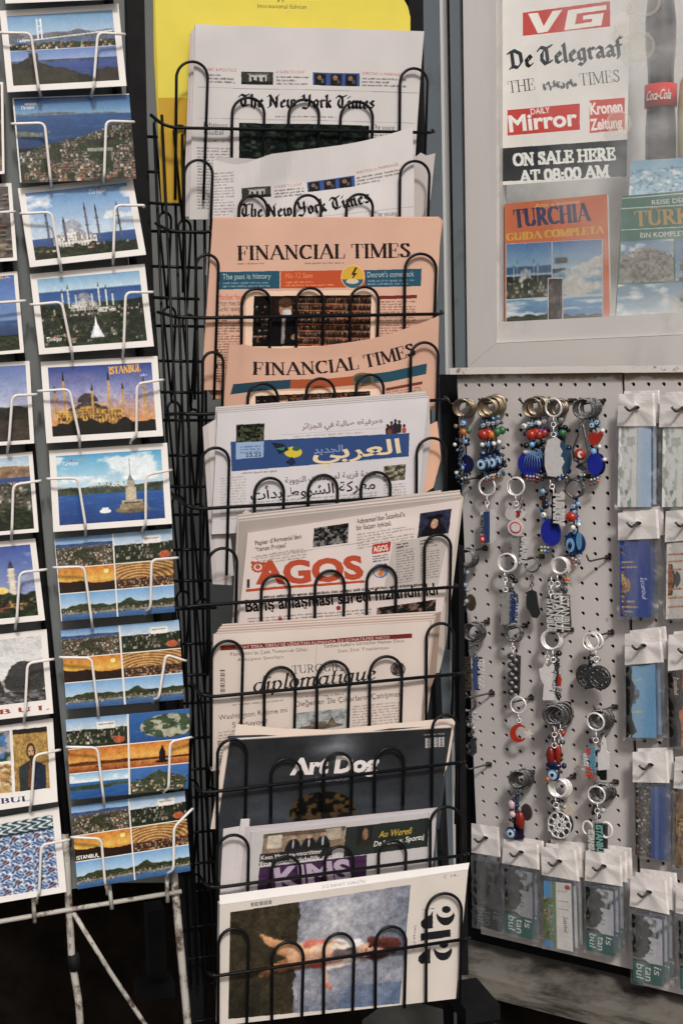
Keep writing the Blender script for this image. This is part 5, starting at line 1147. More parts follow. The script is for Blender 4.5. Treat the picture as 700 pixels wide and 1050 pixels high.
# art magazine, dark cover
q = [(236, 759.5), (463, 746.5), (446, 850), (223, 850)]
s = Sheet(q, 2.4, (50, 54, 62)); s.pic(q, ph_cover())
s.text('Art Dog', (297, 794), (387, 790), 15.5, (226, 220, 218), bold=.05, shear=.18); s.text('Istanbul', (324, 802), (357, 800.2), 5.6, (120, 126, 134), bold=.0)
for k in range(13): s.rect(436 + k * 1.5, 757 - k * .12, 436 + k * 1.5 + (.6 if k % 3 else 1.0), 767 - k * .12, (200, 196, 194))
s.greek(434, 753, 456, 755, 2.5, (150, 150, 154), -.06, seed=45)
WH = (226, 210, 198)
MG = 'magazines in the lowest tiers of the black rack'
paper('magazine', 'dark slate magazine with a white slanted title, between newspapers and the smaller magazines', 'magazine', s, tier_plane(7, 800), .004, (60, 64, 70),
      [([(231, 757.5), (262, 756), (330, 751.5), (400, 749), (466, 742.5), (460, 780), (450, 812), (440, 850), (216, 850)], .0046, .0008, WH), ([(234, 754.5), (268, 753.5), (330, 757), (400, 747), (463, 744), (450, 850), (226, 850)], .0062, .0006, (60, 64, 72)), ([(242, 742.5), (262, 744.5), (290, 747), (340, 748.5), (400, 742.5), (440, 738.5), (467, 736.6), (466, 742), (446, 850), (226, 850)], .0080, .0012, WH)], mk='gloss', group=MG, merge=True)
# smaller magazine in a clear sleeve
q = [(258, 853.5), (446, 832.5), (436, 925), (248, 932)]
s = Sheet(q, 2.6, (204, 197, 200)); K = -.11
s.pic([(270.5, 855.5), (354, 847), (353, 868), (268, 878)], ph_group()); s.poly([(266.5, 876), (341, 868), (340, 879), (265.5, 888)], (40, 38, 40))
s.text('Kees Maas ex-voorzitter', (268, 881.8), (330, 874.6), 4.2, (224, 218, 216), bold=.012); s.text('Epe wordt tijdelijk rond', (267, 888.5), (346, 879.5), 4.6, (224, 218, 216), bold=.018); s.poly([(266, 889.5), (376, 876.5), (375, 910), (263, 920)], (66, 38, 72))
s.text('KIMS', (283, 912), (361, 902), 21, (186, 172, 190), bold=.04); s.poly([(354.5, 848.5), (440, 838.5), (438, 868), (352, 879)], (38, 44, 42)); p = Pic(24, 24, 77); p.a[:] = hexc((38, 42, 40)); p.ell(.5, 1.0, .4, .5, (60, 44, 34)); p.ell(.55, .42, .2, .3, (150, 110, 82)); s.pic([(366, 848), (382, 846), (381, 866), (365, 868)], p.out())
s.text('Au Werefi', (388, 859), (421, 855), 6.5, (206, 176, 60), shear=.4, bold=.005); s.text('De kunst v. Sportaj', (383, 868), (434, 860.5), 5, (226, 222, 216), shear=.3, bold=.015)
o = paper('magazine', 'pale lilac magazine with purple title in a clear sleeve, behind the big front magazine', 'magazine', s, tier_plane(8, 880), .003, (210, 204, 206),
      [([(229, 850), (247, 847), (243, 930), (225, 930)], .0060, .001, (204, 198, 200)), ([(247, 840), (256, 839.5), (252, 930), (236, 930)], .0045, .001, (214, 208, 208)), ([(252, 848), (448, 828), (440, 930), (244, 930)], .0036, .0006, (196, 190, 194))], mk='gloss', group=MG)
pl = tier_plane(8, 880); c = MB(); c.add([pl.at(np.array(p, float), .0012) for p in [(246, 841), (457, 822), (447, 930), (238, 936)]], [(0, 1, 2, 3)]); add_obj('clear_sleeve', (c, 'clear'), o)
# big landscape magazine in front
q = [(225.5, 928), (479.5, 892.5), (467, 1024), (223.5, 1052)]
s = Sheet(q, 2.4, (216, 206, 200)); K = -.14
s.pic([(236, 935.5), (421, 907), (409.5, 1029), (234, 1045)], ph_figure())
for k in range(14): s.rect(257.5 + k * 1.55, 925.6 - k * .22, 257.5 + k * 1.55 + (.7 if k % 3 else 1.15), 930 - k * .22, (90, 84, 82), K)
for dx, dy in ((0, 0), (-2.6, 36)):
    s.disc(457.3 + dx, 932.6 + dy, 4.6, 3.7, (34, 34, 36))
    s.poly(arc(456.5 + dx, 936.5 + dy, 9.6, 12.5, 8, 172, 14) + arc(456 + dx, 934.5 + dy, 8.6, 6.4, 172, 8, 12), (34, 34, 36))
    s.poly([(443.5 + dx, 934 + dy), (443.5 + dx, 952 + dy), (434 + dx, 952.4 + dy), (431.2 + dx, 949.5 + dy), (431.5 + dx, 945 + dy), (436 + dx, 940.5 + dy), (441 + dx, 938 + dy)], (34, 34, 36))
    s.line((433 + dx, 932.8 + dy), (445 + dx, 931.6 + dy), .5, (34, 34, 36))
s.poly([(431, 957), (461.5, 953), (461.8, 960.5), (431, 965)], (34, 34, 36))
s.text('SANATTA', (424.5, 948), (422, 976), 2.6, (120, 112, 110)); s.text('€ 14,-', (454, 901), (471, 898.6), 3.6, (150, 142, 138), shear=.2)
pl = tier_plane(9, 970); o = paper('magazine', 'large white landscape magazine with a painted figure and black vertical numerals, lowest tier', 'magazine', s, pl, .014, (224, 216, 210), mk='gloss', group=MG)
sp = MB(); a, b = pl.at((225.5, 927.7), 0), pl.at((479.5, 892.2), 0); n = pl.n
s2 = Sheet([(225, 918), (481, 884.5), (479.5, 892.2), (225.5, 927.7)], 2.4, (240, 235, 230)); s2.text('212 SANAT DERGİSİ', (330, 911), (375, 905), 3.0, (150, 144, 140)); 
SPN = Plane.__new__(Plane); SPN.p0 = a; SPN.t = RACK.t; nn = pl.up * .93 + pl.n * .37; SPN.n = nn / np.linalg.norm(nn); SPN.h = RACK.h; SPN.up = pl.up
add_obj('spine', [(s2.mesh(SPN, .0), 'gloss')], o)

# ------------------------------------------------------------------ black wire newspaper rack
tiers = [  # hoops (x0, x1, ytop) ... , front wire: left bend, left, right
 ([(181, 213, 63), (238, 271, 100), (296, 327, 102), (349, 382, 104), (410, 438, 70)], [(155, 118), (166, 127), (178, 131), (440, 136)], 205),
 ([(189, 218, 164), (245, 274, 200), (302, 329, 200), (355, 382, 199), (410, 440, 165)], [(160, 229), (172, 236), (184, 238), (446, 236)], 300),
 ([(201, 224, 261), (248, 278, 296), (304, 332, 295), (359, 388, 294), (415, 447, 260)], [(162, 320), (180, 325), (211, 326), (449, 322)], 410),
 ([(208, 229, 361), (254, 285, 393), (314, 343, 388), (365, 393, 384), (421, 449, 351)], [(170, 425), (186, 424), (205, 425), (453, 410)], 490),
 ([(206, 235, 459), (261, 291, 490), (316, 346, 487), (370, 400, 484), (427, 457, 449)], [(172, 503), (190, 518), (202, 522), (458, 507)], 590),
 ([(213, 243, 562), (268, 297, 590), (323, 353, 585), (376, 406, 580), (435, 462, 548)], [(172, 624), (188, 623), (202, 621), (463, 602)], 690),
 ([(217, 249, 657), (271, 303, 684), (325, 358, 678), (379, 412, 673), (437, 465, 639)], [(196, 700), (206, 712), (217, 714.5), (470, 691)], 785),
 ([(223, 253, 758), (278, 309, 778), (332, 361, 772), (384, 414, 767), (443, 469, 733)], [(200, 806), (206, 812), (214, 812.5), (471, 782)], 870),
 ([(223, 255, 856), (278, 308, 878), (333, 362, 868), (388, 416, 862), (441, 473, 827)], [(208, 904), (214, 909), (224, 910), (475, 877)], 950),
 ([(224, 255, 952), (279, 311, 966), (332, 363, 957), (385, 416, 950), (437, 473, 916)], [(212, 996), (217, 1000), (224, 1000.5), (476, 963)], 1052),
]
rb = RACK.at((330, 1050), -.1); rb[2] = 0
rack = add_empty('newspaper_rack', rb); tag(rack, 'tall black wire rack holding newspapers in stepped tiers of hoops', 'newspaper rack')
WR = .0021; r_w = random.Random(3)
for k, (hoops, wire, yb) in enumerate(tiers):
    pl = tier_plane(k, np.mean([h[2] for h in hoops]) + 30); dd = .0095
    for i, (x0, x1, yt) in enumerate(hoops):
        w = x1 - x0; lean = .035 * (yb - yt); ybb = yb - (x0 - 224) * .115 if k > 4 else yb
        sl = -.0 if k < 4 else -.06
        pts = [(x0 + (lean if k < 4 else lean * .4) * -.25, ybb), (x0, yt + w * .55)] + [(x0 + w / 2 - w / 2 * math.cos(t), yt + w * .5 - w * .5 * math.sin(t) + sl * (w / 2) * -math.cos(t)) for t in np.linspace(.12, math.pi - .12, 9)] + [(x1, yt + w * .55), (x1 - (.03 if k < 3 else .02) * (ybb - yt), ybb)]
        m = MB(); m.tube([pl.at(np.array(p, float), dd) for p in pts], WR, 8, fillet=.004); add_obj('hoop', (m, 'black_wire'), rack)
    m = MB(); pts = [pl.at(np.array(p, float), dd + .0038) for p in wire]
    pts[0] = RACK.at(np.array(wire[0], float), -.02)
    m.tube(pts, WR * 1.15, 8, fillet=.01)
    wx, wy = [p[0] for p in wire], [p[1] for p in wire]
    for (x0, x1, yt) in hoops:
        for xx in (x0, x1): m.ball(pl.at(np.array((xx - (1.2 if k < 4 else .3), np.interp(xx, wx, wy)), float), dd + .0022), WR * (1.35 + .3 * r_w.random()), None, 8, 6)
    e = np.array(wire[-1], float); m.tube([pl.at(e, dd + .0038), pl.at(e + (5, -1), dd), RACK.at(e + (3, -3), -.03)], WR, 8, fillet=.004)
    # basket floor behind the papers
    yb2 = wire[1][1] + (62 if k < 9 else 48)
    add_obj('front_wire', (m, 'black_wire'), rack)
# uprights
def rtube(pts, d, r, name, mk='black_wire', n=8):
    m = MB(); m.tube([RACK.at(np.array(p, float), d) for p in pts], r, n, fillet=.01); return add_obj(name, (m, mk), rack)
m = MB(); px_slab(m, RACK, [(129, -60), (147, -60), (151, 130), (158, 300), (182, 640), (205, 960), (213, 1090), (196, 1090), (180, 900), (160, 640), (141, 300), (133, 130)], -.045, .028); add_obj('upright', (m, 'black_matte'), rack)
m = MB(); px_slab(m, RACK, [(417, -60), (433, -60), (436, 200), (442, 420), (452, 700), (463, 960), (466, 1090), (460, 1090), (446, 700), (435, 420), (426, 200)], -.045, .02); add_obj('upright', (m, 'black_matte'), rack)
m = MB(); px_slab(m, RACK, [(470, 560), (475, 560), (480, 1000), (472, 1000)], -.035, .02); add_obj('side_edge', (m, 'black_matte'), rack)
r = random.Random(9)
# left side baskets seen end-on: leaning verticals, cross wires and hoop ends
for xt, xb, d in ((152, 196, -.03), (160, 203, -.01), (171, 208, -.05), (181, 214, -.02), (192, 217, -.06), (203, 222, -.04)):
    rtube([(xt + 6, 122 + r.uniform(-8, 18)), ((xt + xb) / 2 + r.uniform(-3, 3), 500), (xb, 1010)], d, .0021, 'side_wire')
for k in range(10):
    y = 150 + 97 * k; x = 154 + 4.6 * k
    for j, dy in enumerate((-10, 26, 58)):
        rtube([(x - 4 + j, y + dy), (min(x + 52 - j * 3, 222), y + dy - (k - 3) * .9)], -.055 + .018 * j, .0022, 'cross_wire')
    for dx, d in ((4, -.05), (24, -.02)):
        m = MB(); w = 13; yt = y - 30 + dx * .4
        pts = [(x + dx + 9, yt + 96), (x + dx + 1, yt + 12)] + [(x + dx + w / 2 - w / 2 * math.cos(t), yt + 7 - 8 * math.sin(t)) for t in np.linspace(.1, math.pi - .1, 7)] + [(x + dx + w, yt + 12), (x + dx + w - 4, yt + 90)]
        m.tube([RACK.at(np.array(p, float), d - .0006 * i) for i, p in enumerate(pts)], .0019, 6, fillet=.004); o = add_obj('side_hoop', (m, 'black_wire'), rack)
# foot
m = MB(); p = RACK.at((474, 1012), -.02); fx = RACK.t; fz = np.array((0, 0, 1.0))
m.box(RACK.at((483, 1026), .02), fx * .028, RACK.n * .05, fz * .012); m.box(RACK.at((487, 1046), .0), fx * .02, RACK.n * .03, fz * .022); add_obj('foot', (m, 'black_matte'), rack)
m = MB(); m.box(RACK.at((160, 975), -.16), fx * .014, RACK.n * .02, fz * .075); m.box(RACK.at((158, 1012), -.14), fx * .03, RACK.n * .02, fz * .012); add_obj('foot', (m, 'black_matte'), rack)
# ------------------------------------------------------------------ postcards
CG = 'postcards in the white wire rack'
CL = 9.0
def card(q, pic, label, border=.045, c=(236, 231, 227), thick=.0008, extra=None, cells=2.1, grp=CG, bottom=None):
    q = [np.array(p, float) for p in q]; cy = sum(p[1] for p in q) / 4; cx = sum(p[0] for p in q) / 4
    pl = CARDS.lean_at(cx, cy, CL)
    s = Sheet(q, cells, c)
    if pic is not None:
        bl = lambda u, v: (q[0] * (1 - u) + q[1] * u) * (1 - v) + (q[3] * (1 - u) + q[2] * u) * v
        b, bb = border, bottom if bottom is not None else border * 1.35
        s.pic([bl(b, border * 1.35), bl(1 - b, border * 1.35), bl(1 - b, 1 - bb), bl(b, 1 - bb)], pic)
    if extra: extra(s)
    pts = np.array([pl.at(p) for p in q]); org = pts.mean(0); org[2] = pts[:, 2].min()
    body = MB(); body.slab([pl.at(p, -.0002) for p in q], pl.n, thick, tuple(hexc((226, 222, 218))))
    o = add_obj('postcard', [(s.mesh(pl, 0, merge=True, maxrun=6), 'gloss'), (body, 'gloss')], None, org)
    tag(o, label, 'postcard', grp); return o
def logo(x, y, w=16, c=(236, 238, 242), k=-.08):
    def f(s):
        s.text('Türkiye', (x, y), (x + w, y + k * w), w * .24, c, shear=.35, bold=.004); s.disc(x + w * .62, y - w * .32, w * .07, w * .06, (206, 60, 50)); s.text('ISTANBUL', (x + w * .75, y - w * .3), (x + w * 1.5, y - w * .3 + k * w * .7), w * .11, (196, 176, 96))
    return f
P = ph_bridge()
card([(-2, -72), (116, -80), (121, -1), (6, 3.5)], ph_city2(), 'postcard at the very top of the second column, only its white lower edge showing')
card([(0, 11), (121.5, 3.5), (130, 88), (8, 94.5)], P, 'white bordered postcard of two stacked sea views, a bridge above and a fortress below', .055, thick=.002, extra=logo(17, 43, 12))
card([(13, 100.5), (132.5, 96), (140, 183), (21, 187.5)], ph_aerial(), 'borderless postcard of an aerial city view under a deep blue sea', .0, c=(50, 70, 80), extra=lambda s: (logo(21, 112.5, 14)(s), s.line((13.4, 100), (21.4, 187), 1.6, (226, 226, 226)), s.line((13, 101), (132.5, 96.5), 1.0, (226, 226, 226))))
card([(18.5, 193), (135.5, 180.5), (150, 261), (31, 274)], ph_mosque_day(), 'white bordered postcard of a pale domed mosque under a blue daytime sky', .055, thick=.003, extra=logo(90, 199, 18, k=-.1))
card([(31, 281), (148.5, 270.5), (158, 355), (40.5, 363.5)], ph_mosque_aerial(), 'white bordered postcard of a mosque seen from above with gardens and a fountain', .055, thick=.003, extra=logo(47, 350, 16, k=-.06))
card([(42, 371), (161.5, 365), (167.5, 447), (48, 454.5)], ph_sunset(), 'white bordered postcard of a mosque lit gold at sunset, with yellow ISTANBUL lettering', .055, thick=.002, extra=lambda s: (s.text('ISTANBUL', (112, 384), (145, 380.5), 7.5, (230, 176, 66), 'fat'), s.text('Türkiye', (143, 386), (151, 385), 2.6, (220, 220, 226), shear=.3)))
card([(50.5, 462), (171.5, 454), (176.5, 537), (55, 545.5)], ph_maiden(), 'white bordered postcard of a small tower on an islet in blue water', .055, thick=.002, extra=logo(63, 478, 17, (236, 240, 244)))
card([(56, 552.5), (176.5, 542), (179.5, 627.5), (63, 637)], ph_collage(0), 'topmost borderless six picture postcard, just under the tower on the islet', .0, thick=.0015, extra=lambda s: s.line((56, 553), (63.2, 637), 1.4, (226, 226, 226)))
card([(62.5, 646.5), (183.5, 635.5), (189, 717), (68.5, 727.5)], ph_collage(0), 'second borderless six picture postcard from the top, its right clip bent', .0, thick=.0015)
card([(67.5, 738), (194.5, 726.5), (193, 808.5), (73, 820.5)], ph_collage(1), 'borderless six picture postcard with a round islet and a tower silhouette at dusk', .0, thick=.0015)
card([(73, 827.5), (189.5, 811), (195.5, 893), (80, 912)], ph_collage(0), 'lowest borderless six picture postcard with small white ISTANBUL lettering, above the rusty bar', .0, thick=.0015, extra=lambda s: s.text('ISTANBUL', (79, 882), (102, 878.5), 4, (236, 236, 236), bold=.025))
# column further left, cut by the edge of the frame
LQ = -112
card([(LQ, 92), (3.5, 84), (5, 178), (LQ + 6, 186)], ph_blur(81, [(96, 70, 40), (70, 56, 40), (150, 130, 100)]), 'topmost sliver of a brownish postcard at the left edge of the frame', .02)
card([(LQ + 4, 196), (12, 187.5), (18, 267), (LQ + 10, 276)], ph_stone(), 'white bordered postcard of grey stone walls at the left edge', .03)
card([(LQ + 8, 290), (18, 278), (25, 361.5), (LQ + 14, 372)], ph_tower(), 'white bordered postcard with a slim brown tower on deep blue at the left edge', .03, extra=lambda s: s.text('ISTANBUL', (-22, 288), (11, 285), 3.4, (226, 176, 66), bold=.01))
card([(LQ + 16, 378), (30.5, 370), (35.5, 454.5), (LQ + 22, 463)], ph_dusk(), 'white bordered postcard with a minaret at dusk and a lit round fountain', .035, thick=.002)
card([(LQ + 20, 475), (33.5, 463), (40, 545.5), (LQ + 26, 556)], ph_city2(), 'white bordered postcard of a pale hillside town by the water, left column', .035, thick=.002)
card([(LQ + 24, 563), (36.5, 552), (46.5, 636), (LQ + 32, 648)], ph_night(), 'white bordered postcard with evening lights and white minarets, left column', .05, thick=.002)
card([(LQ + 34, 659), (48, 645), (55, 731.5), (LQ + 42, 746)], ph_bw(), 'black and white postcard with the red letters of ISTANBUL along its foot', .05, bottom=.17, thick=.002, extra=lambda s: s.text('I S T A N B U L', (-92, 741.5), (51, 727.5), 4.6, (150, 60, 44), 'serif'))
def icon_card(s):
    s.pic([(13, 748.5), (48.5, 745), (51.5, 808), (16, 812)], ph_icon()); s.rect(11, 744, 13, 815, (228, 224, 220)); s.pic([(-40, 754), (10, 749), (11.5, 780), (-38, 785)], ph_blur(83, [(70, 120, 190), (60, 84, 50), (170, 160, 150)], (4, 5)))
    s.pic([(-38, 787), (11.5, 783), (13, 812.5), (-36, 817)], ph_blur(85, [(190, 150, 90), (140, 100, 60), (220, 196, 150)], (9, 9))); s.text('ISTANBUL', (-46, 829), (31.5, 821), 5.2, (44, 46, 96), 'serif')
card([(LQ + 40, 755), (54.5, 736.5), (59.5, 822), (LQ + 48, 840)], None, 'white postcard with a gold mosaic figure and blue ISTANBUL lettering', thick=.002, extra=icon_card)
card([(LQ + 46, 850), (60.5, 827.5), (68.5, 914.5), (LQ + 52, 936)], ph_tiles(), 'white bordered postcard of a blue and white floral tile pattern, lowest in the left column', .055, thick=.003)

# ------------------------------------------------------------------ the white wire postcard rack
rb = CARDS.at((100, 1050)); rb[2] = 0
pr = add_empty('postcard_rack', rb); tag(pr, 'white painted wire postcard rack on rusty legs, two columns of clips', 'postcard rack')
CW = .0019
def ctube(pts, d, r, name, mk, fil=.006, dl=None):
    P = [CARDS.at(np.array(p, float), d if dl is None else dl[i]) for i, p in enumerate(pts)]
    m = MB(); m.tube(P, r, 8, fillet=fil); return add_obj(name, (m, mk), pr)
DF = .017
clips = [[(-3, 33.5), (32, 34), (40, 92), (42, 97)], [(128, 35), (100.5, 33.5), (96, 91), (94, 97)], [(12, 127), (46, 126), (52, 184), (53, 190)], [(137.5, 125), (109, 124), (107, 181), (106, 186)],
 [(21, 219), (53, 217.5), (62, 270), (63, 276)], [(147, 212), (147.5, 210.5), (118, 210.5), (116.5, 260), (116, 268)], [(31, 312.5), (63.5, 309.5), (74, 360), (74.5, 367)], [(157, 299.5), (129, 300), (127, 357), (126, 364)],
 [(39, 401), (71.5, 399), (82, 449), (82, 455)], [(167.5, 389.5), (140.5, 393.5), (140, 447), (134, 452)], [(48, 491), (80, 490), (88, 539), (88, 546)], [(176, 482), (149.5, 487), (149.5, 538), (146, 543)],
 [(54.5, 582), (86.5, 581), (94, 635), (95, 643)], [(182.5, 572), (155.5, 574), (154.5, 624), (149, 627)], [(61, 674), (94, 674.5), (100, 723), (101, 731)], [(191, 677.5), (170, 671), (163, 716), (157, 717)],
 [(68, 766), (100, 766.5), (106, 815), (107, 823)], [(196.5, 756), (174.5, 760.5), (173, 809), (168, 811)], [(73, 858.5), (104, 860), (108, 906), (110, 913)], [(198, 829.5), (178.5, 848), (178, 892), (171, 896)],
 [(15.5, 217), (-22, 219), (-18, 268), (-17, 275)], [(26.5, 308.5), (-12, 311), (-8, 360), (-7, 368)], [(38.5, 404.5), (13, 405.5), (9.5, 454), (8, 461)], [(42.5, 493), (14, 497), (12.5, 544), (12, 551)], [(48.5, 584), (20.5, 587), (17.5, 636), (16, 642)],
 [(55.5, 676), (28.5, 680), (26, 731), (25, 738)], [(62, 769), (35.5, 774.5), (32.5, 823), (31, 829)], [(71.5, 861), (42.5, 866.5), (40.5, 915), (38, 922)]]
for c in clips:
    n = len(c); m = MB()
    P = [CARDS.at(np.array(c[0], float), -.004)] + [CARDS.at(np.array(p, float), DF) for p in c[:-1]] + [CARDS.at(np.array(c[-1], float), .004), CARDS.at(np.array(c[-1], float) + (0, 4), -.012)]
    P[1] = CARDS.at(np.array(c[0], float) + np.array(((1.0 if c[1][0] > c[0][0] else -1.0), 0)), DF * .8)
    m.tube(P, CW * .86, 8, fillet=.007); add_obj('wire_clip', (m, 'white_wire'), pr)
# dark backing of the two columns, cut in slats so that gaps show
m = MB(); px_slab(m, CARDS, [(-160, -80), (113, -80), (121, 100), (130, 250), (140, 360), (150, 470), (158, 560), (170, 760), (177, 893), (72, 912), (-140, 940)], -.032, .002); add_obj('back_panel', (m, 'panel_dark'), pr)
ctube([(-20, 60), (28, 420), (44, 600), (69, 862)], -.022, .006, 'upright', 'black_matte'); ctube([(108, -40), (139, 290), (160, 600), (178, 880)], -.024, .0055, 'upright', 'black_matte')
ctube([(-140, 973), (0, 945), (72, 932.5), (186, 914)], -.012, .0031, 'crossbar', 'rust_wire')
ctube([(67, 855), (71, 932), (74, 985), (81, 1028), (85, 1090)], -.018, .0046, 'leg', 'rust_wire'); ctube([(178, 893), (184, 960), (193, 1055), (199, 1120)], -.02, .005, 'leg', 'rust_wire')
ctube([(75, 935), (112, 995), (150, 1052), (190, 1110)], -.016, .003, 'brace', 'rust_wire')
for a, b in (((34, 916), (36, 946)), ((112, 906), (115, 932)), ((171, 893), (172, 925))): ctube([a, b], -.008, .0026, 'stub', 'rust_wire')
m = MB(); m.tube([CARDS.at((75, 978), -.018), CARDS.at((77.5, 994), -.018)], .0075, 10); add_obj('tape', (m, 'black_matte'), pr)
# ------------------------------------------------------------------ pegboard
O_ = BOARD.at((477, 395.2)); EX = (BOARD.at((618.6, 394.3)) - O_) / 10; EY = (BOARD.at((634, 861.6)) - BOARD.at((618.6, 394.3))) / 30
BN = BOARD.n; UPB = -EY / np.linalg.norm(EY); RTB = EX / np.linalg.norm(EX)
pbase = BOARD.at((560, 985)); pbase = pbase.copy()
pb = add_empty('pegboard', pbase); tag(pb, 'worn white pegboard hung with keychains and souvenir packets', 'pegboard')
BT = .005
def hole_panel(i0, i1, j0, j1, x0, x1, y0, y1, d=0.0):
    """a real perforated panel; grid of holes i0..i1, j0..j1; borders x0..x1,y0..y1 in hole units"""
    m = MB(); rr = .135
    def pt(x, y, dd): return O_ + EX * x + EY * y + BN * (d + dd)
    xs = [x0] + [i - .5 for i in range(i0, i1 + 2)] + [x1]; ys = [y0] + [j - .5 for j in range(j0, j1 + 2)] + [y1]
    for a, b in zip(xs[:-1], xs[1:]):
        if b - a < 1e-6: continue
        for c, e in zip(ys[:-1], ys[1:]):
            if e - c < 1e-6: continue
            ci, cj = (a + b) / 2, (c + e) / 2
            if abs(ci - round(ci)) < 1e-6 and abs(cj - round(cj)) < 1e-6 and i0 <= round(ci) <= i1 and j0 <= round(cj) <= j1 and abs(b - a - 1) < 1e-6 and abs(e - c - 1) < 1e-6:
                n = 16; sq = []; cc = []
                for k in range(n):
                    t = 2 * math.pi * k / n; cx, cy = math.cos(t), math.sin(t); mm = max(abs(cx), abs(cy))
                    sq.append((ci + .5 * cx / mm, cj + .5 * cy / mm)); cc.append((ci + rr * cx, cj + rr * cy))
                V = [pt(*p, 0) for p in sq] + [pt(*p, 0) for p in cc] + [pt(*p, -BT) for p in cc]
                f = [(k, (k + 1) % n, n + (k + 1) % n, n + k) for k in range(n)] + [(n + k, n + (k + 1) % n, 2 * n + (k + 1) % n, 2 * n + k) for k in range(n)]
                m.add(V, f)
            else: m.add([pt(a, c, 0), pt(b, c, 0), pt(b, e, 0), pt(a, e, 0)], [(0, 1, 2, 3)])
    e = [pt(x0, y0, 0), pt(x1, y0, 0), pt(x1, y1, 0), pt(x0, y1, 0)]; bk = [p - BN * BT for p in e]
    m.add(e + bk, [(k, k + 4, (k + 1) % 4 + 4, (k + 1) % 4) for k in range(4)])
    return m
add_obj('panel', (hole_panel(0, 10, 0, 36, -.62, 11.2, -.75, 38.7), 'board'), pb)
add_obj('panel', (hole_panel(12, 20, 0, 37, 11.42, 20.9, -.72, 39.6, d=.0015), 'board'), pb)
m = MB(); px_slab(m, BOARD, [(460, 377.5), (760, 374), (760, 380.5), (461, 384)], .012, .02); add_obj('top_rail', (m, 'rail'), pb)
m = MB(); px_slab(m, BOARD, [(450, 384), (800, 381), (840, 1060), (480, 985)], -.045, .004); add_obj('backing', (m, 'black_matte'), pb)  # black sheet standing in for the unlit void behind the holes
def PB(p, d=.0): return BOARD.at(np.array(p, float), d)
PXM = 2.38 / FPX      # metres per pixel on the board, about
def hook(px, py, ln=.045, tip=True):
    """a peg hook: stub into the hole, shank out, small upturned end"""
    a = PB((px, py), -.004); m = MB()
    out = BN * .86 - RTB * .5; out /= np.linalg.norm(out)
    pts = [a, PB((px, py), .006), a + out * ln * .9 - UPB * .004, a + out * ln + UPB * .007]
    m.tube(pts, .0016, 6, fillet=.004); m.box(PB((px - 1, py + .5), .0025), RTB * .005, UPB * .0035, BN * .0015)
    add_obj('hook', (m, 'brass_dark'), pb)
    return out
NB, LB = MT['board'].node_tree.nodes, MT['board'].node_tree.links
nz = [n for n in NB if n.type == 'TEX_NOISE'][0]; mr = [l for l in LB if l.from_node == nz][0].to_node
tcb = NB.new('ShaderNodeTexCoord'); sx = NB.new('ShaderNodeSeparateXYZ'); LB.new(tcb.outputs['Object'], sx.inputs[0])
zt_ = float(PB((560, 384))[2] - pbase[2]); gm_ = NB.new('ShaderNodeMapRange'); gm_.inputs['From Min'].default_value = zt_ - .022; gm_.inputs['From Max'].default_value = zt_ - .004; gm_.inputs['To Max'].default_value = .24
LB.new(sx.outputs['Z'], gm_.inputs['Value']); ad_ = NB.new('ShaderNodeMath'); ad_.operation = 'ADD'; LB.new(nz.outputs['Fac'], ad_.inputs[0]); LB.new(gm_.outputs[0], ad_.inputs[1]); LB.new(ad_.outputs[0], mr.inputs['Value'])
MT['brass_dark'] = mat('dark_hook_metal', (.09, .08, .07), .4, .8, var=.3, vscale=200)
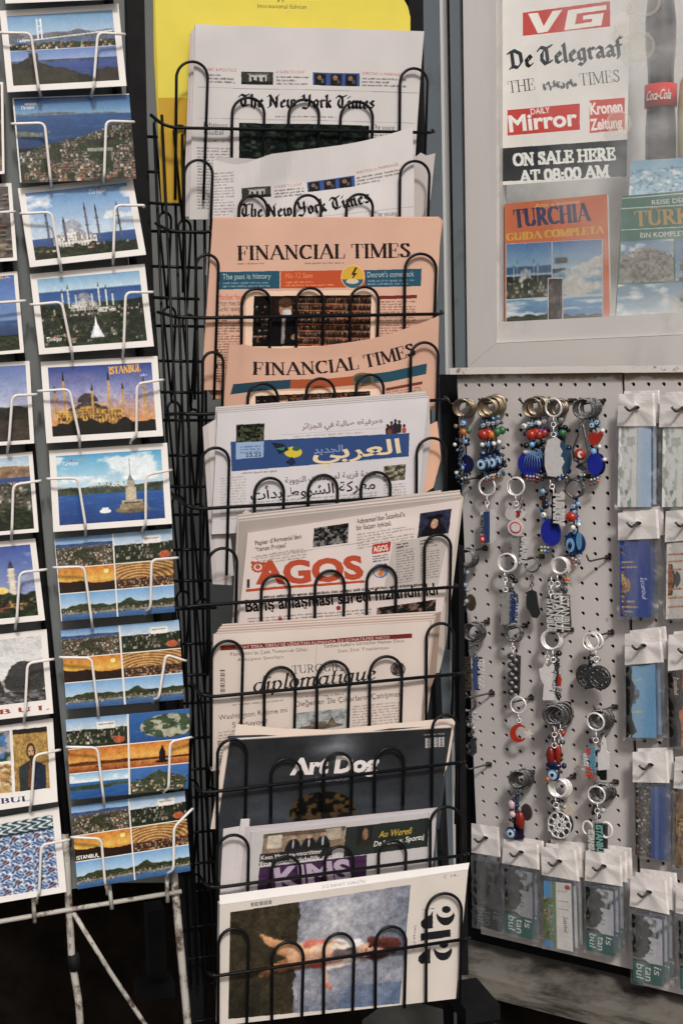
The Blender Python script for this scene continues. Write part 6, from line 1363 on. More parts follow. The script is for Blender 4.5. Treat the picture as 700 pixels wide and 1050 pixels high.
# ------------------------------------------------------------------ keychains
C = lambda *c: tuple(hexc(c))
WHITE, EYE_B, COB, NAVY, REDC, ORG, GRN, BLK, TEAL = C(226, 226, 224), C(120, 170, 214), C(34, 44, 150), C(22, 28, 62), C(160, 48, 34), C(196, 106, 44), C(52, 110, 66), C(22, 22, 26), C(40, 90, 120)
SIL = 'silver'
def rot2(th): return math.cos(th) * RTB + math.sin(th) * UPB, -math.sin(th) * RTB + math.cos(th) * UPB
class Key:
    def __init__(s, px, py, d=.03):
        s.px, s.py, s.d = px, py, d; s.o = PB((px, py), d); s.parts = []
    def p(s, dx, dy, dd=0.0): return PB((s.px + dx, s.py + dy), s.d + dd)
    def ring(s, r=9.4, mk=SIL, th=.0012, dx=0, dy=0, dd=0, tilt=0.0, n=1):
        m = MB(); r2 = random.Random(int(s.px * 3 + s.py))
        for k in range(n):
            ax = BN + RTB * (tilt + r2.uniform(-.15, .15)) + UPB * r2.uniform(-.1, .1)
            th *= 1.0 if k else 1.25
            m.torus(s.p(dx + k * 1.4, dy + k * r2.uniform(-.6, .6), dd - k * .0034), ax, r * PXM, th, 24, 6)
            m.torus(s.p(dx + k * 1.4, dy, dd - k * .0034 - th * 1.6), ax, r * PXM, th * .9, 24, 6)
        s.parts.append(('ring', [(m, mk)], [])); return s
    def chain(s, x0, y0, x1, y1, mk=SIL, r=1.7, dd=0):
        r *= 1.12
        m = MB(); L = math.hypot(x1 - x0, y1 - y0); n = max(2, int(L / (r * 1.75)))
        for k in range(n):
            t = (k + .5) / n; c = s.p(x0 + (x1 - x0) * t, y0 + (y1 - y0) * t, dd)
            ax = BN * .8 + RTB * .6 if k % 2 else RTB * .9 - BN * .4
            m.torus(c, ax, r * PXM, .00105, 10, 5, sx=1.0, u=UPB)
        s.parts.append(('chain', [(m, mk)], [])); return s
    def bead(s, dx, dy, r, col, dd=0, mk='enamel', eye=False, name='bead'):
        m = MB(); rr = r if hasattr(r, '__len__') else (r, r)
        m.ball(s.p(dx, dy, dd), (rr[0] * PXM, min(rr) * PXM * .8, rr[1] * PXM), col, 12, 8, (RTB, BN, UPB)); ch = []
        if eye:
            for f, cc, h in ((.62, WHITE, .1), (.42, EYE_B, .14), (.2, BLK, .17)):
                mm = MB(); mm.disc(s.p(dx, dy, dd) + BN * min(rr) * PXM * (.72 + h), RTB, UPB, rr[0] * PXM * f, rr[1] * PXM * f, BN, .0006, cc, 14); ch.append(('iris', [(mm, 'enamel')]))
        s.parts.append((name, [(m, mk)], ch)); return s
    def disc(s, dx, dy, rx, ry, col, t=.003, dd=0, mk='enamel', name='charm', n=22):
        m = MB(); m.disc(s.p(dx, dy, dd), RTB, UPB, rx * PXM, ry * PXM, BN, t, col, n); s.parts.append((name, [(m, mk)], [])); return s
    def eye(s, dx, dy, r, dd=0, col=None):
        m = MB(); m.ball(s.p(dx, dy, dd), (r * PXM, r * PXM * .35, r * PXM), col or NAVY, 16, 8, (RTB, BN, UPB)); ch = []
        for f, cc, h in ((.74, EYE_B, .34), (.52, WHITE, .40), (.36, EYE_B, .44), (.24, BLK, .48)):
            mm = MB(); mm.disc(s.p(dx, dy, dd) + BN * r * PXM * h, RTB, UPB, r * PXM * f, r * PXM * f, BN, .0006, cc, 16); ch.append(('iris', [(mm, 'enamel')]))
        s.parts.append(('eye_bead', [(m, 'enamel')], ch)); return s
    def poly(s, pts, col, t=.0025, dd=0, mk='enamel', name='charm', ch=()):
        m = MB(); m.slab([s.p(x, y, dd) for x, y in pts], BN, t, col); s.parts.append((name, [(m, mk)], list(ch))); return s
    def letters(s, txt, x0, y0, x1, y1, h, mk=SIL, col=None, t=.0022, dd=0.002, bold=.02, name='lettering', back=None):
        """raised letters running from (x0,y0) to (x1,y1) pixels, cap height h"""
        v, f = text_solid(txt, .5, bold); a, b = s.p(x0, y0, dd), s.p(x1, y1, dd); d = b - a; L = np.linalg.norm(d); d /= L
        u = np.cross(BN, d); xm, xM = v[:, 0].min(), v[:, 0].max()
        P = [a + d * (q[0] - xm) / (xM - xm) * L + u * q[1] / .69 * h * 1.15 * PXM + BN * q[2] * t * 2 for q in v]
        m = MB(); m.add(P, f, col); ch = []
        s.parts.append((name, [(m, mk)], ch)); return s
    def tassel(s, dx, dy, cols, L=7, dd=0):
        m = MB(); r2 = random.Random(int(dx * 7 + dy))
        for k, c in enumerate(cols):
            x = dx + (k - (len(cols) - 1) / 2) * 3.4; l = L * r2.uniform(.7, 1.2)
            m.tube([s.p(x, dy, dd), s.p(x + r2.uniform(-.6, .6), dy + l, dd)], .0005, 5, BLK); m.ball(s.p(x, dy + l, dd), 1.7 * PXM, c, 8, 6); m.ball(s.p(x, dy + l * .55, dd), 1.2 * PXM, C(200, 200, 210), 8, 6)
        s.parts.append(('tassel', [(m, 'enamel')], [])); return s
    def cord(s, x=0, y1=60):
        m = MB(); m.tube([s.p(0, 7, -.002), s.p(x * .5, 26, -.003), s.p(x, y1, -.004)], .0017, 7, C(24, 28, 48)); m.tube([s.p(3, 8, -.006), s.p(x + 3, 30, -.007), s.p(x + 4, y1 - 4, -.008)], .0014, 7, C(40, 60, 90)); s.parts.append(('cord', [(m, 'enamel')], [])); return s
    def cluster(s, x0, y0, x1, y1, n, cols, dd=-.006, seed=1):
        r2 = random.Random(seed + int(s.px)); m = MB()
        for k in range(n):
            q = r2.uniform(1.7, 3.3); m.ball(s.p(r2.uniform(x0, x1), y0 + (y1 - y0) * (k + r2.random()) / n, dd + r2.uniform(-.004, .003)), (q * PXM, q * PXM, q * PXM * r2.uniform(.7, 1.3)), cols[r2.randrange(len(cols))], 9, 6)
        s.parts.append(('small_beads', [(m, 'enamel')], [])); return s
    def done(s, label, group='keychains hanging on the pegboard'):
        o = add_empty('keychain', s.o); tag(o, label, 'keychain', group)
        for nm, pp, ch in s.parts:
            po = add_obj(nm, pp, o)
            for cn, cp in ch:
                c = add_obj(cn, cp, po, None); 
        s.obj = o; return o
def behind(o, n, dx, dy, dd, label, group='keychains hanging on the pegboard'):
    for k in range(1, n + 1):
        off = (BOARD.at((560 + dx * k, 600 + dy * k), 0) - BOARD.at((560, 600), 0)) - BN * dd * k
        c = copy_tree(o, None, [a + b for a, b in zip(o['_org'], off)]); c['label'] = label; c['group'] = group
def eyes(px, py, d, beads, disc=None, ringmk='brass', rn=3, tass=True, L=70):
    k = Key(px, py, d).ring(10, ringmk, .0013, n=rn, tilt=.35)
    for b in beads: k.bead(*b)
    return k
BEH = []
# row 1 ------------------------------------------------------
hook(482, 411); hook(517, 411); hook(556, 411); hook(577, 411); hook(617.5, 411); hook(586, 410)
k = Key(473, 418, .030).ring(9, 'brass', .0013, n=5, tilt=.4).bead(2, 16, 3.2, EYE_B, eye=True).bead(1.5, 25, 3.8, ORG).bead(7, 24, 3, GRN, -.004).bead(-6, 19, 2.4, C(150, 120, 110)).bead(-7, 38, 2.2, WHITE).bead(4, 35, 2.4, EYE_B).chain(-1, 12, 0, 74, 'pewter', 1.9).disc(4, 58, 9, 10, NAVY, .003, -.006).tassel(2, 66, [BLK, TEAL, BLK, NAVY], 12); k.cord(1, 62).cluster(-6, 30, 6, 74, 16, [EYE_B, NAVY, BLK, WHITE, COB, TEAL, C(60, 62, 70)], -.004); k.done('evil eye keychain with an orange bead, leftmost hook of the top row')
k = Key(498, 418, .036).ring(9.6, 'brass', .0013, n=5, tilt=.35).bead(-2, 18, 3.2, C(60, 62, 70), eye=True).bead(8, 16, 3.0, C(60, 62, 80), -.004, eye=True).bead(-3, 28, 5.8, REDC).bead(5, 28, 4.4, ORG, -.005).bead(11, 25, 4.4, GRN, -.008).bead(-4, 38, 2.6, WHITE).bead(2, 38.5, 2.6, C(80, 120, 160)).bead(8, 37, 2.6, WHITE, -.003).disc(2, 56, 10, 13, NAVY, .003, -.008).eye(-4, 58, 7.4, .004).eye(7, 56, 7.0, -.004).tassel(4, 66, [REDC, TEAL, ORG], 9); o = k.cord(2, 66).cluster(-7, 10, 12, 22, 6, [EYE_B, NAVY, BLK, WHITE, COB, TEAL, C(60, 62, 70)], -.006).cluster(-6, 36, 14, 70, 18, [EYE_B, NAVY, BLK, WHITE, COB, TEAL, C(60, 62, 70)], -.008); k.done('keychain with a big red bead and blue eye discs, second hook, top row'); BEH.append((k.obj, 'eye bead keychain behind the front one on the second hook of the top row'))
k = Key(545, 418, .034).ring(9.4, 'brass', .0013, n=4, tilt=.3).bead(-8, 19, 3, WHITE, eye=True).bead(0, 17, 3, C(70, 100, 130), eye=True).bead(7, 16, 2.8, WHITE, -.003).bead(-1, 28, 5.6, REDC).bead(7, 28, 4.8, C(150, 50, 40), -.004).bead(-6, 39, 3, BLK).bead(0, 38, 3, EYE_B).bead(6, 37, 2.6, BLK).disc(-3, 58, 13, 13, COB, .004, -.004).disc(9, 55, 9, 12, NAVY, .003, -.009)
m = MB()
for t in np.linspace(-9, 9, 7): m.tube([k.p(t * .3, 44, .002), k.p(t * .8, 52, .003), k.p(t, 62, .002)], .0006, 5, C(110, 150, 190))
k.parts.append(('thread', [(m, 'enamel')], [])); k.tassel(0, 66, [C(160, 60, 40), TEAL, REDC, BLK], 10); k.cord(1, 50).cluster(-8, 12, 10, 46, 14, [EYE_B, NAVY, BLK, WHITE, COB, TEAL, C(60, 62, 70)], -.008).cluster(8, 46, 16, 72, 8, [EYE_B, NAVY, BLK, WHITE, COB, TEAL, C(60, 62, 70)], -.010); k.done('keychain with a round cobalt disc under red beads, third hook of the top row'); BEH.append((k.obj, 'eye bead keychain behind the front one on the third hook of the top row'))
k = Key(567, 418, .042).ring(9, SIL, .0016, n=1).ring(7, 'brass', .001, 5, 1, -.006, n=3).chain(0, 10, 0, 30, SIL, 2.2)
k.poly([(-6, 33), (2, 30), (7, 34), (6, 40), (9, 45), (7, 50), (11, 56), (8, 62), (9, 68), (2, 71), (-6, 70), (-9, 60), (-9, 44)], C(206, 203, 204), .0022, name='charm').bead(9, 26, 3.6, GRN, -.010); k.done('keychain with a plain white wavy tag on a large silver ring, top row')
k = Key(571, 418, .022).ring(8.4, 'brass', .0012, n=3, tilt=.3).bead(4, 20, 3, BLK).bead(5, 30, 4, C(40, 60, 60)).disc(4, 52, 11, 16, C(56, 84, 110), .003).tassel(4, 66, [TEAL, EYE_B, NAVY, TEAL], 9); k.cord(4, 60).cluster(-2, 12, 12, 70, 18, [EYE_B, NAVY, BLK, WHITE, COB, TEAL, C(60, 62, 70)], -.005); k.done('keychain with a slate blue disc hanging behind the white wavy tag')
k = Key(597, 419, .040).ring(9.4, 'pewter', .0013, n=4, tilt=.3)
m = MB(); m.tube([k.p(-1, 15, 0), k.p(-5, 28, 0), k.p(-10, 42, 0), k.p(-9, 52, 0), k.p(-3, 57, 0), k.p(4, 54, 0), k.p(6, 45, 0), k.p(3, 30, 0), k.p(0, 15, 0)], .0019, 7, closed=True, fillet=0); k.parts.append(('teardrop', [(m, 'pewter')], []))
k.bead(-3, 47, 6, REDC, .001).poly([(-5, 45), (-3, 43.5), (-1, 44.5), (-2.5, 45), (-3.2, 47), (-2.2, 49), (-.6, 49.6), (-3, 50.6), (-5.4, 48.6)], C(230, 226, 222), .001, .011, name='crescent').poly([(-8, 60), (-3, 55), (5, 62), (0, 64)], C(60, 60, 66), .002, -.002).tassel(0, 62, [TEAL, BLK], 9); k.chain(0, 8, -1, 18, 'pewter', 2); k.done('keychain with a silver teardrop around a red crescent ball, right end of the top row')
k = Key(604, 418, .028).ring(9, 'pewter', .0012, n=3, tilt=.3).bead(3, 18, 3.4, C(90, 130, 160), eye=True).bead(8, 15, 3.2, C(70, 100, 130), eye=True).poly([(-2, 28), (3, 25), (7, 27), (11, 24), (13, 28), (9, 36), (3, 40), (0, 34)], REDC, .006, .003, name='heart').bead(4, 45, 3.4, EYE_B).bead(10, 40, 2.4, WHITE).disc(5, 58, 8, 11, COB, .004, .002).disc(9, 58, 7, 11, NAVY, .003, -.004).tassel(5, 68, [REDC, TEAL, C(206, 96, 50)], 9); k.cord(5, 60).cluster(-2, 10, 14, 24, 6, [EYE_B, NAVY, BLK, WHITE, COB, TEAL, C(60, 62, 70)], -.006).cluster(0, 40, 16, 72, 14, [EYE_B, NAVY, BLK, WHITE, COB, TEAL, C(60, 62, 70)], -.008); k.done('keychain with a red heart above a blue oval, right end of the top row')
for o_, lb in list(BEH): behind(o_, 1, 3.6, -1.2, .006, lb)
# row 2 ------------------------------------------------------
hook(493, 489); hook(546, 488); hook(572, 488); hook(604, 488)
k = Key(499, 499, .030).ring(9.2, SIL, .0016).chain(0, 10, 0, 24, SIL, 2)
k.poly([(-7, 26), (6, 24), (8, 25), (8, 56), (6, 58), (-7, 59)], C(206, 204, 204), .003, -.001, name='tag').poly([(-3.5, 26), (2.5, 25), (2.5, 57), (-3.5, 58)], C(44, 66, 110), .001, .0004, name='band').poly([(-7, 50), (-2.5, 49.6), (-2.5, 57), (-7, 57.6)], C(196, 40, 36), .001, .0011, name='flag').disc(-4.6, 53.6, 1.3, 1.6, WHITE, .0006, .0018, name='crescent'); k.letters('TÜRKİYE', -6.6, 28, -6.6, 48, 2.6, 'enamel', C(60, 60, 70), .0004, .0005); k.done('keychain with a white and blue flag tag on a bright ring, second row left')
k = Key(528, 499, .032).ring(9.2, SIL, .0014, n=2).chain(0, 9, 1, 20, SIL, 2.2).disc(-5, 28, 6.4, 6.4, C(200, 198, 196), .002, -.002).disc(2, 28, 7.2, 6.4, C(206, 204, 202), .002, -.004).disc(2, 28, 3.2, 3.6, C(150, 40, 44), .001, -.003).poly([(5, 24), (12, 27), (7, 33)], C(206, 204, 204), .002, -.005).disc(0, 42, 9, 8.4, C(214, 210, 208), .003, .003).disc(0, 42, 6.6, 6, C(196, 70, 62), .0008, .0038).disc(0, 42, 5.2, 4.6, C(220, 214, 212), .0008, .0046).poly([(-4.5, 51), (4, 51), (3, 78), (-3.5, 78)], C(186, 184, 184), .002, -.001, 'chrome').poly([(0, 51), (8, 51), (6, 80), (-1, 80)], C(46, 46, 50), .0015, -.003, 'pewter', name='plate').letters('ISTANBUL', 7, 52, 4, 79, 6.4, 'silver', None, .002, .0005, .045); k.chain(5, 8, 7, 26, 'pewter', 2, -.005); k.done('keychain with a round white and red emblem above silver letters, second row')  # dark plate behind the silver letters stands in for their shadow
k = Key(566, 490, .034).chain(-3, 2, 2, 16, SIL, 2.2).bead(-10, 14, 3, EYE_B).poly([(-11, 18), (-7, 18), (-7, 32), (-11, 33)], C(60, 34, 30), .003).bead(-9, 38, 3, WHITE, eye=True).disc(-2, 56, 11, 14, COB, .004, -.003).poly([(-1, 12), (3, 12), (3, 50), (-1, 50)], BLK, .002, .0005, name='bar').letters('TURKEY', 2, 14, 2.5, 49, 8, SIL, None, .004, .004, .06).tassel(-8, 66, [C(150, 190, 80), EYE_B, TEAL], 9); k.cluster(-12, 8, -6, 46, 9, [EYE_B, NAVY, BLK, WHITE, COB, TEAL, C(60, 62, 70)], -.005); k.done('keychain with vertical silver TURKEY letters over a cobalt disc, second row')
k = Key(588, 501, .034).ring(9, 'pewter', .0014, n=2, tilt=.2).bead(0, 18, 3, C(70, 110, 140), eye=True).bead(4, 16, 2.6, EYE_B).bead(-3, 29, (6, 5.4), REDC).bead(-1, 40, 2.8, WHITE).bead(5, 37, 2.4, WHITE).disc(1, 56, 11, 12, C(26, 48, 100), .004, -.003).disc(-4, 58, 4.4, 7, EYE_B, .002, .001).disc(5, 54, 3, 9, C(90, 140, 180), .002, .001).bead(-4, 58, (2, 3.6), BLK, .003).tassel(2, 66, [REDC, C(206, 150, 150), TEAL], 12); k.cord(0, 48).cluster(-5, 9, 7, 46, 10, [EYE_B, NAVY, BLK, WHITE, COB, TEAL, C(60, 62, 70)], -.005); k.done('keychain with a red bead above a blue eye disc, right end of the second row')
# row 3 ------------------------------------------------------
hook(498, 562, .06); hook(537, 566); hook(556, 570); hook(588, 568); hook(624, 571)
k = Key(476, 572, .040).ring(9, 'pewter', .0014, n=5, tilt=.35).chain(-5, 12, -2, 50, SIL, 1.8).disc(6, 46, 6, 9, C(90, 76, 50), .003, -.006, 'brass'); k.cord(-3, 60).cluster(-8, 14, 4, 60, 14, [BLK, C(70,70,74), C(150,150,154)], -.005); k.done('keychain with a dull brass medallion, leftmost in the third row beside the newspaper rack')
k = Key(519, 577, .036).ring(9.4, SIL, .0014, n=2, tilt=.2).chain(-2, 10, -1, 30, SIL, 2.2).poly([(-5, 32), (5, 30), (4, 62), (-6, 64)], C(196, 196, 200), .0022, -.001, 'chrome', name='plate').letters('ISTANBUL', 4.2, 32, 3.2, 63, 7.6, 'enamel', C(50, 72, 120), .0006, .0004, .03, ).poly([(5, 36), (9, 38), (8, 60), (5, 62)], C(150, 150, 156), .002, -.003, 'pewter'); k.chain(3, 9, 6, 34, 'pewter', 2.2, -.005).cluster(4, 10, 9, 60, 12, [C(60, 62, 66), C(110, 110, 114), C(170, 170, 174), BLK, C(40, 42, 46)], -.007); k.done('keychain with blue ISTANBUL letters on a silver plate, third row')
k = Key(545, 579, .030).ring(7.6, 'pewter', .0012).chain(0, 8, 0, 26, 'pewter', 1.6).poly([(-4, 27), (0, 26), (4, 28), (5, 34), (6, 42), (8, 50), (5, 55), (0, 54), (-3, 48), (-6, 42), (-6, 33)], C(44, 46, 48), .003, name='sole', mk='enamel'); k.done('keychain with a small dark sandal shaped charm, third row')
k = Key(573, 580, .038).ring(8.4, SIL, .0015, n=3, tilt=.2).chain(-2, 9, -2, 22, SIL, 2.4).poly([(-13, 32), (0, 28), (1, 68), (-12, 70)], C(34, 34, 38), .001, -.004, 'pewter', name='plate').letters('ISTANBUL', -12, 34, -12, 68, 6.8, 'silver', None, .003, 0, .03).letters('ISTANBUL', -5, 28, -4, 67, 6.8, 'silver', None, .003, .002, .03).poly([(2, 30), (10, 30), (12, 62), (9, 68), (1, 70), (-1, 62)], C(40, 40, 42), .003, -.001, 'pewter', name='plate').letters('ISTANBUL', 2, 31, 3, 68, 7, 'silver', None, .0012, .001, .02).disc(7, 27, 6, 8, C(196, 194, 192), .002, -.005).bead(7, 14, (4.4, 2.2), ORG, -.004).chain(6, 2, 8, 20, 'pewter', 1.8, -.006); k.chain(4, 10, 6, 30, 'pewter', 2.4, -.004).chain(-8, 12, -9, 34, SIL, 2.2, .002); k.cluster(-10, 12, 10, 34, 12, [C(60, 62, 66), C(110, 110, 114), C(170, 170, 174), BLK, C(40, 42, 46)], -.006); k.done('bunch of keychains with vertical silver and black ISTANBUL letters, third row')  # thin plate behind the left letters is added as their shadow
# row 4 ------------------------------------------------------
hook(500, 637, .06); hook(539, 641); hook(586, 645); hook(627, 648)
k = Key(482, 648, .040).ring(9, 'pewter', .0014, n=6, tilt=.4).chain(0, 12, 0, 26, 'pewter', 2).poly([(-9, 28), (0, 26), (1, 60), (-8, 62)], C(34, 32, 30), .001, -.003, 'pewter', name='plate').letters('Istanbul', -1, 60, -1, 26, 8, 'brass', None, .002, .001, .03).poly([(2, 26), (7, 25), (7, 58), (3, 60)], C(60, 76, 120), .002, -.004).letters('ISTANBUL', 9, 28, 9, 58, 5, 'silver', None, .002, -.004, .02); k.chain(4, 10, 5, 28, 'pewter', 2.2, -.004).cluster(2, 26, 12, 60, 10, [C(60,76,120), C(90,90,96), BLK], -.010); k.done('keychain with a gold cut-out skyline script, left end of the fourth row')  # thin plate under the script stands in for shadow behind it
k = Key(525, 649, .034).ring(8.4, 'pewter', .0012, n=3, tilt=.5).chain(0, 10, 1, 22, SIL, 2)
for j in range(9): k.bead(-1.5 + (j % 2) * 4, 24 + j * 4.6, (4.2, 3.6), C(50, 54, 56), mk='pewter', name='braid')
k.poly([(3, 22), (8, 24), (7, 62), (2, 62)], C(40, 42, 44), .003, -.006, 'pewter', name='fob'); k.done('keychain with a dark braided metal fob, fourth row')
k = Key(564, 656, .036).ring(9.6, SIL, .0014, n=3, tilt=.2).chain(2, 10, 3, 24, SIL, 2.4)
k.poly([(-12, 30), (-8, 28), (-6, 24), (-4, 29), (2, 24), (4, 28), (6, 36), (4, 42), (6, 50), (3, 56), (4, 62), (-8, 62), (-7, 46), (-10, 40)], C(220, 216, 216), .003, name='charm').letters('Istanbul', 6, 54, 9, 24, 6, 'pewter', None, .002, -.002, .03).poly([(8, 36), (11, 40), (10, 48), (6, 46)], C(186, 50, 40), .002, -.003, name='flag'); k.chain(-3, 10, -4, 26, SIL, 2.2, -.003).cluster(4, 12, 10, 60, 12, [C(60, 62, 66), C(110, 110, 114), C(170, 170, 174), BLK, C(40, 42, 46)], -.008); k.done('keychain with a white cut-out skyline charm and a touch of red, fourth row')
k = Key(609, 657, .038).ring(8.4, SIL, .0015, n=2).ring(8.4, SIL, .0015, -4, 1, .003).chain(1, 9, 2, 22, SIL, 2.6)
for dx, dy, dd in ((-7, 37, -.003), (5, 38, .002)):
    k.disc(dx, dy, 12, 12.5, C(70, 70, 70), .003, dd, 'pewter', 'medallion')
    m = MB(); m.torus(k.p(dx, dy, dd + .0006), BN, 10.4 * PXM, .001, 28, 6); m.torus(k.p(dx, dy, dd + .0006), BN, 6 * PXM, .0008, 22, 6)
    for a in range(10): m.ball(k.p(dx + 8.2 * math.cos(a * .628), dy + 8.2 * math.sin(a * .628), dd + .0006), 1.3 * PXM, None, 6, 4)
    k.parts.append(('relief', [(m, 'pewter')], []))
k.chain(-4, 9, -5, 26, 'pewter', 2.4, -.003).cluster(-6, 14, 8, 26, 7, [C(60, 62, 66), C(110, 110, 114), C(170, 170, 174), BLK, C(40, 42, 46)], -.004).disc(-9, 36, 11, 12, C(40, 40, 42), .003, -.012, 'pewter', 'medallion'); k.done('keychain with two round pewter medallions, right end of the fourth row')
# row 5 ------------------------------------------------------
hook(505, 710, .055); hook(545, 715); hook(583, 721); hook(631, 724)
k = Key(479, 722, .036).ring(7.6, 'pewter', .0011, n=2, tilt=.5).chain(2, 8, 6, 34, 'pewter', 1.7).poly([(3, 36), (8, 34), (9, 50), (4, 54)], C(50, 48, 46), .003, 0, 'pewter'); k.cluster(0, 8, 9, 52, 14, [C(60, 62, 66), C(110, 110, 114), C(170, 170, 174), BLK, C(40, 42, 46)], -.005); k.done('plain dark chain keychain, left end of the fifth row')
k = Key(531, 723, .032).ring(8.4, SIL, .0013).chain(0, 9, 1, 18, SIL, 2)
a = [(8.6 * math.cos(t), 29 + 9.4 * math.sin(t)) for t in np.linspace(-.75, -5.5, 16)] ; b = [(2.6 + 5.8 * math.cos(t), 28.5 + 6.4 * math.sin(t)) for t in np.linspace(-5.4, -.85, 14)]
k.poly(a + b, C(176, 52, 30), .003, name='crescent').poly([(10 + (5.4 if i % 2 == 0 else 2.2) * math.sin(i * math.pi / 5 + .2), 30 - (5.4 if i % 2 == 0 else 2.2) * math.cos(i * math.pi / 5 + .2)) for i in range(10)], C(216, 206, 196), .003, name='star'); k.done('keychain with a red crescent and a white star, fifth row')
k = Key(566, 733, .048).ring(9.4, 'pewter', .0016, n=9, tilt=.5).chain(2, 12, 2, 34, SIL, 2.4).chain(8, 10, 9, 34, SIL, 2.2, -.006).bead(-2, 42, (4.6, 10), C(120, 30, 24)).bead(6, 40, (4, 11), C(140, 40, 26), -.006).bead(1, 52, (9, 4), NAVY).eye(1, 61, 7.2, .002).bead(-5, 66, 2.6, ORG, .004).tassel(6, 50, [REDC, BLK], 9, -.008); k.cord(2, 46).cluster(-4, 14, 12, 60, 16, [BLK, NAVY, REDC, C(60, 62, 66), C(160, 160, 164)], -.008); k.done('keychain bunch ending in a pale blue eye below dark red drops, fifth row')
k = Key(610, 740, .042).ring(9, SIL, .0016).ring(9, 'pewter', .0014, 3, -3, -.006, n=6, tilt=.4).chain(1, 10, 0, 22, SIL, 2.4)
k.letters('Istanbul', 0, 52, -1, 26, 6, 'enamel', C(90, 150, 176), .002, .002, .03).letters('Love', -7, 50, -8, 32, 6, 'enamel', C(196, 204, 208), .002, .001, .03).poly([(-10, 28), (-5, 27), (-5, 33), (-8, 35), (-10, 32)], C(196, 70, 54), .002, .003, name='heart').letters('JOY', -3, 58, -3, 46, 6, 'enamel', C(196, 70, 50), .002, .003, .03).poly([(6, 20), (8, 14), (10, 20), (11, 30), (14, 32), (14, 49), (3, 50), (2, 33), (5, 30)], C(216, 214, 214), .003, 0, name='tower').poly([(4, 50), (11, 49), (11, 60), (5, 60)], BLK, .003, -.004, name='clasp'); k.chain(5, 10, 8, 24, 'pewter', 2.2, -.004); k.cluster(-6, 12, 10, 58, 14, [C(60, 62, 66), C(110, 110, 114), C(170, 170, 174), BLK, C(40, 42, 46)], -.008); k.done('keychain with a white tower and multicoloured letters, right end of the fifth row')
# row 6 ------------------------------------------------------
hook(502, 783, .05); hook(546, 791); hook(588, 796); hook(632, 801)
k = Key(530, 799, .044).ring(8.6, 'pewter', .0014, n=7, tilt=.45).chain(-3, 9, -4, 22, 'pewter', 2).bead(-6, 26, (4, 5), C(196, 170, 180)).bead(-5, 36, 3.6, C(206, 180, 186)).bead(3, 42, (5, 10), C(130, 36, 24)).poly([(-4, 46), (6, 46), (6, 62), (-4, 62)], C(36, 26, 50), .003, -.003).eye(-6, 55, 6.6, .003).disc(9, 34, 6, 9, C(60, 62, 66), .003, -.008, 'pewter').disc(11, 34, 5.4, 8.4, C(170, 170, 172), .001, -.012, 'chrome'); k.cord(-3, 50).cluster(-8, 12, 4, 48, 12, [BLK, NAVY, C(90, 60, 60), C(60, 62, 66)], -.006); k.done('keychain bunch with a pink bead and a blue eye, left in the lowest row')
k = Key(571, 808, .040).ring(9.4, SIL, .0014, n=5, tilt=.25).chain(-2, 10, -1, 20, SIL, 2.6).disc(11, 22, 6, 6.4, C(196, 186, 170), .002, -.008)
m = MB()
for a in range(9):
    t = a * 2 * math.pi / 9; m.torus(k.p(2 + 8.4 * math.cos(t), 38 + 9.6 * math.sin(t), 0), BN, 4.2 * PXM, .0009, 14, 5)
    t += .35; m.torus(k.p(2 + 4.2 * math.cos(t), 38 + 5 * math.sin(t), .001), BN, 2.8 * PXM, .0008, 12, 5)
m.torus(k.p(2, 38, 0), BN, 14 * PXM, .0011, 26, 5, sx=.9); k.parts.append(('filigree', [(m, SIL)], [])); k.disc(2, 38, 11, 13, C(30, 30, 32), .001, -.003, 'pewter'); k.cluster(-5, 12, 8, 28, 8, [C(60, 62, 66), C(110, 110, 114), C(170, 170, 174), BLK, C(40, 42, 46)], -.005).disc(5, 36, 12, 13, C(46, 46, 50), .003, -.010, 'pewter'); k.done('keychain with an open silver filigree charm, middle of the lowest row')
k = Key(611, 815, .040).ring(8.8, SIL, .0014).ring(8.8, 'pewter', .0013, 4, -3, -.006, n=6, tilt=.4).chain(1, 9, 1, 24, SIL, 2.4)
m = MB(); m.torus(k.p(10, 36, -.006), BN, 8 * PXM, .0024, 24, 8, sx=.8, u=RTB); m.torus(k.p(-9, 34, -.008), BN, 7 * PXM, .002, 24, 8, sx=.8, u=RTB); k.parts.append(('hoop_charm', [(m, 'header')], []))
k.poly([(-2, 30), (6, 29), (7, 62), (-1, 63)], C(30, 62, 62), .003, .001, name='plate').letters('ISTANBUL', -.6, 31, .6, 62, 6, 'enamel', C(130, 176, 170), .0006, .0018, .02).letters('ISTANBUL', -8, 36, -8, 61, 5, 'silver', None, .002, -.001, .03); k.cluster(-4, 12, 8, 32, 9, [C(60, 62, 66), C(110, 110, 114), C(170, 170, 174), BLK, C(40, 42, 46)], -.006).poly([(6, 30), (11, 31), (11, 58), (7, 58)], C(40, 42, 44), .003, -.006, 'pewter', name='plate'); k.done('keychain with a dark green ISTANBUL plate, right end of the lowest row')

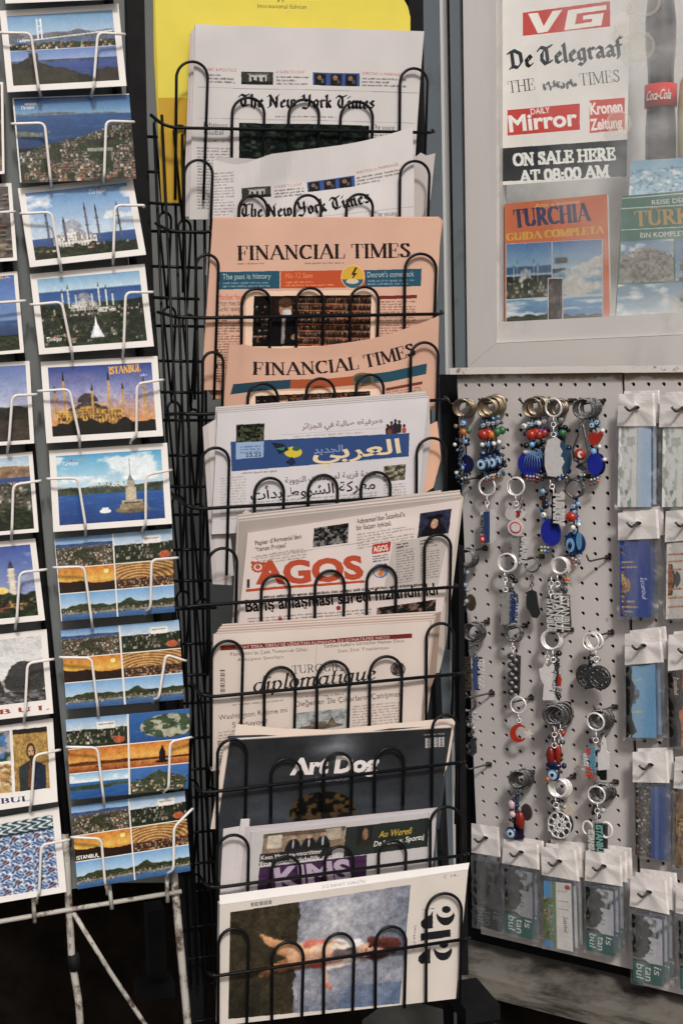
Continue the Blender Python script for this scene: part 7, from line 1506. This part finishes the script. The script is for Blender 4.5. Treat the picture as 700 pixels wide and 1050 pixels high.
# ------------------------------------------------------------------ packets with souvenir magnets
BAGG = 'clear souvenir packets on the pegboard'
def packet(hd, bd, kind, label, d=.030, thick=.009, pocket=None, extra=None, shade=1.0, n_behind=0, hk=None):
    """hd: four pixel corners of the pearly header, bd: of the magnet; seen through a clear sleeve"""
    hd = [np.array(p, float) for p in hd]; bd = [np.array(p, float) for p in bd]
    org = PB((hd[2] + hd[3]) / 2, d); o = add_empty('souvenir_packet', org); tag(o, label, 'souvenir packet', BAGG)
    # crumpled header, pinched at the hook
    n1, n2 = 17, 15; V = []; r2 = random.Random(int(hd[0][0] * 13 + hd[0][1])); V2 = []
    cxp = .46 + r2.uniform(-.06, .06)
    ph = r2.uniform(0, 6)
    for j in range(n2):
        for i in range(n1):
            u, v = i / (n1 - 1), j / (n2 - 1)
            p = (hd[0] * (1 - u) + hd[1] * u) * (1 - v) + (hd[3] * (1 - u) + hd[2] * u) * v
            a = math.atan2(v - .4, (u - cxp)); rad = math.hypot(u - cxp, v - .4)
            tri = abs(((a + ph) * 6 / (2 * math.pi)) % 1 - .5) * 4 - 1; tri2 = abs(((a * 1.3 + ph * 2) * 4 / (2 * math.pi)) % 1 - .5) * 4 - 1
            z = .0052 * math.exp(-rad * 4.5) + (.0007 * tri + .0005 * tri2) * min(1, rad * 2.2) + .0012 * math.sin(u * 9 + ph) * v + r2.uniform(-.00008, .00008) - .002 * (u > .96)
            V.append(PB(p, d + .003 + z)); V2.append(PB(p, d + .002 + z))
    f = [(j * n1 + i, j * n1 + i + 1, (j + 1) * n1 + i + 1, (j + 1) * n1 + i) for j in range(n2 - 1) for i in range(n1 - 1)]
    m = MB(); m.add(V, f); hdr = add_obj('header', (m, 'header'), o)
    s = Sheet(bd, 1.9, (120, 120, 120)); s.pic(bd, ph_sidewise(kind, shade))  # shade is multiplied into the print, as if cast by the rack
    if extra: extra(s)
    PL = Plane.__new__(Plane); PL.p0, PL.n, PL.t, PL.h = BOARD.p0 + BOARD.n * d, BOARD.n, BOARD.t, BOARD.h
    body = MB(); body.slab([PL.at(p, -.0002) for p in bd], BN, thick, C(70, 84, 104))
    add_obj('magnet', [(s.mesh(PL, 0, maxrun=6), 'gloss'), (body, 'enamel')], o)
    # clear sleeve round it, with wavy side seams
    e = 3.0; q = [hd[3] + (-.5, -1), hd[2] + (1.5, -1), bd[2] + (e + 3.5, e), bd[3] + (-e, e)]
    nu, nv = 12, 24; V = []
    for j in range(nv):
        for i in range(nu):
            u, v = i / (nu - 1), j / (nv - 1)
            p = (q[0] * (1 - u) + q[1] * u) * (1 - v) + (q[3] * (1 - u) + q[2] * u) * v
            side = abs(u - .5) * 2
            z = .0022 + r2.uniform(-.0006, .0006) - (.004 + r2.uniform(-.004, .003)) * (side > .8)
            V.append(PB(p + (r2.uniform(-.5, .5) if side > .9 else 0, 0), d + z))
    m = MB(); m.add(V, [(j * nu + i, j * nu + i + 1, (j + 1) * nu + i + 1, (j + 1) * nu + i) for j in range(nv - 1) for i in range(nu - 1)], None, True); add_obj('clear_sleeve', (m, 'cello'), o)
    c = hd[0] * .27 + hd[1] * .27 + hd[2] * .23 + hd[3] * .23
    if hk is not False:
        h = MB(); a = PB(c + (1, -2), -.004); b = PB(c + (1, -2), d + .004); b = b + BN * .003; h.tube([a, b, b + BN * .014 - RTB * .007 - UPB * .007, b + BN * .019 - RTB * .012 + UPB * .001], .0021, 7, fillet=.005); slot = MB(); slot.disc(PB(c + (0, -1), d + .0098), RTB, UPB, .0052, .0028, BN, .0004, C(40, 38, 38), 14); add_obj('hang_hole', (slot, 'enamel'), hdr); add_obj('hook', (h, 'brass_dark'), pb)
    for k in range(1, n_behind + 1):
        off = -BN * .0095 * k + RTB * PXM * 3.0 * k + UPB * PXM * 2.6 * k
        cpy = copy_tree(o, None, [x + y for x, y in zip(o['_org'], off)]); cpy['label'] = 'packet mostly hidden behind the ' + label.split(',')[0]
    return o
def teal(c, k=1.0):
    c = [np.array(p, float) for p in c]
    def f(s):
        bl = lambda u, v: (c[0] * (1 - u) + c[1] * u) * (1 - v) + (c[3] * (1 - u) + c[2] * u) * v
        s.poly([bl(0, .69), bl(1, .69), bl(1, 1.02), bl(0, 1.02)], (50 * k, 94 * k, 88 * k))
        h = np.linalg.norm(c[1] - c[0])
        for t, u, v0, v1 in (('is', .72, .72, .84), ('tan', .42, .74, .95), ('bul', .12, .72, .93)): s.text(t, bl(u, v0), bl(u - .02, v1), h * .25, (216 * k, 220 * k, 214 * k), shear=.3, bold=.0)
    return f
def sidetext(t, p0, p1, h, c):
    return lambda s: s.text(t, p0, p1, h, c, shear=.2, bold=.01)
B = [(634, 437), (667, 437), (667, 520), (632.5, 520)]
packet([(634, 404), (670.5, 403), (672, 437), (632, 437)], B, 0, 'packet with a pale sketch magnet, top of the left packet column', n_behind=1)
packet([(676.5, 405), (724, 403), (724, 437), (675, 438)], [(679, 438), (716, 437), (716, 519), (678, 520)], 0, 'packet with a pale green and blue magnet, top right of the packets', n_behind=1)
B = [(635, 555), (665, 553.5), (667.5, 633), (635.5, 632)]
packet([(633, 526), (674, 522), (676, 552), (633, 554)], B, 1, 'packet with a bright blue magnet and golden mosque, second in the left packet column', extra=sidetext('İstanbul', (656, 592), (658, 614), 5, (206, 214, 236)), n_behind=1)
packet([(682, 524), (726, 521), (726, 552), (681, 556)], [(683, 557), (718, 555), (720, 633), (682, 635)], 5, 'packet with orange domes on white, second in the right packet column', n_behind=1)
packet([(640, 650), (677, 645.5), (680, 679), (640, 682)], [(641, 684), (671, 681), (672.5, 757), (641.5, 756)], 2, 'packet with a light blue magnet and dark trees, third in the left packet column', n_behind=1)
packet([(685, 651), (728, 647), (728, 684), (684, 688)], [(684, 690), (718, 688), (720, 764), (686, 766)], 4, 'packet with an orange red evening magnet, third in the right packet column', extra=sidetext('İstanbul', (690, 694), (691, 712), 4, (226, 200, 190)), n_behind=1)
packet([(648, 771), (684, 770), (686, 803), (648, 802)], [(652, 806), (680, 807), (681, 883), (651, 876)], 3, 'packet with a dark town magnet and deep blue strip, fourth in the left packet column', n_behind=1)
packet([(691.5, 776), (730, 773), (730, 812), (690, 808)], [(693, 812), (720, 812), (722, 895), (692, 888)], 6, 'packet with a brown magnet, fourth in the right packet column', n_behind=0)
B = [(647, 937), (678, 943), (679, 1012), (649, 1006)]
packet([(646, 898), (683, 903), (686, 938), (645, 929)], B, 8, 'packet with a teal lettered misty magnet, lowest of the left packet column', extra=teal(B), d=.042, n_behind=2)
B = [(695, 944), (724, 948), (726, 1020), (697, 1014)]
packet([(692.5, 905), (730, 910), (732, 944), (692, 936)], B, 8, 'packet with a teal lettered misty magnet, bottom right corner at the frame edge', extra=teal(B), d=.042)
B = [(600, 909), (628, 914), (629, 981), (601, 974)]
packet([(600, 872), (637, 877), (638, 909), (599, 903)], B, 8, 'packet with a teal lettered misty magnet, bottom row under the green plate keychain', extra=teal(B), d=.040, n_behind=2)
B = [(557, 903), (585, 906), (587, 976), (558, 970)]
packet([(554, 868), (590, 872), (594, 904), (555, 897)], B, 7, 'packet with a white and green town magnet, third of the bottom row', d=.040, n_behind=2, extra=sidetext('İstanbul', (577, 940), (578, 956), 4, (60, 60, 70)))
B = [(517, 890), (545, 895), (546, 964), (518, 956)]
packet([(516, 860), (552, 866), (553, 892), (514, 885)], B, 8, 'packet with a teal lettered misty magnet in painted shade, second of the bottom row', extra=teal(B), d=.038, shade=.8, n_behind=1)
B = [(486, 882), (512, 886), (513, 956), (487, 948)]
packet([(483, 844), (511, 848), (513, 879), (483, 874)], B, 8, 'packet with a dim misty magnet, leftmost of the bottom row beside the rack', extra=teal(B, .45), d=.030, shade=.35)  # magnet and lettering colours darkened for the rack's shadow

# ------------------------------------------------------------------ daylight
W = bpy.data.worlds.new('World'); SC.world = W; W.use_nodes = True
N, L = W.node_tree.nodes, W.node_tree.links
sky = N.new('ShaderNodeTexSky'); sky.sky_type = 'NISHITA'; sky.sun_disc = False
SUN_EL, SUN_AZ = R(43), R(170)     # compass: 0 = +y, clockwise; sun behind the photographer, to the right
sky.sun_elevation = SUN_EL; sky.sun_rotation = SUN_AZ
L.new(sky.outputs[0], N['Background'].inputs[0]); N['Background'].inputs[1].default_value = .082
sky.dust_density = 5; sky.ozone_density = .4; sky.air_density = 1
sl = bpy.data.lights.new('sun', 'SUN'); sl.energy = 1.95; sl.angle = R(7); sl.color = (1, .975, .94)
so = bpy.data.objects.new('sun', sl); COL.objects.link(so)
dv = Vector((math.sin(SUN_AZ) * math.cos(SUN_EL), math.cos(SUN_AZ) * math.cos(SUN_EL), math.sin(SUN_EL)))
so.rotation_euler = dv.to_track_quat('Z', 'Y').to_euler(); so.location = dv * 20
SC.view_settings.view_transform = 'Standard'; SC.view_settings.look = 'None'; SC.view_settings.exposure = 0; SC.view_settings.gamma = 1
SC.render.engine = 'CYCLES'
SC.cycles.use_denoising = True
SC.cycles.max_bounces = 5; SC.cycles.diffuse_bounces = 3; SC.cycles.glossy_bounces = 2; SC.cycles.transmission_bounces = 2; SC.cycles.transparent_max_bounces = 16
